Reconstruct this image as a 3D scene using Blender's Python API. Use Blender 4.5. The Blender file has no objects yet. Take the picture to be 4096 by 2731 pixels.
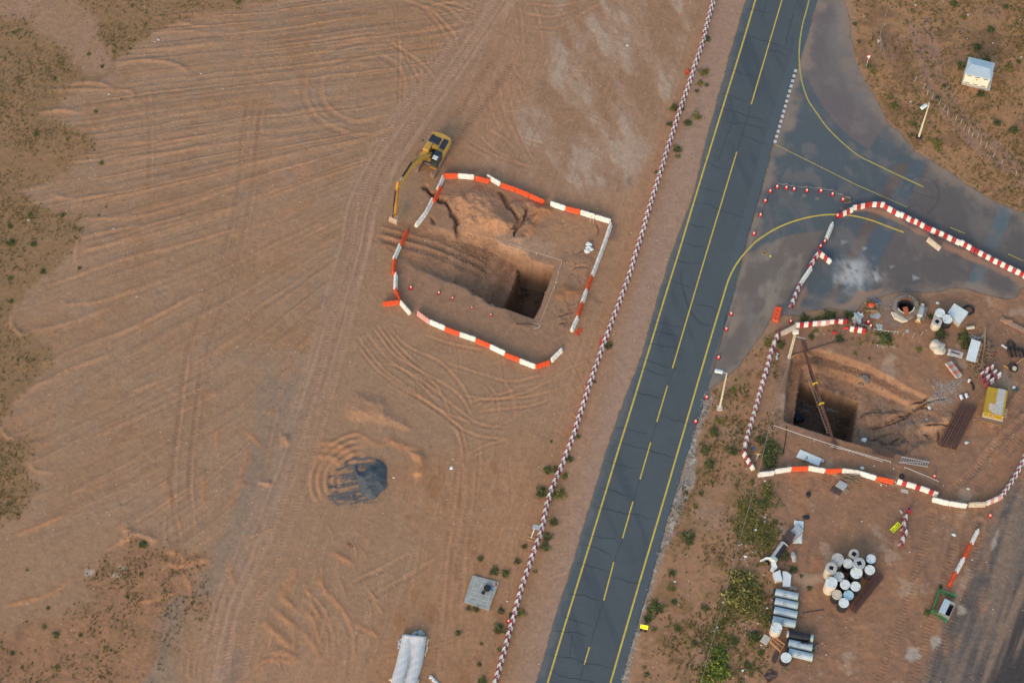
import bpy, bmesh, math, random
import numpy as np
from mathutils import Vector, Matrix
random.seed(7)
R = math.radians
scene = bpy.context.scene
col = scene.collection

# ------------------------------------------------------------------ camera
TILT = R(26.0); FPX = 8870.0; DIST = 287.0
cam_loc = Vector((0, -DIST*math.sin(TILT), DIST*math.cos(TILT)))
cd = bpy.data.cameras.new('camera'); cam = bpy.data.objects.new('camera', cd); col.objects.link(cam)
cam.location = cam_loc; cam.rotation_euler = (TILT, 0, 0)
cd.sensor_width = 36.0; cd.lens = 36.0*FPX/4096.0; cd.clip_start = 1; cd.clip_end = 6000
scene.camera = cam
# ------------------------------------------------------------------ light: dusk, glow low behind the viewer
SUN_EL = R(28); SUN_AZ = R(205)      # compass direction the light comes from (0 = +Y, clockwise)
w = bpy.data.worlds.new('World'); scene.world = w; w.use_nodes = True
nt = w.node_tree
sky = nt.nodes.new('ShaderNodeTexSky'); sky.sky_type = 'NISHITA'; sky.sun_disc = False
sky.sun_elevation = SUN_EL; sky.sun_rotation = SUN_AZ; sky.altitude = 50; sky.air_density = 1.0; sky.dust_density = 1.6; sky.ozone_density = 2.5
bg = nt.nodes['Background']; bg.inputs[1].default_value = 0.11
nt.links.new(sky.outputs[0], bg.inputs[0])
sd_ = bpy.data.lights.new('sun', 'SUN'); sd_.energy = 0.30; sd_.angle = R(20); sd_.color = (1.0, 0.64, 0.42)
so = bpy.data.objects.new('sun', sd_); col.objects.link(so)
sdir = Vector((math.sin(SUN_AZ)*math.cos(SUN_EL), math.cos(SUN_AZ)*math.cos(SUN_EL), math.sin(SUN_EL)))
so.rotation_euler = sdir.to_track_quat('Z', 'Y').to_euler()
scene.view_settings.view_transform = 'Standard'; scene.view_settings.look = 'None'
scene.view_settings.exposure = 1.58; scene.view_settings.gamma = 1.0
LGT = np.array([0.85, 0.955, 1.275])     # how a white horizontal surface reads in this light

# ------------------------------------------------------------------ reading positions on the ground
CR = dict(A=(1400,450,3.1367), B=(1500,650,1.845), C=(3000,650,2.146), D=(2950,1200,2.24), E=(3450,1150,2.412),
 F=(2900,1700,1.9666), G=(2950,2000,2.145), H=(3450,2000,2.1455), I=(3200,0,2.412), J=(1200,1700,1.521),
 K=(3270,2180,5.227), L=(3640,1180,5.228), M=(3450,1150,7.84), N=(2840,1470,8.25), O=(3800,200,7.84),
 Q=(3650,2320,7.84), S=(900,0,2.296), T=(1800,0,2.0909), U=(0,700,2.296), V=(0,1383,1.96), W=(0,2048,1.96),
 RR=(0,0,2.296), X=(1200,1300,2.138), Z=(0,0,0.574219), P=(0,0,1.0), Y=(2500,1500,2.6133), YY=(2500,2100,2.485),
 AA=(1840,2280,8.711), AB=(3540,2020,8.714), AC=(3850,1280,5.6), AD=(3060,2330,4.9), AE=(1530,2480,6.248),
 AF=(3400,1850,9.408), AG=(3020,2050,4.9), AH=(2100,1300,2.24), AI=(3500,1800,2.614), AJ=(3440,1500,6.534), AK=(3380,1220,9.046), AL=(3920,1500,6.534))
CT, ST = math.cos(TILT), math.sin(TILT)
def px_of(c, x, y):
    o = CR[c]; return o[0]+x/o[2], o[1]+y/o[2]
def ray(px, py):
    a = (px-2048)/FPX; b = -(py-1365.5)/FPX
    return Vector((a, b*CT+ST, b*ST-CT))
def at(c, x, y, z=0.0):
    d = ray(*px_of(c, x, y)); s = (z-cam_loc.z)/d.z
    return cam_loc + d*s
def atp(px, py, z=0.0): return at('P', px, py, z)
def ats(c, pts, z=0.0): return [at(c, x, y, z) for x, y in pts]
def proj(x, y, z=0.0):
    vy = y-cam_loc.y; vz = z-cam_loc.z
    dep = vy*ST - vz*CT
    return 2048+FPX*x/dep, 1365.5-FPX*(vy*CT+vz*ST)/dep
def s2l(c):
    c = np.asarray(c, float)/255.0
    return np.where(c <= 0.04045, c/12.92, ((c+0.055)/1.055)**2.4)
def AP(r, g, b): return np.clip(s2l((r, g, b))/LGT, 0.004, 0.88)

# ------------------------------------------------------------------ materials
MATS = {}
def mat(name, c, rough=0.8, var=0.10, scale=3.0, metal=0.0, bump=0.0, dirt=None, dirtamt=0.0, spec=0.4, ov=0.0):
    if name in MATS: return MATS[name]
    m = bpy.data.materials.new(name); m.use_nodes = True; n = m.node_tree; b = n.nodes['Principled BSDF']
    b.inputs['Roughness'].default_value = rough; b.inputs['Metallic'].default_value = metal
    b.inputs['Specular IOR Level'].default_value = spec
    c = np.asarray(c, float)
    tc = n.nodes.new('ShaderNodeNewGeometry')
    no = n.nodes.new('ShaderNodeTexNoise'); no.inputs['Scale'].default_value = scale; no.inputs['Detail'].default_value = 6; no.inputs['Roughness'].default_value = 0.65
    n.links.new(tc.outputs['Position'], no.inputs['Vector'])
    rp = n.nodes.new('ShaderNodeValToRGB')
    rp.color_ramp.elements[0].position = 0.32; rp.color_ramp.elements[1].position = 0.68
    rp.color_ramp.elements[0].color = (*np.clip(c*(1-var*1.6), 0, 1), 1); rp.color_ramp.elements[1].color = (*np.clip(c*(1+var), 0, .9), 1)
    n.links.new(no.outputs['Fac'], rp.inputs['Fac']); out = rp.outputs['Color']
    if dirt is not None:
        n2 = n.nodes.new('ShaderNodeTexNoise'); n2.inputs['Scale'].default_value = scale*0.9; n2.inputs['Detail'].default_value = 8; n2.inputs['Roughness'].default_value = 0.7
        ad = n.nodes.new('ShaderNodeVectorMath'); ad.operation = 'ADD'; ad.inputs[1].default_value = (13.1, 7.7, 3.3)
        n.links.new(tc.outputs['Position'], ad.inputs[0]); n.links.new(ad.outputs[0], n2.inputs['Vector'])
        r2 = n.nodes.new('ShaderNodeValToRGB'); r2.color_ramp.elements[0].position = 0.45; r2.color_ramp.elements[1].position = 0.7
        r2.color_ramp.elements[1].color = (dirtamt, dirtamt, dirtamt, 1)
        n.links.new(n2.outputs['Fac'], r2.inputs['Fac'])
        mx = n.nodes.new('ShaderNodeMixRGB'); mx.inputs[2].default_value = (*np.clip(dirt, 0, 1), 1)
        n.links.new(r2.outputs['Color'], mx.inputs[0]); n.links.new(out, mx.inputs[1]); out = mx.outputs[0]
    if ov:
        oi = n.nodes.new('ShaderNodeObjectInfo'); mo = n.nodes.new('ShaderNodeMapRange'); mo.inputs[3].default_value = 1-ov; mo.inputs[4].default_value = 1+ov*.3; n.links.new(oi.outputs['Random'], mo.inputs[0])
        sc_n = n.nodes.new('ShaderNodeVectorMath'); sc_n.operation = 'SCALE'; n.links.new(out, sc_n.inputs[0]); n.links.new(mo.outputs[0], sc_n.inputs['Scale']); out = sc_n.outputs[0]
    n.links.new(out, b.inputs['Base Color'])
    if bump:
        bp = n.nodes.new('ShaderNodeBump'); bp.inputs['Distance'].default_value = bump; n.links.new(no.outputs['Fac'], bp.inputs['Height'])
        n.links.new(bp.outputs[0], b.inputs['Normal'])
    MATS[name] = m; return m
SANDC = AP(150, 116, 95)

# ------------------------------------------------------------------ mesh helper
class MB:
    def __init__(s): s.v = []; s.f = []; s.m = []
    def add(s, vs, fs, mi=0):
        o = len(s.v); s.v += [tuple(v) for v in vs]; s.f += [tuple(i+o for i in f) for f in fs]; s.m += [mi]*len(fs)
    def box(s, c, d, rz=0, rx=0, ry=0, mi=0, taper=1.0):
        M = Matrix.Translation(Vector(c)) @ Matrix.Rotation(rz, 4, 'Z') @ Matrix.Rotation(ry, 4, 'Y') @ Matrix.Rotation(rx, 4, 'X')
        vs = []
        for z in (-1, 1):
            t = taper if z > 0 else 1
            for x, y in ((-1,-1),(1,-1),(1,1),(-1,1)): vs.append(M @ Vector((x*d[0]/2*t, y*d[1]/2*t, z*d[2]/2)))
        s.add(vs, [(3,2,1,0),(4,5,6,7),(0,1,5,4),(1,2,6,5),(2,3,7,6),(3,0,4,7)], mi)
    def bevbox(s, c, d, r=0.05, rz=0, mi=0):
        hx, hy = d[0]/2, d[1]/2
        pts = []
        for sx, sy, a0 in ((1,1,0),(-1,1,90),(-1,-1,180),(1,-1,270)):
            for k in range(3):
                a = R(a0+45*k); pts.append((sx*(hx-r)+r*math.cos(a), sy*(hy-r)+r*math.sin(a)))
        M = Matrix.Translation(Vector(c)) @ Matrix.Rotation(rz, 4, 'Z')
        n = len(pts); L = [(-d[2]/2, 1, 0), (d[2]/2-r, 1, 0), (d[2]/2, 1, r)]
        vs = []
        for z, q, ins in L:
            for x, y in pts:
                vs.append(M @ Vector((x-math.copysign(min(ins, abs(x)), x)*(1 if ins else 0), y-math.copysign(min(ins, abs(y)), y)*(1 if ins else 0), z)))
        fs = [tuple(range(n-1, -1, -1)), tuple(range(2*n, 3*n))]
        for l in range(2):
            for i in range(n): j = (i+1) % n; fs.append((l*n+i, l*n+j, (l+1)*n+j, (l+1)*n+i))
        s.add(vs, fs, mi)
    def prism(s, pts, z0, z1, mi=0, mside=None):
        pts = list(pts); n = len(pts)
        area = sum(pts[i][0]*pts[(i+1) % n][1]-pts[(i+1) % n][0]*pts[i][1] for i in range(n))
        if area < 0: pts = pts[::-1]
        vs = [(p[0], p[1], z0) for p in pts]+[(p[0], p[1], z1) for p in pts]
        s.add(vs, [tuple(range(n-1, -1, -1)), tuple(range(n, 2*n))], mi)
        s.add(vs, [(i, (i+1) % n, n+(i+1) % n, n+i) for i in range(n)], mi if mside is None else mside)
    def cyl(s, p0, p1, r0, r1=None, n=14, mi=0, caps=True):
        if r1 is None: r1 = r0
        p0 = Vector(p0); p1 = Vector(p1); d = (p1-p0).normalized()
        a = d.orthogonal().normalized(); b = d.cross(a)
        vs = []
        for p, r in ((p0, r0), (p1, r1)):
            for i in range(n): t = 2*math.pi*i/n; vs.append(p+a*(r*math.cos(t))+b*(r*math.sin(t)))
        fs = [(i, (i+1) % n, n+(i+1) % n, n+i) for i in range(n)]
        if caps: fs += [tuple(range(n-1, -1, -1)), tuple(range(n, 2*n))]
        s.add(vs, fs, mi)
    def tube(s, pts, r, n=6, mi=0):
        for i in range(len(pts)-1): s.cyl(pts[i], pts[i+1], r, n=n, mi=mi)
    def beam(s, p0, p1, wd, ht, mi=0):
        p0 = Vector(p0); p1 = Vector(p1); d = (p1-p0).normalized(); sd = d.cross(Vector((0,0,1)))
        if sd.length < 1e-4: sd = Vector((1,0,0))
        sd.normalize(); up = sd.cross(d)
        vs = []
        for p in (p0, p1):
            for a, b in ((-1,-1),(1,-1),(1,1),(-1,1)): vs.append(p+sd*(a*wd/2)+up*(b*ht/2))
        s.add(vs, [(3,2,1,0),(4,5,6,7),(0,1,5,4),(1,2,6,5),(2,3,7,6),(3,0,4,7)], mi)
    def ring(s, c, r, rt, n=20, m=6, mi=0, sx=1, sy=1, tilt=None):
        vs = []
        for i in range(n):
            a = 2*math.pi*i/n
            for j in range(m):
                b = 2*math.pi*j/m; rr = r+rt*math.cos(b)
                p = Vector((rr*math.cos(a)*sx, rr*math.sin(a)*sy, rt*math.sin(b)))
                if tilt: p = tilt @ p
                vs.append(Vector(c)+p)
        s.add(vs, [(i*m+j, ((i+1) % n)*m+j, ((i+1) % n)*m+(j+1) % m, i*m+(j+1) % m) for i in range(n) for j in range(m)], mi)
    def lump(s, c, r, seed=0, sub=2, sq=(1,1,1), rough=0.25, mi=0):
        bm = bmesh.new(); bmesh.ops.create_icosphere(bm, subdivisions=sub, radius=1)
        rs = random.Random(seed); ph = [(rs.uniform(0,6), rs.uniform(1.5,4), Vector((rs.uniform(-1,1), rs.uniform(-1,1), rs.uniform(-1,1)))) for _ in range(5)]
        vs = []
        for v in bm.verts:
            k = 1+rough*sum(math.sin(p[0]+p[1]*v.co.dot(p[2])*2) for p in ph)/2.5
            vs.append((c[0]+v.co.x*k*r*sq[0], c[1]+v.co.y*k*r*sq[1], c[2]+v.co.z*k*r*sq[2]))
        fs = [tuple(v.index for v in f.verts) for f in bm.faces]; bm.free(); s.add(vs, fs, mi)
    def mesh(s, name, mats, smooth=False):
        me = bpy.data.meshes.new(name); me.from_pydata([tuple(v) for v in s.v], [], s.f)
        for m in (mats if isinstance(mats, (list, tuple)) else [mats]): me.materials.append(m)
        me.polygons.foreach_set('material_index', s.m)
        if smooth: me.polygons.foreach_set('use_smooth', [True]*len(s.f))
        me.update(); return me
    def build(s, name, mats, parent=None, loc=(0,0,0), rz=0, rel=None, smooth=False):
        if rel is not None:
            rel = Vector(rel); s.v = [tuple(Vector(v)-rel) for v in s.v]
        o = bpy.data.objects.new(name, s.mesh(name, mats, smooth)); col.objects.link(o)
        o.location = loc; o.rotation_euler = (0, 0, rz)
        if parent is not None: o.parent = parent
        return o
def tag(o, label, cat, group=None):
    o['label'] = label; o['category'] = cat
    if group: o['group'] = group
    return o
def thing(name, label, cat, loc, rz=0, group=None):
    o = bpy.data.objects.new(name, None); o.empty_display_size = 0.3; col.objects.link(o); o.location = loc; o.rotation_euler = (0, 0, rz)
    return tag(o, label, cat, group)
def solo(mb, name, mats, label, cat, group=None, smooth=False, origin=None):
    """one-mesh thing whose vertices are given in world space"""
    if origin is None:
        a = np.array(mb.v); origin = Vector((a[:,0].mean(), a[:,1].mean(), a[:,2].min()))
    o = mb.build(name, mats, None, origin, 0, origin, smooth); return tag(o, label, cat, group)
def dup(o, label=None, parent=None):
    c = o.copy(); col.objects.link(c)
    if parent is not None: c.parent = parent
    if label: c['label'] = label
    for ch in o.children: dup(ch, None, c)
    return c
ORD = ['first','second','third','fourth','fifth','sixth','seventh','eighth','ninth','tenth','eleventh','twelfth','thirteenth','fourteenth','fifteenth','sixteenth','seventeenth','eighteenth','nineteenth','twentieth']
def nth(i):
    i += 1
    if i <= 20: return ORD[i-1]
    return '%d%s' % (i, 'th' if 10 < i % 100 < 14 else {1:'st',2:'nd',3:'rd'}.get(i % 10, 'th'))

# ================================================================== GROUND
STEP = 0.12
xs = np.arange(-75, 75+STEP, STEP); ys = np.arange(-49, 57+STEP, STEP)
NX, NY = len(xs), len(ys)
GX, GY = np.meshgrid(xs, ys)
PX, PY = proj(GX, GY)
Zs = np.zeros_like(GX)
_rng = np.random.RandomState(11)
def vnoise(x, y, seed):
    rs = np.random.RandomState(seed); T = rs.rand(256, 256)
    xi = np.floor(x).astype(int); yi = np.floor(y).astype(int); fx = x-xi; fy = y-yi
    fx = fx*fx*(3-2*fx); fy = fy*fy*(3-2*fy)
    a = T[yi % 256, xi % 256]; b = T[yi % 256, (xi+1) % 256]; c = T[(yi+1) % 256, xi % 256]; d = T[(yi+1) % 256, (xi+1) % 256]
    return (a*(1-fx)+b*fx)*(1-fy)+(c*(1-fx)+d*fx)*fy
def fbm(x, y, sc, oc=4, seed=0, rot=True):
    o = np.zeros_like(x); amp = 1.0; tot = 0; f = 1.0/sc
    for k in range(oc):
        ca, sa = math.cos(k*1.1+seed), math.sin(k*1.1+seed)
        if not rot: ca, sa = 1, 0
        o += amp*vnoise((x*ca-y*sa)*f+37.3*k, (x*sa+y*ca)*f+11.7*k, seed*17+k); tot += amp; amp *= 0.55; f *= 2.1
    return o/tot-0.5
def sstep(a, b, x):
    t = np.clip((x-a)/(b-a), 0, 1); return t*t*(3-2*t)
def wpts(c, pts):
    if c is None: return np.array(pts, float)
    return np.array([at(c, x, y)[:2] for x, y in pts])
def spline(p, n=8):
    p = np.asarray(p, float)
    if len(p) < 3: return p
    q = np.vstack([2*p[0]-p[1], p, 2*p[-1]-p[-2]]); out = []
    for i in range(1, len(q)-2):
        for t in np.linspace(0, 1, n, endpoint=False):
            out.append(0.5*((2*q[i])+(-q[i-1]+q[i+1])*t+(2*q[i-1]-5*q[i]+4*q[i+1]-q[i+2])*t*t+(-q[i-1]+3*q[i]-3*q[i+1]+q[i+2])*t**3))
    out.append(p[-1]); return np.array(out)
def window(p, m):
    x0 = max(0, int((p[:,0].min()-m-xs[0])/STEP)); x1 = min(NX, int((p[:,0].max()+m-xs[0])/STEP)+2)
    y0 = max(0, int((p[:,1].min()-m-ys[0])/STEP)); y1 = min(NY, int((p[:,1].max()+m-ys[0])/STEP)+2)
    if x1 <= x0 or y1 <= y0: return None
    return (slice(y0, y1), slice(x0, x1))
def seg_dist(p, m, closed=False):
    """distance to a polyline, distance along it, signed side; in a window"""
    W_ = window(p, m)
    if W_ is None: return None
    X = GX[W_]; Y = GY[W_]; D = np.full(X.shape, 1e9); S = np.zeros(X.shape); SG = np.ones(X.shape); acc = 0
    q = np.vstack([p, p[:1]]) if closed else p
    for i in range(len(q)-1):
        a, b = q[i], q[i+1]; d = b-a; L = math.hypot(*d)
        if L < 1e-6: continue
        # sub-window for speed
        t = np.clip(((X-a[0])*d[0]+(Y-a[1])*d[1])/(L*L), 0, 1)
        ex = X-a[0]-t*d[0]; ey = Y-a[1]-t*d[1]; e = np.hypot(ex, ey); k = e < D
        D[k] = e[k]; S[k] = (acc+t*L)[k]; SG[k] = np.sign(d[0]*ey-d[1]*ex)[k]; acc += L
    return W_, D, S, SG, acc
def inside(p, W_):
    X = GX[W_]; Y = GY[W_]; r = np.zeros(X.shape, bool); n = len(p)
    for i in range(n):
        x1, y1 = p[i]; x2, y2 = p[(i+1) % n]
        if y1 == y2: continue
        c = ((y1 > Y) != (y2 > Y)) & (X < (x2-x1)*(Y-y1)/(y2-y1)+x1); r ^= c
    return r
def sdpoly(c, pts, m=4.0, sp=False):
    """signed distance (positive inside) to a polygon, in a window"""
    p = wpts(c, pts)
    if sp: p = spline(np.vstack([p, p[:1]]))[:-1]
    W_, D, S, SG, L = seg_dist(p, m, True)
    i = inside(p, W_); return W_, np.where(i, D, -D)
def pmask(c, pts, soft=0.3, rag=0.5, sc=1.6, seed=1, sp=False):
    W_, d = sdpoly(c, pts, 3+rag, sp)
    d = d+fbm(GX[W_], GY[W_], sc, 4, seed)*2*rag
    M = np.zeros(GX.shape); M[W_] = sstep(-soft, soft, d); return M

COL = np.zeros(GX.shape+(3,)); COL[:] = AP(147, 117, 93)
def paint(M, c, a=1.0):
    global COL
    M = (M*a)[..., None]; COL = COL*(1-M)+np.asarray(c)*M
N1 = fbm(GX, GY, 9, 5, 3); N2 = fbm(GX, GY, 2.2, 4, 5); N3 = fbm(GX, GY, 0.7, 3, 9); N4 = fbm(GX, GY, 24, 3, 21)
# broad tone of the bare sand
paint(sstep(0.0, 0.25, N4), AP(158, 120, 94), 0.6)
paint(sstep(0.0, 0.3, -N4), AP(147, 119, 97), 0.6)

# ---- haul-road side, the dozer-scraped field with its fan of windrows (left half)
gd = [[(-60,190),(200,150),(600,110),(1000,60),(1200,20)], [(-60,300),(100,270),(500,220),(900,172),(1150,120)],
      [(-60,445),(60,420),(450,350),(850,290),(1000,250)], [(-60,575),(30,540),(450,440),(850,330),(1000,280)],
      [(-60,800),(30,740),(300,640),(600,530),(850,420),(1000,330)], [(-60,1030),(10,990),(250,880),(500,730),(850,520),(1000,400)],
      [(-60,1270),(50,1210),(300,1110),(550,960),(800,700),(1000,460)], [(-60,1480),(100,1400),(350,1250),(560,1080),(780,780),(1000,520)],
      [(-60,1700),(200,1568),(450,1400),(650,1200),(820,900),(1000,600)]]
def fan_u():
    zx = PX*0.574219; zy = PY*0.574219
    gy = [np.interp(zx, [p[0] for p in g], [p[1] for p in g]) for g in gd]
    u = np.full(GX.shape, -1.0); u = (zy-gy[0])/90.0
    for k in range(len(gy)-1):
        m = zy >= gy[k]; u = np.where(m, k+(zy-gy[k])/(gy[k+1]-gy[k]), u)
    m = zy >= gy[-1]; return np.where(m, len(gy)-1+(zy-gy[-1])/180.0, u), zx, zy
U, ZX, ZY = fan_u()
fan_poly = [(330,40),(560,20),(700,-30),(1060,-30),(1130,60),(1080,160),(980,260),(905,350),(860,450),(835,560),(800,690),(750,850),(690,1000),(620,1160),(560,1300),
            (420,1330),(350,1200),(150,1230),(70,1200),(80,1080),(15,1000),(20,950),(110,850),(60,770),(28,740),(30,710),(150,610),(200,545),(110,470),(60,470),(30,440),(50,430),(140,390),(200,300),(110,265),(90,250),(190,190),(265,130),(330,80)]
FM = pmask('Z', fan_poly, 0.8, 0.8, 3, 31)
warp = fbm(GX, GY, 14, 3, 40)*0.5
def ridge(u, f, seed):
    v = vnoise(u*f, PX*0.0016+seed, seed)
    return v
r1 = ridge(U+warp*0.4, 4.2, 50); r2 = ridge(U+warp*0.3, 9.5, 51); r3 = ridge(U+warp*0.2+N2*.05, 24, 52); r4 = vnoise((U+warp*.15+N2*.06)*46, PX*0.004, 53)
brk = sstep(-0.15, 0.2, fbm(GX, GY, 7, 3, 54))
H = (r1-0.5)*0.10+(r2-0.5)*0.10*brk+(r3-0.5)*0.075*(1.2-brk*.4)+(r4-0.5)*0.035
sharp = sstep(0.62, 0.72, r2)*0.05*brk+sstep(0.66, 0.74, r3)*0.035
Zs += FM*(H+sharp)*(0.75+N1)
paint(FM*sstep(0.5, 0.75, r2)*brk, AP(151, 119, 96), 0.5); paint(FM*sstep(.0, .25, fbm(GX*.9+GY*.2, GY*.9, 2.2, 5, 196)), AP(141, 119, 103), .55); paint(FM*sstep(.12, .2, fbm(GX, GY, 1.1, 4, 197)), AP(158, 118, 92), .4)
paint(FM*sstep(0.55, 0.25, r1), AP(148, 120, 98), 0.6)
paint(FM*sstep(0.6, 0.8, r3), AP(140, 110, 88), 0.35)
paint(FM*sstep(0.02, 0.2, fbm(GX, GY, 5, 5, 55)), AP(143, 109, 82), 0.5)

# ---- dry grass plain at the left
G1 = [(-60,-60),(560,-60),(740,-60),(640,0),(470,30),(350,75),(275,130),(255,165),(190,200),(110,250),(100,268),(190,300),(225,330),(140,400),(40,440),(110,480),(190,500),(170,570),(120,620),(30,700),(20,745),(55,770),(120,800),(110,850),(30,930),(5,980),(30,1005),(85,1010),(60,1080),(85,1110),(40,1180),(-60,1240)]
GM = pmask('Z', G1, 0.6, 1.1, 1.4, 33)
G2 = [(230,1290),(330,1250),(420,1270),(470,1310),(480,1400),(420,1440),(400,1480),(350,1568),(300,1640),(-60,1640),(-60,1450),(120,1420),(200,1380)]
GM2 = pmask('Z', G2, 2.2, 2.6, 2.2, 34)
spur = pmask('Z', [(0,-40),(130,-40),(215,40),(255,120),(262,160),(205,165),(150,110),(60,50),(-40,40)], 1.0, 1.2, 3, 35)
GM = GM*(1-0.92*spur)
paint(GM, AP(136, 107, 79)); paint(GM*sstep(-0.05, 0.2, N2), AP(124, 99, 73), 0.5); paint(GM*sstep(0.0, 0.3, N1), AP(146, 112, 84), 0.6); paint(GM*sstep(0.1, 0.3, N3), AP(114, 96, 68), 0.4)
paint(GM2, AP(146, 108, 82), .8); paint(GM2*sstep(-0.02, 0.25, N2), AP(124, 98, 73), 0.5); paint(GM2*sstep(0.1, 0.35, fbm(GX, GY, 5, 3, 77)), AP(122, 92, 72), 0.5)
paint(spur*sstep(-0.1, 0.2, fbm(GX*0.5+GY*0.9, (GX*0.9-GY*0.5)*6, 9, 4, 41)), AP(152, 120, 102), 0.8)
Zs += (GM+GM2)*(N2*0.10+N3*0.06)
# ---- gray worked strip beside the haul road, lower left
gs = pmask('Z', [(600,880),(700,860),(720,900),(640,1130),(560,1320),(420,1400),(400,1568),(560,1640),(330,1640),(370,1400),(480,1300),(560,1080)], 1.2, 1.5, 4, 36)
paint(gs, AP(135, 116, 101), 0.7); paint(gs*sstep(.0,.2,fbm(GX*.955-GY*.3, (GX*.3+GY*.955)*.12, 1.2, 4, 190)), AP(124, 109, 98), .5)
paint(pmask('Z', [(500,1510),(560,1480),(580,1640),(480,1640)], 1.0, 1.5, 3, 37)*sstep(-.1,.1,N2), AP(112, 103, 97), 0.5)
# ---- haul road: two lighter compacted lanes
hl = [(1180,-60),(1110,50),(1040,150),(960,260),(885,370),(835,470),(815,570),(770,720),(725,870),(675,1010),(620,1150),(565,1290),(520,1400),(470,1620)]
hw = spline(wpts('Z', hl))
W_, D, S, SG, L = seg_dist(hw, 6); wd = np.interp(S, [0, 25, 45, 60, 120], [3.0, 3.0, 2.4, 1.9, 1.8])
m = np.zeros(GX.shape); m[W_] = 1-sstep(wd-0.6, wd+0.6, D+fbm(GX[W_], GY[W_], 1.5, 3, 71)*0.8)
off = D*SG; sn = vnoise(off*2.6+40, S*0.06, 173); s2 = vnoise(off*7+60, S*0.10, 174)
Zs *= (1-m*0.85); paint(m, AP(156, 126, 106), 0.3); mm_ = m.copy(); mm_[W_] *= sstep(.45, .75, sn); paint(mm_, AP(162, 133, 114), 0.5); mm_ = m.copy(); mm_[W_] *= sstep(.5, .2, sn); paint(mm_, AP(142, 113, 94), 0.6)
Zs[W_] += m[W_]*((sn-.5)*.10+(s2-.5)*.07)

# ---- crusty pale ground left of the roadside barriers
crust = pmask('Z', [(1300,-60),(1590,-60),(1590,60),(1560,200),(1500,330),(1430,440),(1300,440),(1230,360),(1180,420),(1150,360),(1200,250),(1260,150)], 2.0, 2.5, 6, 38)
cn = fbm(GX+GY*0.35, GY*0.45, 2.4, 5, 43)
paint(crust, AP(153, 125, 107), 0.7); paint(crust*sstep(0.02, 0.16, cn), AP(166, 146, 130), 0.75); paint(crust*sstep(0.0, 0.14, -cn), AP(141, 110, 86), 0.9)
Zs += crust*sstep(0.02, 0.14, cn)*0.03
# sand strip on both sides of the long barrier row
paint(pmask('Z', [(1630,0),(1700,0),(1560,560),(1450,950),(1330,1350),(1260,1640),(1140,1640),(1230,1330),(1340,900),(1450,600)], 0.7, 0.6, 2, 44), AP(150, 123, 106), 0.6)
paint(pmask('Z', [(1600,60),(1630,80),(1480,560),(1350,950),(1290,1060),(1290,950),(1400,640),(1500,350)], 1.2, 1.0, 3, 45), AP(158, 120, 94), 0.8)
lowl = pmask('Z', [(880,1080),(1300,1000),(1230,1330),(1140,1640),(820,1640),(900,1400),(1000,1250)], 2.5, 2.5, 6, 46)
paint(lowl, AP(152, 113, 84), 0.6); paint(lowl*sstep(0.05, 0.2, cn), AP(138, 100, 72), 0.7)
# ---- scrub at the top right, verge scrub, site ground
scr = pmask('Z', [(1960,-60),(2420,-60),(2420,520),(2352,490),(2270,460),(2150,375),(2060,310),(2000,220),(1965,120)], 0.5, 0.6, 2, 47)
paint(scr, AP(151, 115, 84)); paint(scr*sstep(-0.02, 0.2, N2), AP(122, 92, 68), 0.8); paint(scr*sstep(0.05, 0.25, N1), AP(132, 104, 88), 0.7); paint(scr*sstep(0.08, 0.3, N3), AP(98, 82, 56), 0.6)
Zs += scr*(N2*0.16+N3*0.08)
trk = spline(wpts('Z', [(2100,60),(2130,180),(2180,270),(2260,350),(2352,420),(2450,500)]))
for off in (0, 1.8):
    W_, D, S, SG, L = seg_dist(trk+np.array([off, off*0.5]), 2); mm = np.zeros(GX.shape); mm[W_] = 1-sstep(0.3, 1.0, D+fbm(GX[W_], GY[W_], 1, 3, 73)*0.5); paint(mm, AP(146, 115, 99), 0.7)
ver = pmask('Z', [(1660,870),(1790,760),(1780,1000),(1740,1100),(1790,1200),(1770,1330),(1780,1640),(1440,1640),(1510,1330),(1590,1080),(1625,930)], 0.6, 0.9, 3, 48)
paint(ver, AP(148, 113, 88)); paint(ver*sstep(0.0, 0.2, N2), AP(122, 96, 66), 0.75); paint(ver*sstep(0.06, 0.3, N1), AP(150, 122, 106), 0.7); paint(ver*sstep(0.12, 0.3, N3), AP(104, 92, 56), 0.5)
site = pmask('Z', [(1790,760),(2000,700),(2420,640),(2420,1250),(2330,1350),(2260,1640),(1780,1640),(1770,1330),(1790,1200),(1740,1100),(1780,1000)], 0.8, 0.8, 3, 49)
paint(site, AP(138, 105, 84)); paint(site*sstep(0.0, 0.25, N1), AP(130, 102, 86), 0.7); paint(site*sstep(0.05, 0.25, cn), AP(150, 112, 84), 0.7); paint(site*sstep(0.05, 0.3, -cn), AP(116, 92, 77), 0.5)
paint(site*sstep(0.12, 0.25, fbm(GX, GY, 3, 5, 91)), AP(165, 142, 124), 0.6)
Zs += site*(N2*0.14+N3*0.07)+ver*(N2*0.12+N3*0.05)
# gravel verge along the right edge of the road
gv = pmask('P', [(2822,1560),(2850,1600),(2790,1750),(2785,1900),(2720,2060),(2640,2250),(2570,2480),(2530,2640),(2500,2780),(2470,2780),(2541,2531),(2694,2000),(2756,1800)], 0.25, 0.35, 1, 53)
paint(gv, AP(136, 121, 112)); paint(gv*sstep(0.0, 0.15, N3), AP(98, 95, 94), 0.8); paint(gv*sstep(0.12, 0.25, fbm(GX, GY, 0.45, 2, 54)), AP(175, 168, 160), 0.8)
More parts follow.
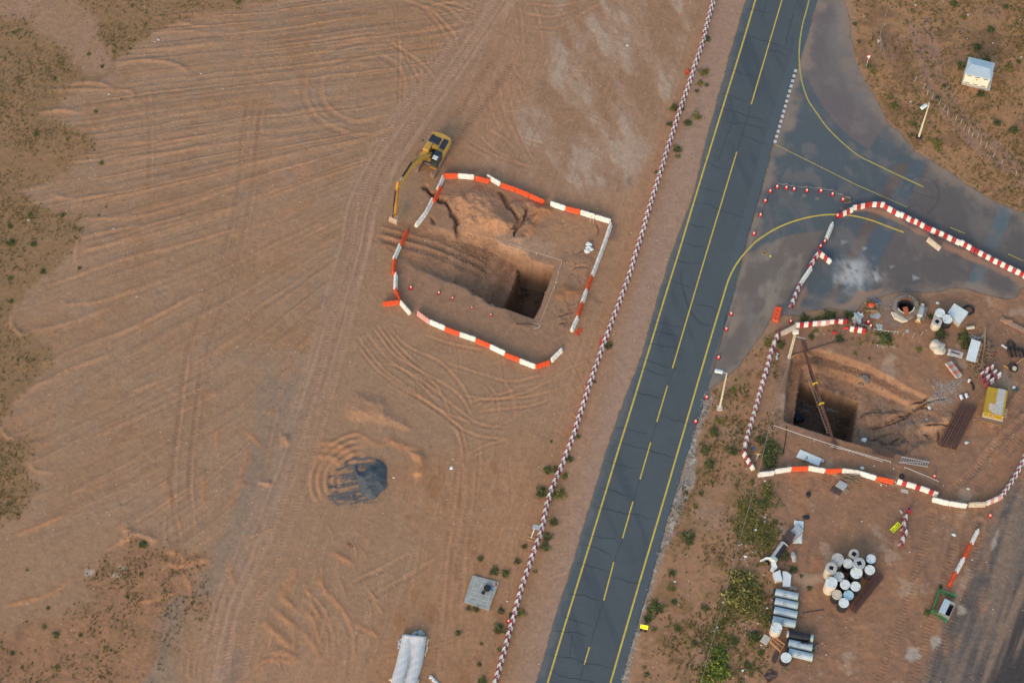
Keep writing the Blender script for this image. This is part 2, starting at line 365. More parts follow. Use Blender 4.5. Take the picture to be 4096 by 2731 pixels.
# gray dirt road, lower right corner
gr = pmask('Z', [(2450,1030),(2450,1640),(2080,1640),(2150,1480),(2205,1380),(2240,1290),(2285,1180),(2352,1060)], 1.0, 1.0, 4, 55)
along = fbm((GX*0.93-GY*0.4)*1.6, (GX*0.4+GY*0.93)*0.12, 1.6, 4, 56)
paint(gr, AP(112, 99, 91)); paint(gr*sstep(-0.08, 0.15, along), AP(88, 82, 80), 0.85); paint(gr*sstep(0.04, 0.3, -along), AP(134, 112, 96), 0.6)
paint(pmask('Z', [(2320,1350),(2450,1230),(2450,1640),(2230,1640)], 1.6, 1.6, 5, 57)*sstep(-0.3, 0.05, along), AP(58, 56, 57), 0.85)
Zs += gr*along*0.10
# track strips across the site
for pts, wv in (([(2352,960),(2290,1020),(2230,1090),(2180,1130)],0.5), ([(2352,1000),(2300,1060),(2250,1120)],0.5), ([(2200,1170),(2180,1300),(2130,1450),(2080,1600)],0.6), ([(2140,1180),(2100,1330),(2060,1450),(2000,1600)],0.6), ([(2250,1200),(2235,1300),(2160,1480),(2110,1600)],0.6)):
    W_, D, S, SG, L = seg_dist(spline(wpts('Z', pts)), 3)
    Zs[W_] += -0.12*np.exp(-(D/wv)**2)+0.10*np.exp(-((D-1.3*wv)/(0.5*wv))**2)+0.03*np.exp(-(D/wv)**2)*np.sin(S*14)

# long streaks dragged along the road direction over the middle sand
mid = pmask('Z', [(1130,-60),(1640,-60),(1560,300),(1440,700),(1340,1040),(1240,1400),(1180,1640),(560,1640),(640,1300),(740,950),(900,880),(960,1080),(1150,1000),(1250,850),(1400,560),(1150,420),(1000,330)], 3, 2, 6, 175)
dx_, dy_ = GX*.955-GY*.297, GX*.297+GY*.955; sk = vnoise(dx_*1.9+N2*1.5, dy_*0.07, 176); sk2 = vnoise(dx_*5.5+N2*2, dy_*0.12, 177)
Zs += mid*((sk-.5)*.05+(sk2-.5)*.04); paint(mid*sstep(.6, .8, sk), AP(142, 111, 87), .35); paint(mid*sstep(.62, .85, sk2), AP(158, 127, 107), .35)
for k in range(80):
    rk = random.Random(900+k); x0 = rk.uniform(1800, 2340); y0 = rk.uniform(1100, 1540) if k % 3 else rk.uniform(900, 1120)
    if k % 3 == 0: x0 = rk.uniform(2200, 2340)
    a = 1.15+rk.uniform(-.35, .35); L0 = rk.uniform(30, 90); W_ = window(wpts('Z', [(x0, y0), (x0+L0*math.cos(a), y0-L0*math.sin(a))]), 2); r_ = seg_dist(wpts('Z', [(x0, y0), (x0+L0*math.cos(a), y0-L0*math.sin(a))]), 1.5)
    if r_ is None: continue
    W_, D, S, SG, L = r_; wv = rk.uniform(.18, .35); fd = np.clip(np.minimum(S, L-S)/1.2, 0, 1); Zs[W_] += (-.035*np.exp(-(D/wv)**2)+.035*np.exp(-((D-wv*1.7)/(wv*.6))**2)+.02*np.exp(-(D/wv)**4)*np.sin(S*13))*fd
    mq = np.zeros(GX.shape); mq[W_] = np.exp(-(D/(wv*1.3))**2)*fd; paint(mq, AP(*rk.choice([(150,118,96),(118,94,80),(156,118,90)])), .45)
# ---- wheel ruts and swirls
def stroke(c, pts, w=0.28, dep=0.07, berm=0.05, tread=0, colr=None, ca=0.4, sp=True):
    global COL
    p = wpts(c, pts); p = spline(p, 6) if sp else p
    r = seg_dist(p, w*5)
    if r is None: return
    W_, D, S, SG, L = r
    fade = np.clip(np.minimum(S, L-S)/1.5, 0, 1); wv = w*(1+0.5*N3[W_])
    dep *= 0.6; berm *= 0.6; tread *= 0.8
    z = -dep*np.exp(-(D/wv)**2)+berm*np.exp(-((D-wv*1.75)/(wv*0.6))**2)*(1+1.2*N2[W_]+0.35*SG)
    if tread: z += tread*np.exp(-(D/(wv*1.2))**4)*np.sin(2*math.pi*(S/0.46)+np.sign(SG)*D*5)
    Zs[W_] += z*fade
    if colr is not None:
        m = (np.exp(-(D/(w*1.3))**2)*fade*ca)[..., None]; COL[W_] = COL[W_]*(1-m)+np.asarray(colr)*m
PK = AP(156, 124, 106); DK = AP(132, 100, 80)
# haul-road treads
stroke('P', [(1520,640),(1478,760),(1440,900),(1400,1060),(1360,1190),(1326,1300),(1280,1480),(1209,1744),(1140,1980),(1060,2180),(980,2330),(930,2470),(900,2731)], 0.33, 0.10, 0.05, 0.028, PK)
stroke('P', [(1600,560),(1560,700),(1500,850),(1470,960),(1430,1130),(1396,1300),(1340,1500),(1251,1828),(1190,2020),(1120,2200),(1040,2400),(1000,2560),(970,2731)], 0.33, 0.10, 0.05, 0.028, PK)
stroke('Z', [(1160,-20),(1080,100),(1010,200),(930,300),(880,400),(850,520),(835,600)], 0.3, 0.09, 0.04, 0.05, PK)
stroke('Z', [(1110,-20),(1030,110),(960,210),(890,310),(850,400),(810,500)], 0.3, 0.09, 0.04, 0.05, PK)
stroke('T', [(400,430),(200,740),(60,950),(0,990)], 0.34, 0.10, 0.07, 0.05, DK)
stroke('T', [(560,480),(450,640),(300,850),(130,1060),(0,1280)], 0.40, 0.13, 0.08, 0.06, DK)
# big turning circle
for p, w_ in (([(2296,200),(2050,260),(1700,320),(1430,350),(1180,400),(900,500),(760,640),(720,800),(745,960),(860,1110),(1060,1215),(1250,1260),(1450,1235),(1590,1160)],.36),
              ([(2050,410),(1700,450),(1350,480),(1150,530),(980,600),(890,700),(870,850),(920,980),(1040,1075),(1200,1130),(1380,1110),(1520,1040)],.36),
              ([(1400,500),(1560,600),(1630,720),(1640,830),(1600,960)],.34), ([(1500,385),(1700,520),(1850,640),(1930,760)],.25),
              ([(1590,300),(1600,560),(1600,760),(1590,1000)],.2), ([(1640,480),(1720,640),(1800,780)],.22), ([(1770,560),(1790,700),(1770,850)],.25),
              ([(1920,450),(1930,560),(1920,680)],.18), ([(1840,470),(1850,560),(1880,650)],.18), ([(1700,460),(1710,560),(1740,640)],.18),
              ([(1600,0),(1850,90),(2000,220),(2100,340),(2110,430)],.28), ([(1780,20),(1990,60),(2110,150),(2200,240)],.28), ([(1800,70),(1900,170),(1980,270),(2020,380)],.25),
              ([(1850,60),(2100,40),(2296,60)],.25), ([(1900,10),(2150,60),(2296,130)],.22), ([(250,880),(180,1080),(150,1280),(140,1500)],.25), ([(420,870),(320,1080),(290,1300),(270,1500)],.25)):
    stroke('S', p, w_, 0.08, 0.06, 0.02, AP(157, 117, 90), 0.35)
# right of the haul road, upper middle
for p in ([(560,0),(590,200),(600,420),(520,560),(640,720)], [(680,0),(740,180),(760,400),(700,600),(650,720)], [(470,60),(420,250),(330,430)], [(640,40),(900,60),(1100,20)], [(640,230),(900,240),(1100,130),(1300,20)],
          [(600,120),(850,150),(1060,90)], [(320,680),(330,900),(420,1110)], [(400,680),(440,930),(560,1200)], [(470,700),(520,960),(600,1180),(720,1390)], [(550,700),(640,900)],
          [(100,1150),(260,1250),(480,1350),(700,1410)], [(200,1100),(380,1270),(640,1400)], [(280,1080),(450,1170),(560,1290)], [(80,1200),(300,1330)], [(600,1160),(820,1220)]):
    stroke('T', p, 0.2+random.random()*0.08, 0.05, 0.05, 0, AP(157, 118, 92), 0.4)
# sweeping arcs below the left pit
for p, tr in (([(480,100),(700,380),(1000,600),(1300,830),(1500,950),(1780,985)],.03), ([(530,30),(750,300),(1100,530),(1400,770),(1550,860),(1800,885)],.03), ([(600,0),(800,260),(1100,440),(1350,600),(1480,820)],0),
              ([(640,0),(850,260),(1150,520),(1300,830)],0), ([(730,0),(900,180),(1200,330),(1400,560),(1480,760)],0), ([(470,170),(650,380),(900,560),(1150,700),(1380,900),(1450,960)],0), ([(700,0),(850,200),(1050,380)],0),
              ([(1680,430),(1790,560),(1835,700),(1800,880)],0), ([(1570,480),(1670,610),(1690,760),(1650,850)],0), ([(1720,500),(1800,620),(1810,780)],0), ([(1350,600),(1600,640),(1880,600),(2150,480)],0), ([(1400,660),(1700,640),(1950,620),(2200,560)],0),
              ([(1500,750),(1800,720),(2050,680),(2200,600)],0), ([(1560,430),(1800,490),(2100,430)],0), ([(1500,800),(1700,620),(1870,540)],0), ([(1480,760),(1600,640),(1850,560)],0),
              ([(1300,830),(1360,1000),(1380,1200),(1380,1490)],.03), ([(1340,830),(1400,1000),(1420,1150)],0), ([(1520,1000),(1530,1200),(1500,1490)],.02), ([(1250,330),(1400,380),(1600,440)],0), ([(1050,90),(1300,170),(1600,230)],0),
              ([(700,330),(900,400),(1200,700)],0), ([(900,560),(1200,740),(1500,860)],0), ([(1380,1160),(1560,1050),(1800,980)],0)):
    stroke('X', p, 0.2, 0.06, 0.055, tr, AP(158, 119, 92), 0.45)
# lower-left swirls and ridges
for c, p, d in (('J',[(25,930),(70,1060),(130,1200)],-1), ('J',[(90,880),(160,1010),(260,1120),(330,1230)],-1), ('J',[(0,1000),(120,1110),(190,1300),(180,1500)],1), ('J',[(240,1130),(310,1300),(290,1568)],1), ('J',[(330,1200),(420,1250),(500,1290)],-1),
              ('J',[(0,1100),(80,1180),(130,1340)],-1), ('J',[(0,1230),(70,1320),(150,1450)],-1), ('J',[(430,930),(540,860),(690,770)],1), ('J',[(250,1060),(330,960),(520,870)],1), ('J',[(380,1100),(520,1000),(700,900),(870,790)],1),
              ('J',[(730,640),(700,800),(660,1000),(600,1200)],1), ('J',[(910,0),(960,120),(950,350),(900,700),(860,1100),(820,1568)],1), ('J',[(1050,240),(1040,450),(1000,700),(980,1000),(950,1400)],1), ('J',[(1000,250),(980,500),(930,800),(900,1200)],1),
              ('J',[(80,100),(200,110),(290,150),(350,200)],-2), ('J',[(70,190),(180,190),(280,250)],-2), ('J',[(90,150),(230,150),(320,210)],-1), ('J',[(360,150),(460,240),(380,180)],-1), ('J',[(500,60),(620,120),(720,160),(750,240),(700,360)],-2),
              ('J',[(330,30),(480,120),(560,100),(640,180)],-1), ('J',[(180,740),(250,800),(350,850)],-2),
              ('W',[(1280,0),(1270,300)],1), ('W',[(1350,0),(1400,150),(1400,290)],1), ('W',[(1500,0),(1520,170)],1), ('W',[(1270,310),(1390,310),(1460,380),(1600,370),(1690,380)],-2), ('W',[(1240,380),(1420,410),(1560,390)],-2),
              ('W',[(1420,450),(1480,550),(1500,650),(1540,780)],-1), ('W',[(1000,690),(1180,690),(1300,650),(1440,600)],-1), ('W',[(1790,340),(1810,480),(1870,600)],-1), ('W',[(2320,380),(2300,500),(2220,640),(2260,700),(2352,780)],-2), ('W',[(2050,830),(2150,930),(2330,1090)],-2),
              ('W',[(1730,820),(1560,1010),(1470,1130),(1460,1339)],1), ('W',[(1760,860),(1620,1010),(1520,1120),(1500,1339)],1), ('W',[(2130,740),(2300,880),(2352,940)],-2), ('W',[(1980,1240),(2100,1150),(2352,1180)],-1), ('W',[(2090,1100),(2250,1100),(2352,1190)],-2),
              ('W',[(0,740),(200,690),(400,630),(600,480)],-1), ('W',[(120,170),(300,110),(520,0)],-1), ('W',[(850,830),(840,950),(790,1200)],-1), ('W',[(1230,820),(1150,1020),(1050,1330)],1), ('W',[(1330,760),(1260,1000),(1170,1300)],1), ('W',[(1000,120),(960,90),(1010,180)],-2),
              ('V',[(1470,60),(1430,400),(1380,820),(1360,1100),(1370,1339)],1), ('V',[(1590,0),(1550,380),(1500,800),(1490,1100),(1510,1339)],1), ('V',[(1290,980),(1330,1200),(1300,1300)],-1), ('V',[(1720,600),(1700,780),(1740,780)],-1), ('V',[(1580,370),(1650,370),(1720,385)],-1),
              ('V',[(1960,760),(1880,1050),(1780,1300)],-1), ('V',[(2340,50),(2200,350),(2130,650),(2060,1000)],1), ('V',[(2340,330),(2200,620),(2100,900)],1), ('V',[(2060,500),(2180,540)],-1), ('V',[(1900,660),(1990,720),(2080,820)],-1), ('V',[(1600,1000),(1590,1300)],-1), ('V',[(1860,1070),(1970,1110)],-1)):
    if d > 0: stroke(c, p, 0.26, 0.08, 0.06, 0.02 if d == 1 else 0, AP(156, 120, 96), 0.3)
    else: stroke(c, p, 0.30*(-d)**0.5, -0.13*(-d)**0.7, 0.0, 0, AP(160, 116, 86), 0.75)
# random faint tracks over the open sand for richness
rs = random.Random(5)
for k in range(60):
    x0 = rs.uniform(600, 860); y0 = rs.uniform(1190, 1568); a = math.atan2(y0-1140, x0-735)+rs.uniform(-.35, .35); L0 = rs.uniform(12, 40); b = rs.uniform(-.5, .5)
    stroke('Z', [(x0, y0), (x0+math.cos(a)*L0, y0+math.sin(a)*L0), (x0+math.cos(a)*L0+math.cos(a+b)*L0, y0+math.sin(a)*L0+math.sin(a+b)*L0)], rs.uniform(.1, .2), -rs.uniform(.05, .16), 0, 0, AP(158, 118, 90), .5)
# windrow tips along the edge of the plain, wheel lines across the scraped field
for p, d in (([(150,200),(185,190),(235,192),(262,205)],.2), ([(90,262),(130,252),(190,258)],.18), ([(260,148),(330,138),(400,145),(440,170)],.2), ([(330,78),(400,70),(470,72)],.16), ([(395,45),(450,58),(480,52)],.15), ([(105,206),(200,205),(300,208),(305,240)],.16), ([(110,440),(160,455),(260,445)],.16), ([(190,500),(300,498),(420,470),(560,420)],.16),
             ([(175,610),(178,560),(205,540),(330,515)],.18), ([(180,575),(260,560),(400,520),(560,470)],.15), ([(45,690),(35,712),(28,740),(45,765),(70,768)],.22), ([(150,640),(260,600),(420,560),(560,520)],.14), ([(8,965),(5,985),(20,1003),(50,1010)],.2), ([(20,940),(60,900),(150,850),(260,810)],.16), ([(90,840),(200,790),(330,740),(470,660)],.15), ([(75,1035),(78,1075),(130,1085)],.16), ([(130,700),(230,690),(330,655)],.13), ([(60,760),(160,740),(260,700)],.15), ([(280,330),(420,318),(560,290)],.12), ([(250,365),(420,345),(640,310)],.12), ([(300,900),(420,850),(560,760)],.12), ([(200,1010),(330,950),(480,880)],.12), ([(150,1140),(260,1080),(400,1000)],.12)):
    stroke('Z', p, .3, -d, 0, 0, AP(156, 120, 95), .55)
for p in ([(570,230),(552,400),(520,560),(470,700),(425,830),(405,1000),(385,1150)], [(602,225),(585,400),(555,560),(512,700),(470,830),(445,1000),(430,1150)], [(340,205),(345,330),(342,450)]): stroke('Z', p, .3, .06, .05, .01, AP(138, 108, 86), .45)
for k in range(70):
    x0 = rs.uniform(850, 1400); y0 = rs.uniform(900, 1560) if k % 2 else rs.uniform(0, 380); a = rs.uniform(-0.5, 0.5)+ (1.25 if rs.random() < .7 else 0.3)
    L0 = rs.uniform(40, 160); b = rs.uniform(-0.6, 0.6)
    pts = [(x0, y0), (x0+math.cos(a)*L0, y0-math.sin(a)*L0), (x0+math.cos(a)*L0+math.cos(a+b)*L0, y0-math.sin(a)*L0-math.sin(a+b)*L0)]
    stroke('Z', pts, 0.16, 0.03, 0.03, 0, AP(157, 120, 94), 0.25)

# ---- mounds of loose sand
def mound(c, pts, h, soft=1.2, seed=3, colr=None, ca=0.6, rough=0.3):
    W_, d = sdpoly(c, pts, soft+1, True); n = fbm(GX[W_], GY[W_], 1.4, 4, seed)
    m = sstep(-0.2, soft, d+n*rough*2); Zs[W_] += h*m*(1+n)
    if colr is not None: M = np.zeros(GX.shape); M[W_] = sstep(-0.3, 0.5, d+n); paint(M, colr, ca)
mound('X', [(480,560),(620,590),(740,640),(800,740),(940,840),(970,910),(860,900),(740,860),(560,840),(420,820),(360,740),(420,620)], 0.35, 1.6, 81, AP(157, 120, 96))
mound('X', [(930,1080),(1050,1080),(1070,1180),(1030,1300),(950,1280),(980,1180)], 0.45, 1.0, 82, AP(164, 120, 90))
mound('V', [(2210,700),(2280,700),(2280,790),(2210,780)], 0.4, 0.8, 83, AP(165, 120, 92))
mound('V', [(2040,1050),(2120,1060),(2110,1100),(2030,1080)], 0.4, 0.7, 84, AP(165, 120, 92))
mound('W', [(980,70),(1060,130),(1180,150),(1250,200),(1190,260),(1080,200),(960,260),(800,310),(730,350),(760,330),(900,240),(960,180)], 0.3, 1.0, 85, AP(162, 122, 96))
mound('B', [(60,0),(0,0),(0,0.1)], 0.0)
# low circular tracks swept round the dark gravel heap
for rr in (3.2, 4.1, 5.0, 5.9, 6.8):
    c0 = at('X', 560, 1320); pts = [(c0.x+rr*math.cos(R(a)), c0.y+rr*0.95*math.sin(R(a))) for a in range(95, 215, 8)]
    W_, D, S, SG, L = seg_dist(np.array(pts), 1.5); Zs[W_] += (0.14*np.exp(-((D)/0.3)**2)-0.05*np.exp(-((D-0.5)/0.3)**2))*np.clip(np.minimum(S, L-S)/1.2, 0, 1)
    m = np.zeros(GX.shape); m[W_] = np.exp(-(D/0.35)**2)*0.6; paint(m, AP(166, 124, 94))

# gravel dust and drag marks left of the gravel heap
gq_ = pmask('X', [(225,1330),(300,1230),(400,1170),(500,1110),(600,1100),(660,1180),(600,1300),(640,1497),(560,1540),(330,1540),(230,1470)], .3, .5, 1, 191)
st_ = fbm(GX*.5+GY*.1, (GY-GX*.15)*2.6, 1.0, 4, 192); paint(gq_*sstep(-.06, .05, st_), AP(74, 82, 90), .8)
# ================================================================== LEFT PIT (inside the orange and white ring)
P0 = Zs.copy()
ring = pmask('B', [(490,100),(620,90),(840,120),(930,160),(1260,290),(1400,330),(1740,430),(1600,830),(1450,1230),(1380,1380),(1290,1470),(1180,1500),(1070,1450),(740,1300),(400,1160),(270,1110),(150,920),(140,720),(240,500),(300,460),(430,260)], 0.8, 0.8, 2, 90)
Zs = Zs*(1-0.6*ring)+ring*(N2*0.09+N3*0.05)
paint(ring, AP(142, 111, 90), 0.85)
hump = [(500,240),(700,180),(880,200),(950,290),(1000,400),(1060,450),(960,540),(700,530),(640,500),(600,420),(560,310)]
mound('B', hump, 0.9, 2.2, 91, AP(163, 122, 94), 0.9)
mound('B', [(1130,300),(1240,300),(1330,360),(1230,440),(1180,520),(1080,590),(1060,560),(1120,460)], 0.7, 1.6, 92, AP(150, 106, 74), 0.8)
mound('B', [(1380,900),(1480,910),(1540,950),(1480,1000),(1380,1030),(1320,980)], 0.35, 1.4, 93, AP(142, 102, 72), 0.8)
paint(pmask('B', [(1310,400),(1640,420),(1620,600),(1480,680),(1330,640),(1200,560)], 1.0, 1.0, 2, 94), AP(156, 120, 92), 0.7)
paint(pmask('B', [(900,540),(1180,560),(1320,620),(1300,700),(1100,660),(900,640)], 0.7, 0.6, 2, 95), AP(160, 130, 110), 0.8)
# erosion gullies and cracks
def crack(c, pts, w=0.16, dep=0.6, colr=(110,84,66), ca=0.6):
    p = spline(wpts(c, pts), 6); r = seg_dist(p, 1.5)
    if r is None: return
    W_, D, S, SG, L = r; D = np.abs(D*SG+fbm(GX[W_], GY[W_], 0.9, 4, 96)*w*3.2); w = w*(.6+.8*np.abs(np.sin(S*.9+len(pts))))
    fade = np.clip(np.minimum(S, L-S)/0.8, 0, 1); Zs[W_] -= dep*np.exp(-(D/w)**4)*fade
    m = np.zeros(GX.shape); m[W_] = np.exp(-(D/(w*1.3))**2)*fade; paint(m, AP(*colr), ca)
for p, w_, d_ in (([(360,160),(400,220),(450,250),(520,310),(570,380),(600,430),(600,500),(620,580)],0.26,0.6), ([(900,210),(960,260),(990,330),(1050,410),(1040,450),(1000,500)],0.24,0.6), ([(1120,310),(1110,380),(1090,440),(1040,500),(1030,560)],0.2,0.6),
                  ([(1440,790),(1530,770),(1600,790)],0.07,0.15), ([(1330,1140),(1400,1120),(1490,1090)],0.07,0.15), ([(1480,680),(1540,650),(1600,640)],0.07,0.15), ([(1350,1190),(1420,1180)],0.1,0.4), ([(1620,430),(1650,480),(1640,560)],0.07,0.15), ([(400,390),(430,420),(420,460)],0.2,0.4), ([(610,400),(600,440),(630,440)],0.15,0.5)):
    crack('B', p, w_, d_)
# ramp down to the shaft
def ramp(c, axis, zs, halfw, bank=1.2, seed=97):
    p = spline(wpts(c, axis), 6); W_, D, S, SG, L = seg_dist(p, halfw+bank+2)
    t = np.clip(S/L, 0, 1); zz = np.interp(t, np.linspace(0, 1, len(zs)), zs); hwv = np.interp(t, [0, 1], [halfw*0.6, halfw])
    k = 1-sstep(hwv, hwv+bank, D+fbm(GX[W_], GY[W_], 1.5, 3, seed)*0.9)
    Zs[W_] = Zs[W_]*(1-k)+(zz+N3[W_]*0.10)*k; return W_, k
W_, k = ramp('B', [(150,540),(330,610),(560,690),(800,760),(960,850)], [0, -0.25, -0.9, -1.8, -3.0], 3.3)
m = np.zeros(GX.shape); m[W_] = k; paint(m, AP(138, 104, 80), 0.8)
for o in (0, 62):
    stroke('B', [(0,500+o),(200,545+o),(430,600+o),(700,690+o),(850,760+o)], 0.35, 0.14, 0.12, 0.05, AP(130, 102, 84), 0.4)
stroke('B', [(0,520),(60,560),(200,600)], 0.3, 0.1, 0.08, 0.05)
paint(pmask('B', [(620,560),(900,650),(1040,780),(1000,900),(940,1000),(860,980),(800,850)], 0.6, 0.5, 2, 98), AP(120, 88, 67), 0.75)
def shaft(c, pts, depth, seed=99, ledge=None, floorc=(84,70,60), wallc=(150,120,98)):  # floorc has the shade of the deep bottom painted in, fading up the walls
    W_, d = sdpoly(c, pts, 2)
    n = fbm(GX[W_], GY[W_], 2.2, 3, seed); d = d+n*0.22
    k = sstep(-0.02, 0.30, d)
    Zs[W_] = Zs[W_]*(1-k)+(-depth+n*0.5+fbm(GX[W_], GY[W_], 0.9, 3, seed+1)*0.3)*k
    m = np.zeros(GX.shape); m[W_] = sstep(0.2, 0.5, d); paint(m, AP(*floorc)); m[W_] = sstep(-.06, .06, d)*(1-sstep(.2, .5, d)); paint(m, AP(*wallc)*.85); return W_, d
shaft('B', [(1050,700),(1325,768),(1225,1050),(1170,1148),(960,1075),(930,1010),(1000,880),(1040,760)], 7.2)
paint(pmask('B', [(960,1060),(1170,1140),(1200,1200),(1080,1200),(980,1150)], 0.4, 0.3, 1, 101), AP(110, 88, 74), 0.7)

# ================================================================== RIGHT PIT
outer = [(478,505),(600,440),(740,440),(1000,520),(1200,590),(1456,735),(1640,830),(1800,900),(1760,960),(1700,1010),(1640,1150),(1700,1260),(1500,1400),(1100,1300),(960,1262),(810,1215),(440,1100),(405,1060),(430,800)]
W_, d = sdpoly('D', outer, 3); n = fbm(GX[W_], GY[W_], 1.6, 4, 110)
d = d+n*0.10; x0 = at('D', 1050, 900).x; x1 = at('D', 1800, 1100).x
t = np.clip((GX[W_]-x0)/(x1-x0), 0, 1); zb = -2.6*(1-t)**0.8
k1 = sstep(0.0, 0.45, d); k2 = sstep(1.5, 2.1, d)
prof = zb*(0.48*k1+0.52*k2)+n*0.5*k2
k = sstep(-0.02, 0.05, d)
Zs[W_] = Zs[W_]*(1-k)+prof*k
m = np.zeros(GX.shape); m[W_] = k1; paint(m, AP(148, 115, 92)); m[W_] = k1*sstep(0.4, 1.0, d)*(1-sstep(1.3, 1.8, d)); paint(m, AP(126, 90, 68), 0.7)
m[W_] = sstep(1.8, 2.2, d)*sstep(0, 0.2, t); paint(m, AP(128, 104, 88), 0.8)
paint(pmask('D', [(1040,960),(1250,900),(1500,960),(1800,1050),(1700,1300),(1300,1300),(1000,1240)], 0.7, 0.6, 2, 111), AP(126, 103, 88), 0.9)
paint(pmask('AJ', [(480,580),(700,620),(1200,760),(1180,830),(800,780),(500,680)], 0.3, 0.3, 1, 112), AP(88, 84, 80), 0.7)
paint(pmask('AJ', [(950,1250),(1050,1090),(1500,1120),(1580,1220),(1300,1310),(1000,1340)], 0.25, 0.2, 1, 113), AP(98, 92, 88), 0.8)
for p in ([(1150,1090),(1300,1060),(1456,1010)], [(1200,1200),(1330,1150),(1440,1130)], [(1260,1240),(1350,1260),(1456,1220)], [(1100,1000),(1200,950),(1350,950)]): crack('D', p, 0.08, 0.3, (90,70,58), 0.7)
for p in ([(100,1290),(330,1250),(560,1150),(700,1180)], [(420,1100),(560,1090),(660,1030)], [(560,1340),(700,1320),(900,1330)], [(250,1450),(330,1430),(400,1380)], [(300,1200),(440,1180),(640,1100),(820,1060)], [(730,1350),(740,1430),(720,1500)], [(150,1380),(260,1460)], [(560,1400),(660,1410)]): crack('E', p, 0.085, 0.35, (88,68,54), 0.75)
mound('E', [(560,1300),(840,1210),(850,1330),(600,1390)], 0.4, 0.8, 115, AP(160, 122, 96), 0.7)
mound('E', [(20,1130),(300,1120),(440,1180),(200,1280),(40,1290)], 0.5, 1.0, 116, AP(150, 116, 92), 0.7)
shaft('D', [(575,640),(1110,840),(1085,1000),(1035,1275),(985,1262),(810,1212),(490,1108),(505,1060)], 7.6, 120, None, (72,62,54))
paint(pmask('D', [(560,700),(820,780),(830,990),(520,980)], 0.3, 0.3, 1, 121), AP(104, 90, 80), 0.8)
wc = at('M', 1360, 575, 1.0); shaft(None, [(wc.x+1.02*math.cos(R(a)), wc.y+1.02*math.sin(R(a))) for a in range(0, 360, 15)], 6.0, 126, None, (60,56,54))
# concrete dust and rubble stains round the well head
paint(pmask('M', [(600,400),(1100,230),(1700,500),(1700,900),(1300,1250),(700,1200),(500,700)], 0.5, 0.5, 1.2, 122), AP(122, 112, 108), 0.7)
paint(pmask('E', [(740,1000),(950,950),(980,880),(860,900),(640,1090),(860,1100)], 0.4, 0.4, 1, 123), AP(128, 126, 124), 0.6)
for c, p in (('H',[(370,1260),(480,1260),(500,1340),(420,1380),(370,1350)]), ('H',[(590,1180),(650,1170),(670,1220),(600,1290)]), ('H',[(1110,340),(1160,250),(1150,400),(1090,450)]), ('W',[(670,450),(740,450),(740,480),(680,490)]), ('W',[(930,420),(990,420),(990,450),(950,450)]), ('W',[(830,480),(900,475),(940,500),(880,510)]), ('H',[(800,870),(870,900),(880,960),(820,980)])):
    paint(pmask(c, p, 0.25, 0.35, 1, 124), AP(168, 158, 148), 0.75)
# damp/dark scars
for c, p, q in (('T',[(1470,1500),(1480,1568),(1540,1568),(1510,1480)],(120,98,86)), ('B',[(1740,440),(1800,460),(1780,560),(1730,560)],(112,96,88)), ('B',[(1540,920),(1620,980),(1660,1040),(1560,1010)],(118,92,76)), ('A',[(1180,640),(1850,680),(1850,760),(1200,760)],(132,102,86)), ('A',[(900,850),(1000,1000),(1050,1050),(930,980)],(112,84,68))):
    paint(pmask(c, p, 0.5, 0.5, 1.5, 125), AP(*q), 0.7)

# ================================================================== PAVED SURFACES
mainL = [(3032,-160),(3014,-100),(2985,0),(2925,200),(2868,400),(2815,600),(2768,800),(2690,1000),(2627,1200),(2573,1400),(2490,1620),(2426,1800),(2362,2010),(2285,2270),(2202,2531),(2144,2731),(2105,2860)]
mainR = [(2448,2860),(2486,2731),(2541,2531),(2618,2265),(2694,2000),(2756,1800),(2822,1588),(2872,1420),(2905,1290),(2940,1150),(2985,970),(3037,790),(3089,600),(3150,400),(3213,200),(3272,0),(3300,-100),(3318,-160)]
RM = pmask('P', mainL+mainR, 0.10, 0.16, 1.0, 130)
junc = [(3300,-160),(3260,40),(3213,200),(3037,790),(2900,1290),(2841,1500),(2822,1588),(2840,1560),(2870,1530),(2917,1497),(2950,1468),(3039,1347),(3088,1276),(3097,1245),(3128,1262),(3195,1264),(3227,1244),(3320,1230),(3418,1248),(3450,1215),(3525,1183),(3616,1169),(3773,1165),(3802,1154),(3865,1152),(3947,1179),(4039,1198),(4063,1191),(4084,1150),(4230,1140),(4230,915),(4096,855),(3988,808),(3862,734),(3741,650),(3664,609),(3602,531),(3548,490),(3507,398),(3457,323),(3424,249),(3407,166),(3400,83),(3378,0),(3366,-160)]
JM = pmask('P', junc, 0.12, 0.25, 1.2, 131)
PVM = np.maximum(RM, JM)
RC = np.zeros_like(COL); RC[:] = AP(75, 82, 89)
SAVE = COL; COL = RC
lat = fbm(GX*0.96+GY*0.29, (GX*0.29-GY*0.96)*0.12, 1.5, 3, 132)
paint(sstep(0.0, 0.3, lat), AP(62, 71, 79), 0.6); paint(sstep(0.0, 0.3, -lat), AP(78, 86, 91), 0.6); paint(sstep(0.1, 0.3, fbm(GX, GY, 3, 4, 133)), AP(80, 90, 96), 0.35)
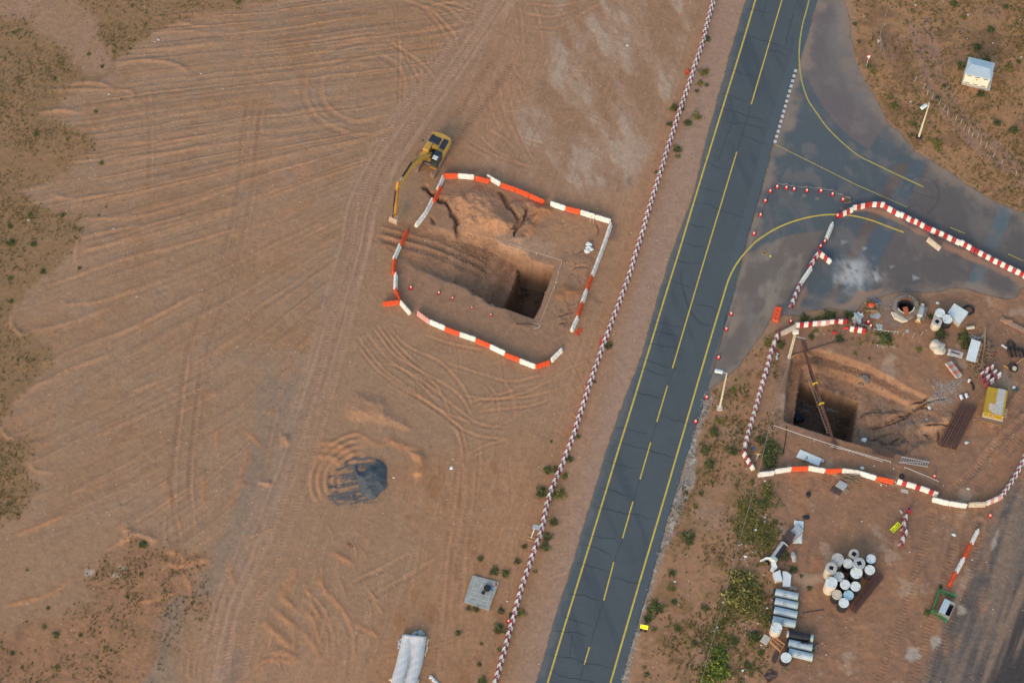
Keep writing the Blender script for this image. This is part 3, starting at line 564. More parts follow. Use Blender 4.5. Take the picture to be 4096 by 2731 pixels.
# shoulders a little greyer
ml = spline(wpts('P', mainL), 3); W_, D, S, SG, L = seg_dist(ml, 3); m = np.zeros(GX.shape); m[W_] = 1-sstep(1.2, 1.7, D); paint(m, AP(80, 90, 96), 0.6)
mr = spline(wpts('P', mainR), 3); W_, D, S, SG, L = seg_dist(mr, 3); m = np.zeros(GX.shape); m[W_] = (1-sstep(1.2, 1.6, D))*RM[W_]; paint(m, AP(78, 90, 97), 0.6)
JJ = JM*(1-RM)
paint(JJ, AP(82, 90, 97), 0.75)
paint(JJ*sstep(0.0, 0.3, N1), AP(76, 84, 91), 0.5)
paint(pmask('I', [(190,-40),(130,150),(80,400),(20,570),(20,650),(100,820),(220,1030),(350,1200),(520,1350),(665,1445),(740,1330),(830,1185),(760,900),(640,700),(520,420),(470,0),(470,-60)], 0.1, 0.1, 1, 134), AP(101, 94, 96))
paint(pmask('I', [(260,250),(300,500),(420,800),(600,1000),(760,1130),(600,850),(480,500),(440,0)], 1.0, 0.8, 3, 135), AP(122, 116, 116), 0.55)
br = [(1250,20),(1390,0),(1290,180),(1190,330),(1080,560),(960,760),(850,950),(720,1210),(640,1210),(760,960),(880,700),(1000,480),(1110,300)]
paint(pmask('C', br, 0.1, 0.08, 1, 136), AP(94, 86, 84))
paint(pmask('C', [(1390,0),(1500,10),(1420,200),(1350,350),(1230,600),(1100,830),(1040,950),(860,930),(960,760),(1080,560),(1190,330),(1290,180)], 0.1, 0.1, 1, 137), AP(80, 90, 101), 0.8)
paint(pmask('C', [(1510,20),(1620,0),(1860,180),(2130,350),(2400,470),(2400,1200),(1900,1110),(1840,1080),(1700,1090),(1100,1150),(1060,950),(1230,640),(1350,360)], 0.1, 0.1, 1, 138), AP(93, 88, 88))
paint(pmask('C', [(2140,370),(2265,405),(2120,750),(2010,715)], 0.1, 0.06, 1, 139), AP(84, 98, 108)); paint(pmask('C', [(1950,830),(2060,870),(1960,1110),(1840,1085)], 0.1, 0.06, 1, 140), AP(86, 98, 108))
ap = [(-40,800),(120,710),(330,630),(480,600),(625,592),(560,720),(460,900),(380,1060),(290,1225),(200,1290),(-100,1700),(-360,1820),(-200,1350)]
paint(pmask('C', ap, 0.15, 0.15, 1, 141), AP(104, 96, 92)); paint(pmask('C', ap, 0.5, 0.3, 1, 142)*sstep(-0.02, 0.2, fbm(GX*.9-GY*.4, (GX*.4+GY*.9)*.5, 2.0, 5, 143)), AP(136, 127, 118), 0.75)
dp = [(400,1080),(420,1280),(520,1270),(560,1120)]
paint(JJ*sstep(0.03, 0.22, fbm(GX, GY, 2.6, 5, 144)), AP(120, 112, 108), 0.4)
paint(pmask('C', [(830,850),(960,820),(1080,900),(1110,1010),(1000,1050),(950,1120),(900,1080),(780,1060),(760,930)], 1.4, 1.3, 1.4, 145)*sstep(-0.3, 0.02, fbm(GX*.9+GY*.4, (GY*.9-GX*.4)*.45, 0.9, 5, 146)), AP(178, 180, 184), 0.75)
for c, p in (('C',[(790,670),(820,680),(790,700)]), ('C',[(1190,880),(1240,890),(1210,910)]), ('C',[(1390,960),(1450,990),(1400,1010)]), ('C',[(960,730),(1000,740),(970,760)])): paint(pmask(c, p, 0.2, 0.3, 0.7, 147), AP(170, 172, 176), 0.6)
for c, p in (('C',[(340,250),(375,255),(365,280),(335,270)]), ('C',[(450,275),(485,280),(475,300),(448,295)]), ('C',[(565,300),(600,303),(590,325),(562,318)])): paint(pmask(c, p, 0.1, 0.05, 0.7, 148), AP(120, 118, 112), 0.8)
# skid marks
def skid(c, pts, w=0.10, a=0.5, colr=(48,56,64)):
    p = spline(wpts(c, pts), 8); r = seg_dist(p, 1)
    W_, D, S, SG, L = r; m = np.zeros(GX.shape); m[W_] = np.exp(-(D/w)**2); paint(m, AP(*colr), a)
c0 = px_of('C', 1470, 250)
skid('C', [(1320,160),(1430,125),(1560,150),(1620,250),(1600,360),(1520,440)], 0.14, 0.35); skid('C', [(1300,240),(1330,180),(1400,180),(1390,240),(1480,280),(1620,310)], 0.13, 0.35)
skid('P', [(2735,1170),(2760,1240),(2800,1290),(2840,1303)], 0.13, 0.6); skid('P', [(2728,1080),(2725,1130),(2740,1180)], 0.12, 0.4)
skid('C', [(1740,800),(1820,815),(1880,790)], 0.12, 0.4, (70,64,62))
# wet-looking seams
for p in ([(3213,200),(3037,790),(2940,1150),(2890,1340)], [(2905,1260),(2872,1420),(2822,1588),(2756,1800),(2694,2000),(2618,2265),(2541,2531),(2480,2760)]): skid('P', p, 0.09, 0.55, (40,48,56))
# blown sand over the paving edge and along the barriers
sandm = pmask('C', [(780,390),(1000,385),(1180,420),(1400,560),(1700,700),(2000,830),(2352,1000),(2352,1110),(2230,980),(1950,860),(1700,760),(1560,660),(1400,590),(1250,500),(1150,470),(1000,410),(800,420)], 0.25, 0.35, 1.2, 149)
sandm = np.maximum(sandm, 0.8*pmask('C', [(500,1030),(480,1130),(420,1250),(380,1240),(440,1100)], 0.3, 0.3, 1, 150))
sandm = np.maximum(sandm, pmask('C', [(930,1110),(1140,1080),(1120,1140),(950,1200),(700,1300),(650,1250),(860,1200)], 0.3, 0.4, 1, 151))
sandm = np.maximum(sandm, pmask('C', [(2230,960),(2352,1000),(2420,1080),(2352,1060),(2240,1010)], 0.3, 0.3, 1, 152))
paint(sandm, AP(148, 116, 98), 0.9)
ed = np.zeros(GX.shape); edge = RM-sstep(0.0, 1.0, RM)
W_, D, S, SG, L = seg_dist(ml, 3); ed[W_] = (1-sstep(0.1, 0.9, D+fbm(GX[W_], GY[W_], 1.2, 4, 153)*1.6)); paint(ed, AP(128, 118, 110), 0.25)
# dust drifting in from the paving edges
ins_ = None
jp = wpts('P', junc); W_, D, S, SG, L = seg_dist(jp, 4, True); m = np.zeros(GX.shape); m[W_] = 1-sstep(0.0, 2.4, D+fbm(GX[W_], GY[W_], 2.0, 5, 181)*4.5+.3); paint(m*JM*(1-RM), AP(136, 120, 108), 0.75)
paint(JM*(1-RM)*sstep(.08, .25, fbm(GX*.9+GY*.3, (GX*.3-GY*.9)*.3, 2.2, 5, 182)), AP(112, 106, 103), .35)
RC = COL; COL = SAVE
# broken soil: slumped plates with sharp little steps
def plates(c, pts, amp, sc, seed, q=5):
    M = pmask(c, pts, .6, .5, 1.2, seed); f_ = fbm(GX, GY, sc, 3, seed+1)*q+GY*.12; st = np.floor(f_)/q; e_ = f_-np.floor(f_)
    global Zs
    Zs += M*st*amp-M*sstep(.12, .0, e_)*.12; paint(M*sstep(.14, .02, e_), AP(100, 78, 64), .55); paint(M*sstep(.6, .95, e_), AP(158, 126, 102), .3)
plates('D', [(1080,960),(1300,890),(1600,960),(1850,1030),(1750,1250),(1450,1330),(1150,1290),(1040,1180)], .9, 2.6, 400, 7)
plates('B', [(990,300),(1160,290),(1230,350),(1200,470),(1120,560),(1010,560),(1030,430)], .8, 2.0, 404, 6)
plates('B', [(1400,650),(1600,620),(1600,830),(1540,900),(1420,880)], .35, 1.6, 408, 6); plates('B', [(1330,1040),(1500,1000),(1500,1150),(1400,1240),(1320,1160)], .35, 1.6, 412, 6)
plates('B', [(520,260),(640,230),(700,430),(640,520),(560,420)], .5, 2.2, 416, 5)
# rough cut faces: layers, tooth marks and crumbs
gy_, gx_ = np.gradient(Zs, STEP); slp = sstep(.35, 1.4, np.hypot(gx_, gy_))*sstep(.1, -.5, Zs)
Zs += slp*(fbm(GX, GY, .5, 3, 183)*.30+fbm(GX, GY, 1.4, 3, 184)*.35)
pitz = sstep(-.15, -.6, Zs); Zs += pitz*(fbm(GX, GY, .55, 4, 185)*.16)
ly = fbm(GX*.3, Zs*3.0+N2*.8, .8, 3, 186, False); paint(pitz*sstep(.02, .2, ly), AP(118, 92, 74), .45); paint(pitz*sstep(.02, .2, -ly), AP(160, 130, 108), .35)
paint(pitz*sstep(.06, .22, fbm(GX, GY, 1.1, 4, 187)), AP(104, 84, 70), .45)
Zs = Zs*(1-sstep(0.0, 0.3, PVM))-0.035*sstep(0.0, 0.2, PVM)
# hard-shoulder dirt tint near the road
paint(np.clip(pmask('P', [(2985,0),(2850,0),(2700,620),(2560,1120),(2430,1600),(2300,2050),(2120,2731),(2144,2731),(2426,1800),(2627,1200),(2815,600)], 0.6, 0.5, 2, 154)-PVM, 0, 1), AP(150, 124, 110), 0.6)

# fine per-vertex grain, then build
def jitter(C, a):
    g = 1+a*(N3*1.2+_rng.rand(*GX.shape)*0.5-0.25); return C*g[..., None]
COL = jitter(COL, 0.22); RC = jitter(RC, 0.07)
Zs += (fbm(GX, GY, .32, 2, 195)*0.045+N3*0.035+(_rng.rand(*GX.shape)-0.5)*0.012)*(1-PVM)
Zs[0, :] = Zs[-1, :] = 0; Zs[:, 0] = Zs[:, -1] = 0

def grid_mesh(name, X, Y, Z, C, keep=None):
    ny, nx = X.shape
    idx = np.arange(ny*nx).reshape(ny, nx)
    q = np.stack([idx[:-1,:-1], idx[:-1,1:], idx[1:,1:], idx[1:,:-1]], -1).reshape(-1, 4)
    if keep is not None: q = q[keep.reshape(-1)]
    used = np.unique(q); rem = np.zeros(ny*nx, np.int32); rem[used] = np.arange(len(used))
    q = rem[q].astype(np.int32); co = np.stack([X.ravel(), Y.ravel(), Z.ravel()], -1)[used].astype(np.float32)
    me = bpy.data.meshes.new(name); me.vertices.add(len(co)); me.vertices.foreach_set('co', co.ravel())
    me.loops.add(q.size); me.loops.foreach_set('vertex_index', q.ravel()); me.polygons.add(len(q))
    me.polygons.foreach_set('loop_start', np.arange(0, q.size, 4, dtype=np.int32))
    me.polygons.foreach_set('use_smooth', np.ones(len(q), bool))
    a = me.color_attributes.new('soil', 'FLOAT_COLOR', 'POINT')
    c4 = np.ones((len(co), 4), np.float32); c4[:, :3] = np.clip(C.reshape(-1, 3)[used], 0.003, 0.9); a.data.foreach_set('color', c4.ravel())
    me.update(calc_edges=True); return me
def soil_mat(name, rough, s1, s2, bump, speck):
    m = bpy.data.materials.new(name); m.use_nodes = True; n = m.node_tree; b = n.nodes['Principled BSDF']; b.inputs['Roughness'].default_value = rough
    b.inputs['Specular IOR Level'].default_value = 0.25
    at_ = n.nodes.new('ShaderNodeVertexColor'); at_.layer_name = 'soil'; g = n.nodes.new('ShaderNodeNewGeometry')
    no = n.nodes.new('ShaderNodeTexNoise'); no.inputs['Scale'].default_value = s1; no.inputs['Detail'].default_value = 5; no.inputs['Roughness'].default_value = 0.7
    n.links.new(g.outputs['Position'], no.inputs['Vector'])
    mr_ = n.nodes.new('ShaderNodeMapRange'); mr_.inputs[1].default_value = 0.3; mr_.inputs[2].default_value = 0.7; mr_.inputs[3].default_value = 1-s2; mr_.inputs[4].default_value = 1+s2
    n.links.new(no.outputs['Fac'], mr_.inputs[0])
    mu = n.nodes.new('ShaderNodeVectorMath'); mu.operation = 'SCALE'; n.links.new(at_.outputs['Color'], mu.inputs[0]); n.links.new(mr_.outputs[0], mu.inputs['Scale'])
    out = mu.outputs[0]
    if speck:
        vo = n.nodes.new('ShaderNodeTexVoronoi'); vo.inputs['Scale'].default_value = 1.4; n.links.new(g.outputs['Position'], vo.inputs['Vector'])
        rp = n.nodes.new('ShaderNodeValToRGB'); rp.color_ramp.elements[0].position = 0.05; rp.color_ramp.elements[0].color = (1,1,1,1); rp.color_ramp.elements[1].position = 0.09; rp.color_ramp.elements[1].color = (0,0,0,1)
        n.links.new(vo.outputs['Distance'], rp.inputs[0])
        mx = n.nodes.new('ShaderNodeMixRGB'); n.links.new(rp.outputs[0], mx.inputs[0]); n.links.new(out, mx.inputs[1])
        hs = n.nodes.new('ShaderNodeVectorMath'); hs.operation = 'SCALE'; hs.inputs['Scale'].default_value = 0.62; n.links.new(out, hs.inputs[0]); n.links.new(hs.outputs[0], mx.inputs[2]); out = mx.outputs[0]
    n.links.new(out, b.inputs['Base Color'])
    bp = n.nodes.new('ShaderNodeBump'); bp.inputs['Distance'].default_value = bump; bp.inputs['Strength'].default_value = 1.0; n.links.new(no.outputs['Fac'], bp.inputs['Height']); n.links.new(bp.outputs[0], b.inputs['Normal'])
    return m
m_soil = soil_mat('sand_soil', 0.95, 2.2, 0.13, 0.05, True); m_asph = soil_mat('asphalt', 0.88, 3.0, 0.05, 0.004, False)
# one sheet reaching the horizon: stretch the border of the grid
ext = [150, 400, 1200, 4000]
xe = np.concatenate([-np.array(ext[::-1]), xs, np.array(ext)]); ye = np.concatenate([-np.array(ext[::-1]), ys, np.array(ext)])
XE, YE = np.meshgrid(xe, ye); ZE = np.pad(Zs, 4, mode='constant'); CE = np.pad(COL, ((4,4),(4,4),(0,0)), mode='edge')
CE[:4] = CE[-4:] = AP(148,116,95); CE[:, :4] = CE[:, -4:] = AP(148,116,95)
def link_s(name, me, m):
    o = bpy.data.objects.new(name, me); col.objects.link(o); me.materials.append(m); o['kind'] = 'structure'; return o
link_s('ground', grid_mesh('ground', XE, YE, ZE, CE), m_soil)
cent = lambda M: (M[:-1,:-1]+M[1:,:-1]+M[:-1,1:]+M[1:,1:])/4
kr = cent(RM) > 0.5; kj = (cent(JM) > 0.5) & ~kr
Zroad = np.full(GX.shape, 0.012)+0.004*N1
link_s('road', grid_mesh('road', GX, GY, Zroad, RC, kr), m_asph); link_s('side_road', grid_mesh('side_road', GX, GY, Zroad-0.004*0, RC, kj), m_asph)
def gz(x, y):
    i = int(round((y-ys[0])/STEP)); j = int(round((x-xs[0])/STEP))
    if 0 <= i < NY and 0 <= j < NX:
        return float(max(Zs[i, j], 0.012 if PVM[i, j] > 0.5 else -99))
    return 0.0
def on(c, x, y, dz=0.0):
    p = at(c, x, y, 0); z = gz(p.x, p.y)
    for _ in range(3): p = at(c, x, y, z+dz); z = gz(p.x, p.y)
    return Vector((p.x, p.y, z))

# ---- painted lines and cracks
def strip(mb, pts, w, z=0.024, mi=0):
    pts = [Vector((p[0], p[1], 0)) for p in pts]; L = []
    for i, p in enumerate(pts):
        a = pts[max(0, i-1)]; b = pts[min(len(pts)-1, i+1)]; d = (b-a).normalized(); nn = Vector((-d.y, d.x, 0)); ww = w[i] if isinstance(w, list) else w
        L += [p+nn*ww/2+Vector((0,0,z)), p-nn*ww/2+Vector((0,0,z))]
    mb.add(L, [(2*i, 2*i+1, 2*i+3, 2*i+2) for i in range(len(pts)-1)])
def pline(pts, w, sp=True): return (spline(np.array([atp(*p)[:2] for p in pts]), 6) if sp else np.array([atp(*p)[:2] for p in pts])), w
yl = MB(); yf = MB(); wl = MB()
m_yel = mat('yellow_road_paint', AP(192, 170, 74), 0.7, 0.10, 2.5, dirt=AP(140,128,80), dirtamt=0.6); m_yfade = mat('faded_yellow_road_paint', AP(168, 156, 84), 0.8, 0.12, 2.5, dirt=AP(110,110,92), dirtamt=0.7)
m_wht = mat('white_road_paint', AP(190, 192, 194), 0.8, 0.10, 2.5, dirt=AP(120,124,128), dirtamt=0.7)
strip(yl, *pline([(3070,-160),(3022,0),(2962.6,200),(2902,395),(2839,600),(2778,800),(2718,1000),(2656,1200),(2595.7,1400),(2535,1600),(2472.9,1800),(2412.7,2000),(2330,2270),(2250,2531),(2190,2731),(2150,2860)], 0.22))
strip(yl, *pline([(2404,2860),(2441.6,2731),(2499,2531),(2578,2260),(2655,2000),(2713,1800),(2771,1600),(2829,1400),(2889,1200),(2916,1115),(2950,1050),(3000,990),(3042,953),(3116,909),(3200,878),(3280,862),(3349,859),(3419,865),(3489,883),(3550,906),(3615,930)], 0.22))
strip(yf, *pline([(3262,-160),(3236,0),(3208,110),(3197,200),(3200,282),(3212,344),(3233,402),(3266,452),(3308,510),(3366,568),(3432,622),(3490,652),(3590,700),(3694,748)], 0.2))
strip(yf, *pline([(3100,578),(3245,650),(3430,742),(3629,829)], 0.13, False))
for a, b in (((3799,909),(3860,935)), ((4032,1016),(4093,1044)), ((4200,1095),(4260,1120))): strip(yf, *pline([a, b], 0.16, False))
for a, b in (((3175,-160),(3128,0)), ((3128,0),(3005,418)), ((2947,609),(2820,1030)), ((2820,1030),(2690,1472)), ((2670,1542),(2627,1687)), ((2603,1768),(2560,1916)), ((2532,2005),(2490,2152)), ((2455,2247),(2415,2400)), ((2358,2586),(2337,2656)), ((2310,2750),(2290,2820))):
    strip(yl, *pline([a, b], 0.17, False))
n = 15
for i in range(n):
    t0 = (i+0.05)/n; t1 = (i+0.62)/n; a = (3184, 278); b = (3097, 580)
    strip(wl, *pline([(a[0]+(b[0]-a[0])*t0, a[1]+(b[1]-a[1])*t0), (a[0]+(b[0]-a[0])*t1, a[1]+(b[1]-a[1])*t1)], 0.40, False))
for nm, mb, mm in (('yellow_lines', yl, m_yel), ('faded_yellow_lines', yf, m_yfade), ('white_give_way_line', wl, m_wht)):
    o = mb.build(nm, mm); o['kind'] = 'structure'
ck = MB(); rs = random.Random(3)
def lerp_edge(E, y): return np.interp(y, [p[1] for p in E], [p[0] for p in E])
mRr = mainR[::-1]
y = -20
while y < 2740:
    y += rs.uniform(35, 110); xl = lerp_edge(mainL, y); xr = lerp_edge(mRr, y); full = rs.random()
    x = xl+4; yy = y; e = xl+(xr-xl)*(0.45 if full < 0.7 else 0.85)
    if full > 0.85: x = xl+(xr-xl)*0.47; e = xr-30
    pts = []
    while x < e: pts.append((x, yy)); x += rs.uniform(10, 18); yy += rs.uniform(-2, 9)
    if len(pts) > 3: strip(ck, [atp(*p)[:2] for p in pts], [0.015+0.06*math.sin(math.pi*i/(len(pts)-1))*rs.uniform(.4, 1) for i in range(len(pts))], 0.028)
for a, b in (((3070,0),(3045,75)), ((3180,25),(3140,180)), ((2940,460),(2870,650)), ((2627,1690),(2603,1768)), ((2560,1916),(2532,2005)), ((2490,2152),(2455,2247)), ((2415,2400),(2358,2586)), ((2337,2656),(2315,2731)), ((2700,1470),(2672,1540)), ((3005,418),(2950,600)), ((2290,2540),(2280,2620))):
    nseg = 9; pts = [(a[0]+(b[0]-a[0])*i/nseg+rs.uniform(-2, 2), a[1]+(b[1]-a[1])*i/nseg) for i in range(nseg+1)]
    strip(ck, [atp(*p)[:2] for p in pts], 0.04, 0.028)
o = ck.build('road_cracks', mat('crack_filler', AP(42, 50, 56), 0.9, 0.1)); o['kind'] = 'structure'

# ================================================================== THINGS
M_ORG = mat('orange_plastic', AP(214, 78, 30), 0.55, 0.07, 3, dirt=AP(170,95,60), dirtamt=0.5, ov=.16)
M_WPL = mat('white_plastic', AP(222, 222, 222), 0.5, 0.04, 3, dirt=AP(180,165,150), dirtamt=0.55, ov=.16)
M_PNK = mat('faded_pink_plastic', AP(205, 140, 138), 0.6, 0.1, 4, dirt=AP(200,180,170), dirtamt=0.6)
M_MAR = mat('maroon_paint', AP(134, 56, 74), 0.6, 0.12, 4, dirt=AP(150,110,105), dirtamt=0.55, ov=.16)
M_RED = mat('red_paint', AP(166, 34, 42), 0.5, 0.10, 4, dirt=AP(170,110,95), dirtamt=0.45, ov=.16)
M_WPT = mat('white_barrier_paint', AP(224, 222, 220), 0.6, 0.05, 4, dirt=AP(178,165,155), dirtamt=0.6, ov=.16)
M_TAN = mat('dirty_white_concrete', AP(190, 178, 165), 0.8, 0.12, 3, dirt=AP(150,130,115), dirtamt=0.7)
M_FAD = mat('faded_red_paint', AP(196, 110, 96), 0.8, 0.12, 3, dirt=AP(205,180,165), dirtamt=0.5)
M_BLK = mat('black_rubber', AP(36, 36, 40), 0.7, 0.2, 4)
M_YEL = mat('machine_yellow', AP(194, 152, 66), 0.5, 0.08, 2.5, dirt=AP(160,125,70), dirtamt=0.5)
M_YDK = mat('machine_amber', AP(182, 130, 52), 0.5, 0.10, 3, dirt=AP(150,110,60), dirtamt=0.5)
M_STL = mat('worn_steel', AP(130, 122, 116), 0.5, 0.25, 5, metal=0.3, dirt=AP(120,90,70), dirtamt=0.7)
M_DRK = mat('dark_machine_panel', AP(44, 50, 64), 0.5, 0.15, 4)
M_GLS = mat('cab_glass', AP(44, 56, 54), 0.12, 0.2, 3, spec=0.8)
M_SHO = mat('dusty_track_steel', AP(156, 128, 112), 0.8, 0.3, 5, dirt=AP(96,84,76), dirtamt=0.5)
M_CON = mat('pale_concrete', AP(176, 176, 176), 0.85, 0.10, 3, dirt=AP(140,132,125), dirtamt=0.6, bump=0.02)
M_CRM = mat('cream_concrete', AP(196, 188, 176), 0.85, 0.08, 3, dirt=AP(165,150,135), dirtamt=0.5)
M_LID = mat('white_grp_lining', AP(212, 220, 224), 0.55, 0.05, 2, dirt=AP(160,165,170), dirtamt=0.6)
M_LBL = mat('light_blue_lining', AP(158, 192, 210), 0.5, 0.05, 2)
M_TAR = mat('black_tar_coating', AP(38, 38, 42), 0.7, 0.2, 3)
M_GPP = mat('grey_grp_pipe', AP(158, 174, 188), 0.5, 0.06, 1.6, dirt=AP(140,148,155), dirtamt=0.5)
M_RST = mat('rusty_steel', AP(92, 62, 52), 0.8, 0.25, 4, dirt=AP(130,78,50), dirtamt=0.4)
M_BRN = mat('dark_brown_steel', AP(74, 58, 56), 0.75, 0.25, 4, dirt=AP(110,90,84), dirtamt=0.5)
M_WOD = mat('weathered_timber', AP(146, 124, 100), 0.85, 0.25, 6, dirt=AP(100,90,80), dirtamt=0.6)
M_WD2 = mat('fresh_timber', AP(190, 146, 100), 0.8, 0.2, 6)
M_GAL = mat('galvanised_steel', AP(172, 176, 180), 0.5, 0.10, 4, metal=0.2)
M_CRE = mat('cream_lamp_paint', AP(190, 184, 166), 0.6, 0.06, 3)
M_GRN = mat('green_plastic', AP(34, 128, 88), 0.55, 0.12, 3)
M_SGN = mat('fluorescent_yellow', AP(226, 232, 20), 0.6, 0.04, 3)
M_TXT = mat('black_lettering', AP(50, 54, 20), 0.8, 0.0, 3)
M_SHT = mat('white_sheet', AP(206, 216, 222), 0.5, 0.05, 2, dirt=AP(170,170,170), dirtamt=0.4)
M_CLT = mat('pale_fabric', AP(188, 192, 200), 0.9, 0.06, 2, bump=0.03)
M_CL2 = mat('cream_fabric', AP(206, 188, 166), 0.9, 0.08, 2, bump=0.03)
M_KRF = mat('blue_grey_roof_paint', AP(164, 182, 198), 0.5, 0.05, 2)
M_CRW = mat('cream_wall_paint', AP(212, 206, 194), 0.7, 0.04, 2)
M_PLS = mat('clear_plastic_sheet', AP(172, 186, 194), 0.35, 0.2, 4)
M_BLU = mat('blue_plastic', AP(40, 96, 170), 0.5, 0.1, 3)
M_SAK = mat('brown_canvas', AP(132, 110, 82), 0.95, 0.25, 3, bump=0.05)
M_ROK = mat('dark_rubble', AP(120, 112, 106), 0.9, 0.3, 4)

# ---------------------------------------------------------------- barriers
def loft(mb, secs, mats):
    n = len(secs[0][1]); vs = []
    for x, pr in secs: vs += [(x, y, z) for y, z in pr]
    o = len(mb.v); mb.v += vs
    for i in range(len(secs)-1):
        for j in range(n):
            k = (j+1) % n; mb.f.append((o+i*n+j, o+i*n+k, o+(i+1)*n+k, o+(i+1)*n+j)); mb.m.append(mats(i, j))
    mb.f.append(tuple(o+j for j in range(n-1, -1, -1))); mb.m.append(mats(0, 0)); e = o+(len(secs)-1)*n
    mb.f.append(tuple(e+j for j in range(n))); mb.m.append(mats(len(secs)-2, 0))
def plastic_proto(m, name):
    mb = MB(); zz = [0, .16, .24, .29, .34, .39, .44, .49, .54, .6, .72, .84, .90]; hw = [.27, .27, .22, .185, .175, .165, .158, .15, .145, .135, .12, .11, .07]
    secs = []; L = 1.02
    for i in range(43):
        x = -L+2*L*i/42; e = abs(x)/L; f = 1.0 if e < .91 else (.62 if e < .97 else .5); top = 1.0 if e < .95 else .93
        if abs(abs(x)-0.33) < .001: f *= 1
        half = []
        for z, h in zip(zz, hw):
            rr = min(math.hypot(x-c, z-.40) for c in (-.5, 0, .5)); ins = 0.085*(1-sstep(.09, .15, rr)) if z > .2 and z < .6 else 0
            half.append((h*f-ins, z*top if z > .5 else z))
        secs.append((x, half+[(-y, z) for y, z in half[::-1]]))
    loft(mb, secs, lambda i, j: 0)
    o = mb.build(name, m, smooth=False); c = MB()
    for x in (0.28,): c.cyl((x, 0, .895), (x, 0, .925), .045, n=10)
    c.build('filler_cap', M_BLK, o); return o
def striped_proto(name, nb, ma, mb_, stag, first=0, h=.85, L=2.0):
    mb = MB(); half = [(.29, 0), (.29, .12), (.21, .24), (.155, .38), (.125, h-.03), (.10, h)]
    xs_ = []; 
    for b in range(nb):
        a0 = -L/2+L*b/nb; xs_ += [a0+.012 if b == 0 else a0, a0+L/nb*.5]
    xs_.append(L/2); secs = [(x, [(y*(1 if abs(x) < L/2-.03 else .93), z) for y, z in half+[(-y, z) for y, z in half[::-1]]]) for x in xs_]
    def mt(i, j):
        b = (i//2+first) % 2
        if stag and j >= 6: b = ((i+1)//2+first) % 2
        return b
    loft(mb, secs, mt)
    o = mb.build(name, [ma, mb_]); 
    c = MB()
    c.cyl((L*.12, 0, h-.01), (L*.12, 0, h+.03), .04, n=8)
    c.build('lifting_cap', mb_, o); return o
P_ORG = plastic_proto(M_ORG, 'plastic_barrier'); P_WHT = plastic_proto(M_WPL, 'plastic_barrier'); P_PNK = plastic_proto(M_PNK, 'plastic_barrier')
P_RW = striped_proto('striped_barrier', 4, M_RED, M_WPT, False); P_WR = striped_proto('striped_barrier', 4, M_WPT, M_RED, False)
P_WRW = striped_proto('striped_barrier', 3, M_WPT, M_RED, False, L=2.2); P_MW = striped_proto('striped_barrier', 4, M_MAR, M_WPT, True)
P_6 = striped_proto('striped_barrier', 6, M_MAR, M_WPT, False, L=3.0); P_WHC = striped_proto('concrete_barrier', 1, M_WPT, M_WPT, False); P_TAN = striped_proto('concrete_barrier', 2, M_TAN, M_TAN, False)
P_FAD = striped_proto('striped_barrier', 5, M_TAN, M_FAD, False, L=2.4); P_MW4 = striped_proto('striped_barrier', 4, M_WPT, M_MAR, True); P_PW = striped_proto('striped_barrier', 4, M_WPT, M_PNK, False)
PROTOS = [P_ORG, P_WHT, P_PNK, P_RW, P_WR, P_WRW, P_MW, P_6, P_WHC, P_TAN, P_FAD, P_MW4, P_PW]; PL = {id(P_ORG): 2.04, id(P_WHT): 2.04, id(P_PNK): 2.04, id(P_WRW): 2.2, id(P_6): 3.0, id(P_FAD): 2.4}
def place(P, c, a, b, label, group, cat='barrier', h=.86, base=None, fit=True):
    p0 = at(c, *a, h); p1 = at(c, *b, h); mid = (p0+p1)/2; g = gz(mid.x, mid.y) if base is None else base
    g = max(g, -0.4); p0 = at(c, *a, h+g); p1 = at(c, *b, h+g); d = p1-p0; mid = (p0+p1)/2
    o = dup(P, label); o.location = (mid.x, mid.y, g-0.01); o.rotation_euler = (0, 0, math.atan2(d.y, d.x))
    if fit: o.scale = (min(1.3, max(.75, d.length/PL.get(id(P), 2.0))), 1, 1)
    tag(o, label, cat, group); return o
def runb(c, items, where, group, counter):
    for i, (k, a, b) in enumerate(items):
        P, nm = {'O': (P_ORG, 'orange plastic barrier'), 'W': (P_WHT, 'white plastic barrier'), 'P': (P_PNK, 'faded pink plastic barrier')}[k]
        place(P, c, a, b, '%s %s, %s' % (nth(i), where, nm) , group)
RG = 'orange and white plastic barriers round the left pit'
runb('B', [('W',(502,90),(460,185)),('O',(484,168),(432,275)),('W',(424,256),(370,362)),('W',(368,362),(297,455))], 'down from the excavator track towards the bucket', RG, 0)
runb('B', [('O',(237,488),(190,594)),('W',(182,594),(137,697)),('O',(143,700),(132,808)),('W',(152,806),(148,918)),('O',(150,922),(182,1010)),('W',(186,1015),(262,1100))], "down the left pit's west side", RG, 0)
place(P_ORG, 'B', (57,1030), (180,1015), 'orange plastic barrier sticking out westward from the left pit ring', RG)
runb('B', [('P',(312,1095),(407,1165)),('W',(403,1160),(518,1208)),('O',(516,1212),(628,1252)),('W',(624,1252),(745,1292)),('O',(743,1296),(855,1342)),('W',(850,1342),(963,1395)),('O',(958,1402),(1073,1445)),('W',(1068,1447),(1186,1492)),('O',(1182,1494),(1292,1458)),('W',(1298,1448),(1380,1366))], "from the west along the left pit's south edge", RG, 0)
runb('B', [('W',(1742,440),(1710,535)),('W',(1710,537),(1675,630)),('W',(1675,632),(1640,725)),('W',(1640,727),(1602,822)),('O',(1600,825),(1562,922)),('W',(1562,925),(1529,1020)),('O',(1529,1023),(1496,1122)),('W',(1496,1125),(1450,1228))], "down the left pit's east side", RG, 0)
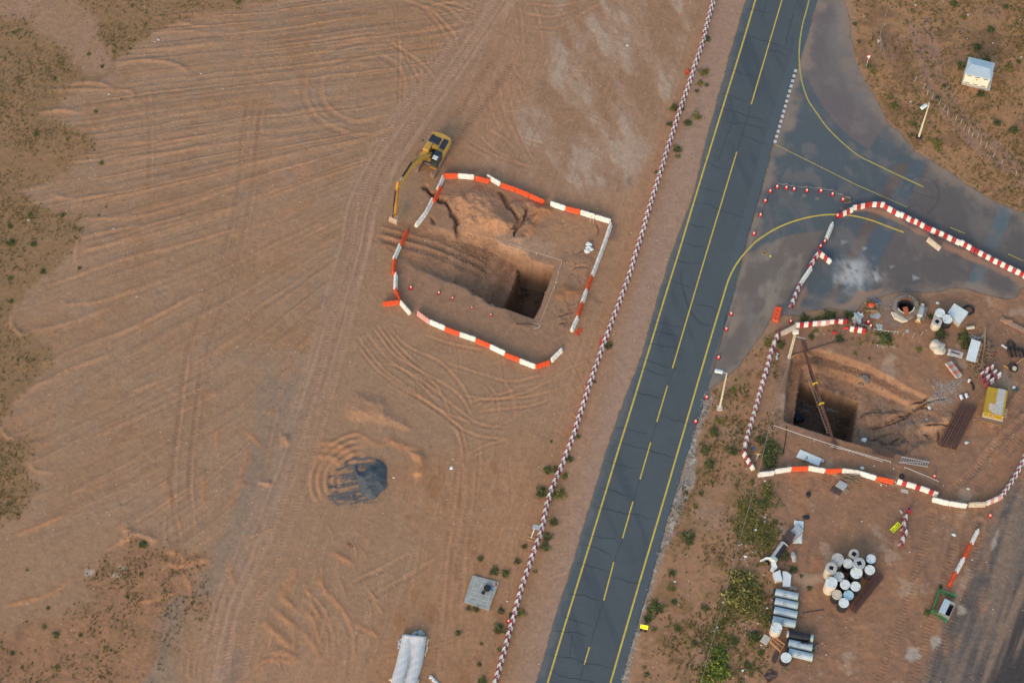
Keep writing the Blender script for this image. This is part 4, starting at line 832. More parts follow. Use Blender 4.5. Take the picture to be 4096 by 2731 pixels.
runb('B', [('O',(505,84),(612,82)),('W',(612,83),(732,93)),('O',(738,100),(846,126)),('W',(826,88),(926,145)),('O',(930,152),(1036,185)),('O',(1036,186),(1142,228)),('O',(1142,230),(1252,280)),('W',(1296,287),(1406,323)),('O',(1408,325),(1516,350)),('W',(1518,352),(1628,385)),('W',(1626,386),(1740,420))], "from the west along the left pit's north edge", RG, 0)
# right-hand pit ring
RG2 = 'plastic barriers south of the right pit'
runb('F', [('W',(260,375),(392,360)),('W',(393,350),(527,330)),('O',(527,329),(660,325)),('W',(656,321),(794,345)),('O',(795,346),(925,343)),('W',(922,342),(1062,360)),('W',(1062,362),(1195,402)),('O',(1197,404),(1335,432))], "from the west along the right pit's south edge", RG2, 0)
for i, (a, b) in enumerate([((1362,425),(1472,460)), ((1470,458),(1578,492)), ((1577,492),(1680,532))]):
    place(P_WRW, 'F', a, b, '%s of three white, red, white striped barriers south of the right pit' % nth(i), 'striped barriers south of the right pit')
runb('F', [('W',(1635,568),(1770,602)),('W',(1768,600),(1910,622))], 'of two beyond the striped ones, lower edge of the right pit', RG2, 0)
place(P_TAN, 'F', (1922,612), (2056,608), 'dirty cream concrete barrier at the corner below the right pit', None)
place(P_PW, 'F', (2060,600), (2176,552), 'grimy white and pink barrier sloping up beside the dirty cream one', None)
rr = [((2176,550),(2228,478)), ((2230,476),(2290,388)), ((2292,385),(2342,290)), ((2344,288),(2384,190)), ((2386,188),(2420,90))]
for i, (a, b) in enumerate(rr): place(P_MW4, 'F', a, b, '%s maroon and white barrier climbing the right edge from the grimy pink one' % nth(i), 'striped barriers at the right edge')
def line_of(P, c, a, b, n, lab, grp, alt=None, h=.86, j=0.25):
    p0 = Vector(at(c, *a, h)); p1 = Vector(at(c, *b, h)); d = (p1-p0)/n; rs = random.Random(n)
    for i in range(n):
        mid = p0+d*(i+.5); g = gz(mid.x, mid.y); o = dup(P if alt is None or i % 2 == 0 else alt); nrm = Vector((-d.y, d.x, 0)).normalized()
        o.location = (mid.x+nrm.x*rs.uniform(-.05, .05), mid.y+nrm.y*rs.uniform(-.05, .05), max(-.2, g)-.01); o.rotation_euler = (0, 0, math.atan2(d.y, d.x)+rs.uniform(-.012, .012))
        o.scale = (d.length/PL.get(id(P), 2.0)*.995, 1, 1); tag(o, lab(i), 'barrier', grp)
# long roadside row: bent at a few points
pts = [(2856,-12),(2810,165),(2700,492),(2600,815),(2550,985),(2510,1110),(2440,1300),(2370,1490),(2290,1745),(2200,1960),(2166,2110),(2085,2340),(2010,2620),(1975,2745)]
W3 = [at('P', *p, .86) for p in pts]; tot = sum((W3[i+1]-W3[i]).length for i in range(len(W3)-1)); nbar = 50; k = 0
cum = [0]
for i in range(len(W3)-1): cum.append(cum[-1]+(W3[i+1]-W3[i]).length)
def along_(s):
    for i in range(len(cum)-1):
        if s <= cum[i+1] or i == len(cum)-2: return W3[i]+(W3[i+1]-W3[i])*((s-cum[i])/(cum[i+1]-cum[i]))
rs = random.Random(9)
for i in range(nbar):
    a = along_(tot*i/nbar); b = along_(tot*(i+1)/nbar); d = b-a; mid = (a+b)/2; o = dup(P_MW)
    o.location = (mid.x+rs.uniform(-.04, .04), mid.y, max(-.15, gz(mid.x, mid.y))-.01); o.rotation_euler = (0, 0, math.atan2(-d.y, -d.x)+rs.uniform(-.015, .015)); o.scale = (d.length/2.0*.995, 1.05, 1)
    tag(o, '%s maroon and white striped barrier from the top of the long roadside row' % nth(i), 'barrier', 'maroon and white barriers in the long roadside row')
# west of the right pit
line_of(P_MW, 'D', (288,525), (66,1300), 7, lambda i: '%s maroon and white barrier down the row west of the right pit' % nth(i), 'striped barriers west of the right pit')
place(P_MW, 'D', (318,402), (285,520), 'maroon and white barrier just above the straight row west of the right pit', 'striped barriers west of the right pit')
place(P_MW, 'D', (372,275), (325,388), 'maroon and white barrier at the bend northwest of the right pit', 'striped barriers west of the right pit')
place(P_TAN, 'D', (392,285), (520,222), 'tan concrete barrier at the bend beside the cream utility pole', None)
for i, (a, b) in enumerate([((520,208),(675,196)), ((675,196),(830,182)), ((830,180),(985,174))]): place(P_WR if i != 1 else P_PW, 'D', a, b, '%s red and white barrier of the row north of the right pit' % nth(i), 'striped barriers north of the right pit')
place(P_6, 'D', (48,1328), (148,1500), 'long six-banded maroon and white barrier slanting at the southwest corner', None)
place(P_WR, 'D', (1012,238), (1155,258), 'lone pink and white barrier with an orange stake across it', None)
o = place(P_ORG, 'D', (400,64), (364,196), 'orange plastic barrier tipped on its side by the apron edge', None, h=.4)
o.rotation_euler = (R(90), 0, o.rotation_euler.z); o.rotation_mode = 'XYZ'; o.location.z += .28
# junction ring
RG3 = 'red and white barriers round the junction bend'
jb = [('R',(768,440),(885,385)), ('W',(885,372),(1020,345)), ('R',(1020,340),(1160,345)), ('R',(1157,355),(1296,435)), ('W',(1296,425),(1415,490)), ('W',(1415,482),(1530,545)), ('R',(1530,545),(1668,605)), ('R',(1668,605),(1812,675)), ('W',(1812,665),(1935,735)), ('R',(1940,738),(2070,805)), ('R',(2070,808),(2195,868)), ('R',(2195,870),(2325,930)), ('R',(2325,932),(2455,1000))]
for i, (k_, a, b) in enumerate(jb): place(P_RW if k_ == 'R' else P_WR, 'C', a, b, '%s red and white barrier round the junction bend, counted from its cones' % nth(i), RG3)
place(P_WHC, 'C', (712,508), (662,632), 'white barrier between two cones by the yellow curve', None)
place(P_TAN, 'C', (1532,640), (1640,725), 'dusty white concrete barrier alone on the closed side road', None)
place(P_RW, 'C', (588,748), (700,840), 'red and white barrier jutting right from the broken side-road line', None)
place(P_WR, 'C', (583,768), (512,885), 'maroon and white barrier sloping down from the jutting one', None)
place(P_WHC, 'C', (528,885), (447,1005), 'plain white barrier in the middle of the broken side-road line', None)
place(P_MW4, 'C', (440,1010), (398,1110), 'maroon and white barrier below the plain white one', None); place(P_MW4, 'C', (396,1112), (355,1225), 'last maroon and white barrier, bottom of the broken side-road line', None)
# loose ones
place(P_MW4, 'AB', (765,310), (640,850), 'upper of two maroon and white barriers beside the yellow board', None); place(P_MW4, 'AB', (770,840), (560,1370), 'lower of two maroon and white barriers beside the yellow board', None)
runb('H', [('W',(1000,240),(942,358)), ('O',(936,362),(878,482)), ('W',(876,484),(812,604)), ('O',(806,606),(748,724))], 'down the line of four by the gray track', 'four barriers beside the gray dirt road', 0)
o = place(P_FAD, 'E', (850,705), (960,850), 'faded red and cream barrier leaning on its side by the rubble', None, h=.6); o.rotation_euler = (R(62), 0, o.rotation_euler.z); o.location.z += .35; o.scale = (1.0, 1.0, 1.25)
for i, (a, b) in enumerate([((700,995),(440,1215)), ((770,1110),(455,1330)), ((865,1165),(540,1420))]):
    place([P_MW4, P_MW4, P_MW4][i], 'AC', a, b, '%s of three maroon and white barriers stacked side by side above the yellow container' % ['upper left','middle','lower right'][i], 'three striped barriers parked side by side')
place(P_RW, 'AC', (640,1010), (430,1190), 'maroon and white barrier behind the three parked side by side', None)
for P in PROTOS:
    for ch in list(P.children): bpy.data.objects.remove(ch)
    bpy.data.objects.remove(P)

# ---------------------------------------------------------------- cones
def cone_proto(with_band=True):
    r = bpy.data.objects.new('traffic_cone', None); col.objects.link(r)
    b = MB(); b.bevbox((0,0,.03), (.46,.46,.06), .06); b.build('base', M_BLK, r)
    c = MB(); c.cyl((0,0,.05), (0,0,.78), .19, .035, n=16); c.build('cone', mat('cone_red', AP(222, 38, 36), .5, .06, 4), r)
    s = MB(); s.cyl((0,0,.36), (0,0,.58), .131, .084, n=16); s.build('reflective_band', M_WPT, r); return r
CP = cone_proto()
cones = [('C',232,215,'first cone from the left in the curved row across the junction'),('C',312,222,'second cone from the left in the curved row across the junction'),('C',378,235,'third cone from the left in the curved row, over a round patch'),('C',487,247,'fourth cone from the left in the curved row across the junction'),
 ('C',608,250,'fifth cone from the left in the curved row across the junction'),('C',708,278,'sixth cone of the curved row, nearest the wire debris'),('C',795,325,'cone standing against the broken wire frame'),('C',173,252,'plain orange-red cone where the taped row turns down'),
 ('C',130,335,'cone just below the turn of the taped row'),('C',90,457,'second cone below the turn of the taped row'),('C',33,617,'cone on the asphalt left of the yellow curve'),('C',750,462,'cone at the near end of the junction barriers'),('C',640,682,'cone with a black foot between the white and striped barriers'),('C',605,725,'cone touching the top of the broken side-road barrier line'),
 ('P',2924,1257,'cone at the road edge beside the brown apron'),('P',2905,1318,'cone with an amber flasher at the road edge'),('Z',1650,822,'cone at the apron edge above the cream lamp post'),('Y',852,235,'cone at the narrow end of the apron left of the lamp post'),('Y',738,488,'cone with amber flasher lowest along the road edge'),
 ('B',267,928,'largest cone inside the left pit ring, nearest the west barriers'),('B',472,965,'second cone from the west inside the left pit ring'),('B',573,1004,'third cone from the west inside the left pit ring'),('B',716,1074,'fourth cone from the west inside the left pit ring'),('B',856,1128,'fifth cone inside the left pit ring, closest to the shaft'),
 ('D',476,196,'cone behind the barrier row near the utility pole'),('D',1169,203,'upper of two cones left of the well head'),('D',1192,236,'lower of two cones left of the well head'),('F',1645,407,'cone beside the worn tracks east of the right pit'),('F',2083,715,'cone alone below the grimy pink barrier'),('J',1270,1192,'cone leaning at the long barrier row near the concrete chamber')]
for i, (c, x, y, lab) in enumerate(cones):
    p = on(c, x, y); o = CP if i == 0 else dup(CP); o.location = (p.x, p.y, p.z); o.rotation_euler = (0, 0, (i*37 % 90)*math.pi/180)
    sc = 1.12 if c != 'B' else (1.15, .95, .8, .7, .75)[[q for q in range(len(cones)) if cones[q][0] == 'B'].index(i)]; o.scale = (sc, sc, sc); tag(o, lab, 'traffic cone', 'traffic cones')
m = MB(); p = on('D', 850, 296); m.cyl((p.x,p.y,p.z+.16), (p.x+.65,p.y-.02,p.z+.05), .17, .04, n=14); solo(m, 'fallen_cone', mat('cone_red', AP(222,38,36)), 'red cone fallen on its side in the weeds north of the right pit', 'traffic cone')
m = MB(); p = on('D', 990, 254); m.cyl((p.x,p.y,p.z+.14), (p.x-.6,p.y-.02,p.z+.05), .15, .04, n=14); solo(m, 'fallen_cone', mat('cone_red', AP(222,38,36)), 'red cone lying end-on beside the lone pink barrier', 'traffic cone')
# warning tape strung along the junction cones
tp = MB(); 
for a, b in (((3108,742),(3145,746)), ((3145,746),(3176,752)), ((3176,752),(3227,757)), ((3227,757),(3283,760)), ((3283,760),(3330,770)), ((3330,770),(3370,790)), ((3080,765),(3061,800)), ((3061,800),(3042,860)), ((3042,860),(3015,935)), ((3015,935),(2990,1035)), ((2990,1035),(2950,1150)), ((2950,1150),(2924,1250)), ((2924,1250),(2903,1310)), ((2903,1310),(2873,1430))):
    p0 = atp(*a); p1 = atp(*b); n_ = 5
    q = [p0.lerp(p1, i/n_)+Vector((0,0,.72-.35*math.sin(math.pi*i/n_))) for i in range(n_+1)]
    for i in range(n_): tp.beam(q[i], q[i+1], .012, .05)
solo(tp, 'warning_tape', mat('grey_white_tape', AP(150,156,160), .6, .3, 6), 'thin pale warning tape strung from cone to cone round the junction', 'tape')

# ---------------------------------------------------------------- excavator
O = at('A', 1041, 607, 0); hd = Vector((-.437, -.9, 0)).normalized(); lf = Vector((-hd.y, hd.x, 0)); th = math.atan2(hd.y, hd.x)
def hit(cx, cy, lat=0.0):
    d = ray(*px_of('A', cx, cy)); q = O+lf*lat; t = (q-cam_loc).dot(lf)/d.dot(lf); p = cam_loc+d*t
    return ((p-O).dot(hd), p.z)
ex = thing('excavator', 'yellow tracked excavator with its long arm reaching down beside the left pit', 'excavator', O, th)
def xz(mb, pts, y0, y1, mi=0):
    n = len(pts); vs = [(x, y0, z) for x, z in pts]+[(x, y1, z) for x, z in pts]
    ar = sum(pts[i][0]*pts[(i+1) % n][1]-pts[(i+1) % n][0]*pts[i][1] for i in range(n))
    f = [tuple(range(n)), tuple(range(2*n-1, n-1, -1))]+[(i, n+i, n+(i+1) % n, (i+1) % n) for i in range(n)]
    if ar < 0: f = [t[::-1] for t in f]
    mb.add(vs, f, mi)
def limb(mb, P, hs, wy, y=0, mi=0):
    """box-section arm along a (s, z) centre line with half heights hs"""
    up = []; dn = []
    for i, p in enumerate(P):
        a = P[max(0, i-1)]; b = P[min(len(P)-1, i+1)]; dx, dz = b[0]-a[0], b[1]-a[1]; L = math.hypot(dx, dz); nx, nz = -dz/L, dx/L
        up.append((p[0]+nx*hs[i], p[1]+nz*hs[i])); dn.append((p[0]-nx*hs[i], p[1]-nz*hs[i]))
    for i in range(len(P)-1): xz(mb, [up[i], up[i+1], dn[i+1], dn[i]], y-wy/2, y+wy/2, mi)
for s in (-1, 1):
    y0 = s*1.2; t = MB(); xz(t, [(-2.1,.12),(2.1,.12),(2.45,.5),(2.1,.88),(-2.1,.88),(-2.45,.5)], y0-.22, y0+.22); tr = t.build('track_frame', M_STL, ex)
    g = MB(); per = []; rr_ = .45; Ls = 2.15
    nS = 15
    for i in range(nS): x = -Ls+2*Ls*(i+.5)/nS; per.append((x, .5+rr_, 0)); per.append((x, .5-rr_, 180))
    for i in range(5):
        a = -90+36*(i+.5); per.append((Ls+rr_*math.cos(R(a)), .5+rr_*math.sin(R(a)), a-90)); per.append((-Ls-rr_*math.cos(R(a)), .5+rr_*math.sin(R(a)), 90-a+180))
    for x, z, a in per:
        g.box((x, y0, z), (.24, .62, .07), ry=R(-a)); nx = -math.sin(R(a)); nz = math.cos(R(a))
        for dx in (-.07, .06): g.box((x+nx*.06+dx*math.cos(R(a)), y0, z+nz*.06+dx*math.sin(R(a))), (.025, .6, .07), ry=R(-a))
    g.build('track', M_SHO, ex)
c = MB(); c.box((0,0,.72), (2.2,1.7,.34)); c.cyl((0,0,.85), (0,0,1.12), .75, n=24); c.build('undercarriage', M_STL, ex)
ub = MB()
rear = [(-3.05,-.95),(-2.85,-1.38),(-2.2,-1.42),(1.05,-1.42),(1.05,1.42),(-2.2,1.42),(-2.85,1.38),(-3.05,.95),(-3.15,.4),(-3.15,-.4)]
ub.prism(rear, 1.12, 1.34)
ub.prism([(-3.05,-.95),(-2.85,-1.36),(-2.3,-1.4),(-2.3,1.4),(-2.85,1.36),(-3.05,.95),(-3.13,.4),(-3.13,-.4)], 1.34, 2.28)    # counterweight
ub.bevbox((-1.1,-1.0,1.80), (2.36,.84,.92), .08); ub.bevbox((-1.25,.95,1.78), (2.05,.92,.88), .08); ub.bevbox((-1.55,0,1.76), (1.45,1.1,.84), .06)
ub.bevbox((.55,-1.05,1.62), (.95,.72,.56), .06); ub.bevbox((.95,-1.1,1.5), (.45,.5,.5), .05)
ub.build('upper_body', M_YEL, ex)
hh = MB(); hh.bevbox((-1.85,-.55,2.30), (1.15,1.55,.12), .06); hh.bevbox((-1.75,.86,2.32), (1.55,.78,.18), .09); hh.build('engine_hood', M_DRK, ex)
bb = MB(); bb.box((-.35,-.1,1.45), (.95,.75,.3))
for k in range(5): bb.cyl((-.75+.2*k,-.4,1.62), (-.7+.2*k,.25,1.66), .035, n=6)
bb.build('pump_bay', M_BLK, ex)
ht = MB(); ht.cyl((-2.3,-1.0,2.3), (-2.3,-1.0,2.62), .09, n=12); ht.build('exhaust', M_BLK, ex)
cb = MB(); cb.bevbox((.65,.92,1.42), (1.75,.92,.5), .05)
for x in (-.18, 1.48):
    for y in (.5, 1.34): cb.beam((x,y,1.6), (x-(.12 if x > 0 else 0), y, 2.85), .08, .08)
cb.bevbox((.52,.92,2.9), (1.45,.92,.12), .06); ca = cb.build('cab', M_DRK, ex)
gl = MB(); xz(gl, [(-.15,1.66),(1.47,1.66),(1.35,2.82),(-.15,2.82)], 1.30, 1.335); xz(gl, [(-.15,1.66),(1.47,1.66),(1.35,2.82),(-.15,2.82)], .505, .54)
gl.add([(1.50,.56,1.66),(1.50,1.30,1.66),(1.38,1.30,2.82),(1.38,.56,2.82)], [(0,1,2,3)]); gl.build('cab_window', M_GLS, ca)
rf = MB(); rf.bevbox((.95,.92,2.985), (.62,.70,.05), .04); rf.build('roof_hatch', M_SHT, ca)
cf = MB(); cf.box((1.6,.92,1.3), (.35,.95,.12)); cf.build('cab_step', M_YDK, ca)
f0 = (.35, 1.9); kn = hit(772, 672); el = hit(600, 930); tipp = hit(566, 1300)

bm_ = MB(); ctr = [f0, ((f0[0]*2+kn[0])/3, (f0[1]*2+kn[1])/3+.45), ((f0[0]+2*kn[0])/3, (f0[1]+2*kn[1])/3+.5), (kn[0], kn[1]+.1), ((kn[0]+el[0])/2, (kn[1]+el[1])/2), el]
limb(bm_, ctr, [.22, .38, .44, .40, .30, .18], .42); bo = bm_.build('boom', M_YEL, ex)
hp = MB()
for k in range(4):
    y = -.20+.09*k; hp.tube([(ctr[0][0]-.3, y, ctr[0][1]+.3)]+[(p[0]-.15*0, y, p[1]+h_+.07) for p, h_ in zip(ctr[1:4], (.46,.52,.48))], .028, n=5)
hp.build('hydraulic_hose', M_YEL, bo)
bc = MB()
for y in (-.36, .36): bc.cyl((1.1, y, 1.5), ((ctr[1][0]+ctr[2][0])/2+.3, y, (ctr[1][1]+ctr[2][1])/2), .10, n=10)
bc.build('boom_cylinder', M_DRK, ex)
sc_ = MB(); a_ = Vector((kn[0]-.1, 0, kn[1]+.75)); e_ = Vector((el[0]-.15, 0, el[1]+.55)); m_ = a_.lerp(e_, .68)
sc_.cyl(a_, m_, .13, n=12); sc_.build('stick_cylinder', M_BLK, bo); r_ = MB(); r_.cyl(m_, e_, .06, n=10); r_.build('piston_rod', mat('chrome', AP(215,215,215), .25, .02, 3, metal=.6), bo)
st_ = MB(); d_ = Vector((tipp[0]-el[0], 0, tipp[1]-el[1])).normalized(); s0 = (el[0]-d_.x*.9, el[1]-d_.z*.9+.15)
limb(st_, [s0, el, (el[0]+(tipp[0]-el[0])*.25, el[1]+(tipp[1]-el[1])*.25), tipp], [.14, .34, .26, .13], .30); so_ = st_.build('stick', M_YDK, ex)
bcy = MB(); q0 = Vector((el[0]+.35, 0, el[1]-.1)); q1 = Vector((tipp[0]+.55, 0, tipp[1]+1.0)); bcy.cyl(q0+Vector((.35,0,0)), q0.lerp(q1, .6)+Vector((.2,0,0)), .10, n=10); bcy.cyl(q0.lerp(q1, .6)+Vector((.2,0,0)), q1, .05, n=8); bcy.build('bucket_cylinder', M_BLK, so_)
lk = MB(); lk.beam((tipp[0]+.55,-.1,tipp[1]+1.0), (tipp[0]+.35,-.1,tipp[1]-.1), .08, .14); lk.beam((tipp[0]+.55,.1,tipp[1]+1.0), (tipp[0],.1,tipp[1]+.5), .08, .14); lk.build('linkage', M_RST, so_)
bk = MB(); bx, bz = tipp; prof_ = [(bx-.1,bz),(bx+.45,bz+.1),(bx+.75,bz-.35),(bx+.7,bz-.9),(bx+.3,bz-1.2),(bx-.2,bz-1.2)]
g0 = 0.0-(bz-1.2)
for i in range(5): xz(bk, [prof_[i], prof_[i+1], (prof_[i+1][0]-.06, prof_[i+1][1]-.04), (prof_[i][0]-.06, prof_[i][1]-.04)], -.6, .6)
for y in (-.6, .57): xz(bk, prof_, y, y+.03)
for k in range(5): bk.box((bx-.32, -.5+.25*k, bz-1.2), (.28,.09,.07))
bko = bk.build('bucket', mat('bucket_steel', AP(168,148,130), .7, .2, 4, dirt=AP(120,90,70), dirtamt=.6), ex)
if bz-1.24 < 0.02: bko.location.z += 0.02-(bz-1.24)
hr = MB(); hr.tube([(.3,-1.5,1.9),(.5,-1.75,2.3),(1.35,-1.75,2.2),(1.45,-1.5,1.4)], .025, n=5); hr.tube([(-.9,-1.45,2.1),(-.9,-1.85,2.55)], .02, n=5); hr.box((-.9,-1.9,2.6), (.06,.22,.34)); hr.build('handrail_and_mirror', M_BLK, ex)
ld = MB(); ld.bevbox((1.25,-1.1,1.9), (.28,.4,.3), .05); ld.build('toolbox', M_YDK, ex)

# ---------------------------------------------------------------- helpers for slabs read off their top outline
def topslab(name, c, pts, ht, mats, label, cat, group=None, base=None, mside=None, parent=None, tilt=0):
    q = [at(c, x, y, 0) for x, y in pts]; cx = sum(p.x for p in q)/len(q); cy = sum(p.y for p in q)/len(q)
    g = gz(cx, cy) if base is None else base
    q = [at(c, x, y, g+ht) for x, y in pts]; m = MB(); m.prism([(p.x, p.y) for p in q], g-.03 if ht > .1 else g+.004, g+ht, 0, mside)
    cx = sum(p.x for p in q)/len(q); cy = sum(p.y for p in q)/len(q)
    if parent is not None: return m.build(name, mats, parent, (0,0,0), 0, parent.location)
    return solo(m, name, mats, label, cat, group, origin=(cx, cy, g))
def sheetm(name, c, pts, z, mats, label, cat, n=8, amp=.08, seed=1, group=None, thick=.02, corr=0, smooth=False):
    """a crumpled or bent four-cornered sheet with thickness"""
    rs = random.Random(seed); P = [at(c, x, y, 0) for x, y in pts]; cx = sum(p.x for p in P)/4; cy = sum(p.y for p in P)/4; g = gz(cx, cy)
    P = [at(c, x, y, g+z) for x, y in pts]; G = {}; m = MB(); ph = [rs.uniform(0, 6) for _ in range(6)]
    for s in (0, 1):
        for i in range(n+1):
            for j in range(n+1):
                u, v = i/n, j/n; p = P[0]*(1-u)*(1-v)+P[1]*u*(1-v)+P[2]*u*v+P[3]*(1-u)*v
                zz = amp*(math.sin(u*7+ph[0]+v*3)+math.sin(v*9+ph[1]-u*4)+.6*math.sin(u*17+ph[2])*math.sin(v*15+ph[3]))*.5
                if corr: zz += .03*(1 if int(v*corr*2) % 2 else -1)
                e = min(u, v, 1-u, 1-v)*4
                dx = amp*.8*math.sin(v*11+ph[4])*(1 if e < .6 else 0); dy = amp*.8*math.sin(u*12+ph[5])*(1 if e < .6 else 0)
                m.v.append((p.x+dx, p.y+dy, max(g+.01, p.z+zz)-s*thick)); G[s, i, j] = len(m.v)-1
    for i in range(n):
        for j in range(n):
            a, b, c_, d = G[0,i,j], G[0,i+1,j], G[0,i+1,j+1], G[0,i,j+1]; m.f.append((a, b, c_, d)); m.f.append((G[1,i,j+1], G[1,i+1,j+1], G[1,i+1,j], G[1,i,j]))
    for k in range(n):
        for (A, B) in (((k,0),(k+1,0)), ((n,k),(n,k+1)), ((k+1,n),(k,n)), ((0,k+1),(0,k))): m.f.append((G[0,A[0],A[1]], G[1,A[0],A[1]], G[1,B[0],B[1]], G[0,B[0],B[1]]))
    m.m = [0]*len(m.f); return solo(m, name, mats, label, cat, group, smooth=smooth)
# ---------------------------------------------------------------- standing shafts and lids
def drum(c, x, y, r, h, lid, side, label, group, hole=None, flip=0.0, sc=None):
    """x, y, r read from the photo: centre and radius of the top"""
    s = CR[c][2]; p = at(c, x, y, h); q = at(c, x+r, y, h); R_ = q.x-p.x; g = gz(p.x, p.y); g = max(g, -.2); p = at(c, x, y, h+g)
    o = thing('concrete_shaft', label, 'concrete shaft', (p.x, p.y, g), flip, group)
    b = MB(); n = 32
    b.cyl((0,0,0), (0,0,h-.06), R_, n=n, mi=0); b.build('wall', side, o)
    l = MB()
    if hole:
        hs = R_*hole; zt = h; out = [(R_*math.cos(2*math.pi*i/n), R_*math.sin(2*math.pi*i/n)) for i in range(n)]
        inn = []
        for i in range(n):
            a = 2*math.pi*i/n; ca, sa = math.cos(a), math.sin(a); k = hs/max(abs(ca), abs(sa)); inn.append((ca*k, sa*k))
        vs = [(x_, y_, zt) for x_, y_ in out]+[(x_, y_, zt) for x_, y_ in inn]+[(x_, y_, zt-.06) for x_, y_ in out]+[(x_, y_, zt-.055) for x_, y_ in inn]
        l.add(vs, [(i, (i+1)%n, n+(i+1)%n, n+i) for i in range(n)]+[(2*n+i, 2*n+(i+1)%n, (i+1)%n, i) for i in range(n)]+[(n+i, n+(i+1)%n, 3*n+(i+1)%n, 3*n+i) for i in range(n)])
        l.build('cover', lid, o); d = MB(); d.add([(x_, y_, zt-.05) for x_, y_ in ((-hs,-hs),(hs,-hs),(hs,hs),(-hs,hs))], [(0,1,2,3)]); d.build('opening_shade', mat('pitch_dark', (.006,.006,.008), .95, 0), o)  # near-black sheet under the hole, painted as the shade inside the shaft
    else:
        l.cyl((0,0,h-.06), (0,0,h), R_*1.005, n=n); l.build('cover', lid, o)
        for a in (0, math.pi):
            k = MB(); k.box((R_*.8*math.cos(a), R_*.8*math.sin(a), h+.012), (R_*.26, .05, .03), rz=a); k.build('lifting_eye', M_BLK, o)
    return o
GK = 'upright shafts clustered by the steel beams'
for x, y, r, h, lid, side, lab, hole, fl in (
 (425,282,126,2.3,M_CON,M_GAL,'plain gray shaft at the upper left of the cluster',None,.3), (765,178,108,1.5,M_CON,M_CRM,'cream shaft with a square hole at the top of the cluster',.42,.9),
 (635,377,106,1.5,M_LID,M_TAR,'black shaft with white lid between the plain gray and the gray holed ones',None,1.5), (875,372,126,2.4,M_GAL,M_GPP,'tall gray shaft with a square hole, right of centre',.37,.25),
 (1120,285,103,1.5,M_LID,M_TAR,'black shaft with torn white lid at the far upper right',None,-.2), (1095,512,109,1.9,M_LID,M_TAR,'black shaft with white lid at the head of the steel beams',None,-1.0),
 (815,572,126,2.2,M_LID,M_TAR,'largest black shaft with white lid, middle of the cluster',None,-1.0), (290,468,122,2.6,M_CON,M_CRM,'tall cream shaft with a square hole at the left edge',.36,-.25),
 (450,652,107,1.5,M_LID,M_TAR,'black shaft with off-white lid between the two tall cream ones',None,-.4), (290,780,127,2.6,M_LID,M_CRM,'tall cream shaft with a white lid at the lower left',None,-1.0),
 (578,820,107,1.7,M_LID,M_TAR,'black shaft with smudged white lid at the cluster centre',None,-.8), (795,857,107,1.7,M_LID,M_TAR,'black shaft with white lid nearest the middle of the beams',None,-.6),
 (408,1030,109,1.7,M_CRM,M_TAR,'black shaft with speckled off-white lid below the tall cream one',None,.25), (650,1038,107,1.7,M_LBL,M_TAR,'black shaft with a pale blue lid',None,-1.1), (550,1200,108,1.9,M_LID,M_TAR,'black shaft with stained lid at the bottom tip of the cluster',None,1.0)):
    drum('K', x, y, r, h, lid, side, lab, GK, hole, fl)
drum('L', 630, 372, 104, 1.6, M_LID, M_CRM, 'cream shaft with white lid behind the square-holed one near the slab', None, None, -.8)
drum('L', 570, 550, 103, 1.6, M_CON, M_CRM, 'cream shaft with a square hole beside the black one near the slab', None, .42, .78)
drum('L', 785, 500, 105, 1.6, M_LID, M_TAR, 'black shaft with a bright white lid in front of the big slab', None, None, .5)
drum('G', 335, 1092, 49, 2.0, M_LID, M_CRM, 'cream shaft with white lid at the foot of the stacked pipes', None, None, -.6)
drum('G', 417, 1348, 46, 1.5, M_LID, M_TAR, 'black shaft with white lid at the end of the lower pipes', None, None, 1.5)
topslab('concrete_slab', 'L', [(925,172),(1224,357),(1038,610),(788,362)], 1.0, [M_SHT, M_CON], 'big square white-topped concrete block beside the three shafts', 'concrete block', mside=1)
p = on('L', 1225, 320); m = MB(); m.ring((p.x, p.y, p.z+.12), .62, .14, n=24); solo(m, 'tyre', M_BLK, 'black tyre half hidden behind the big white-topped block', 'tyre')
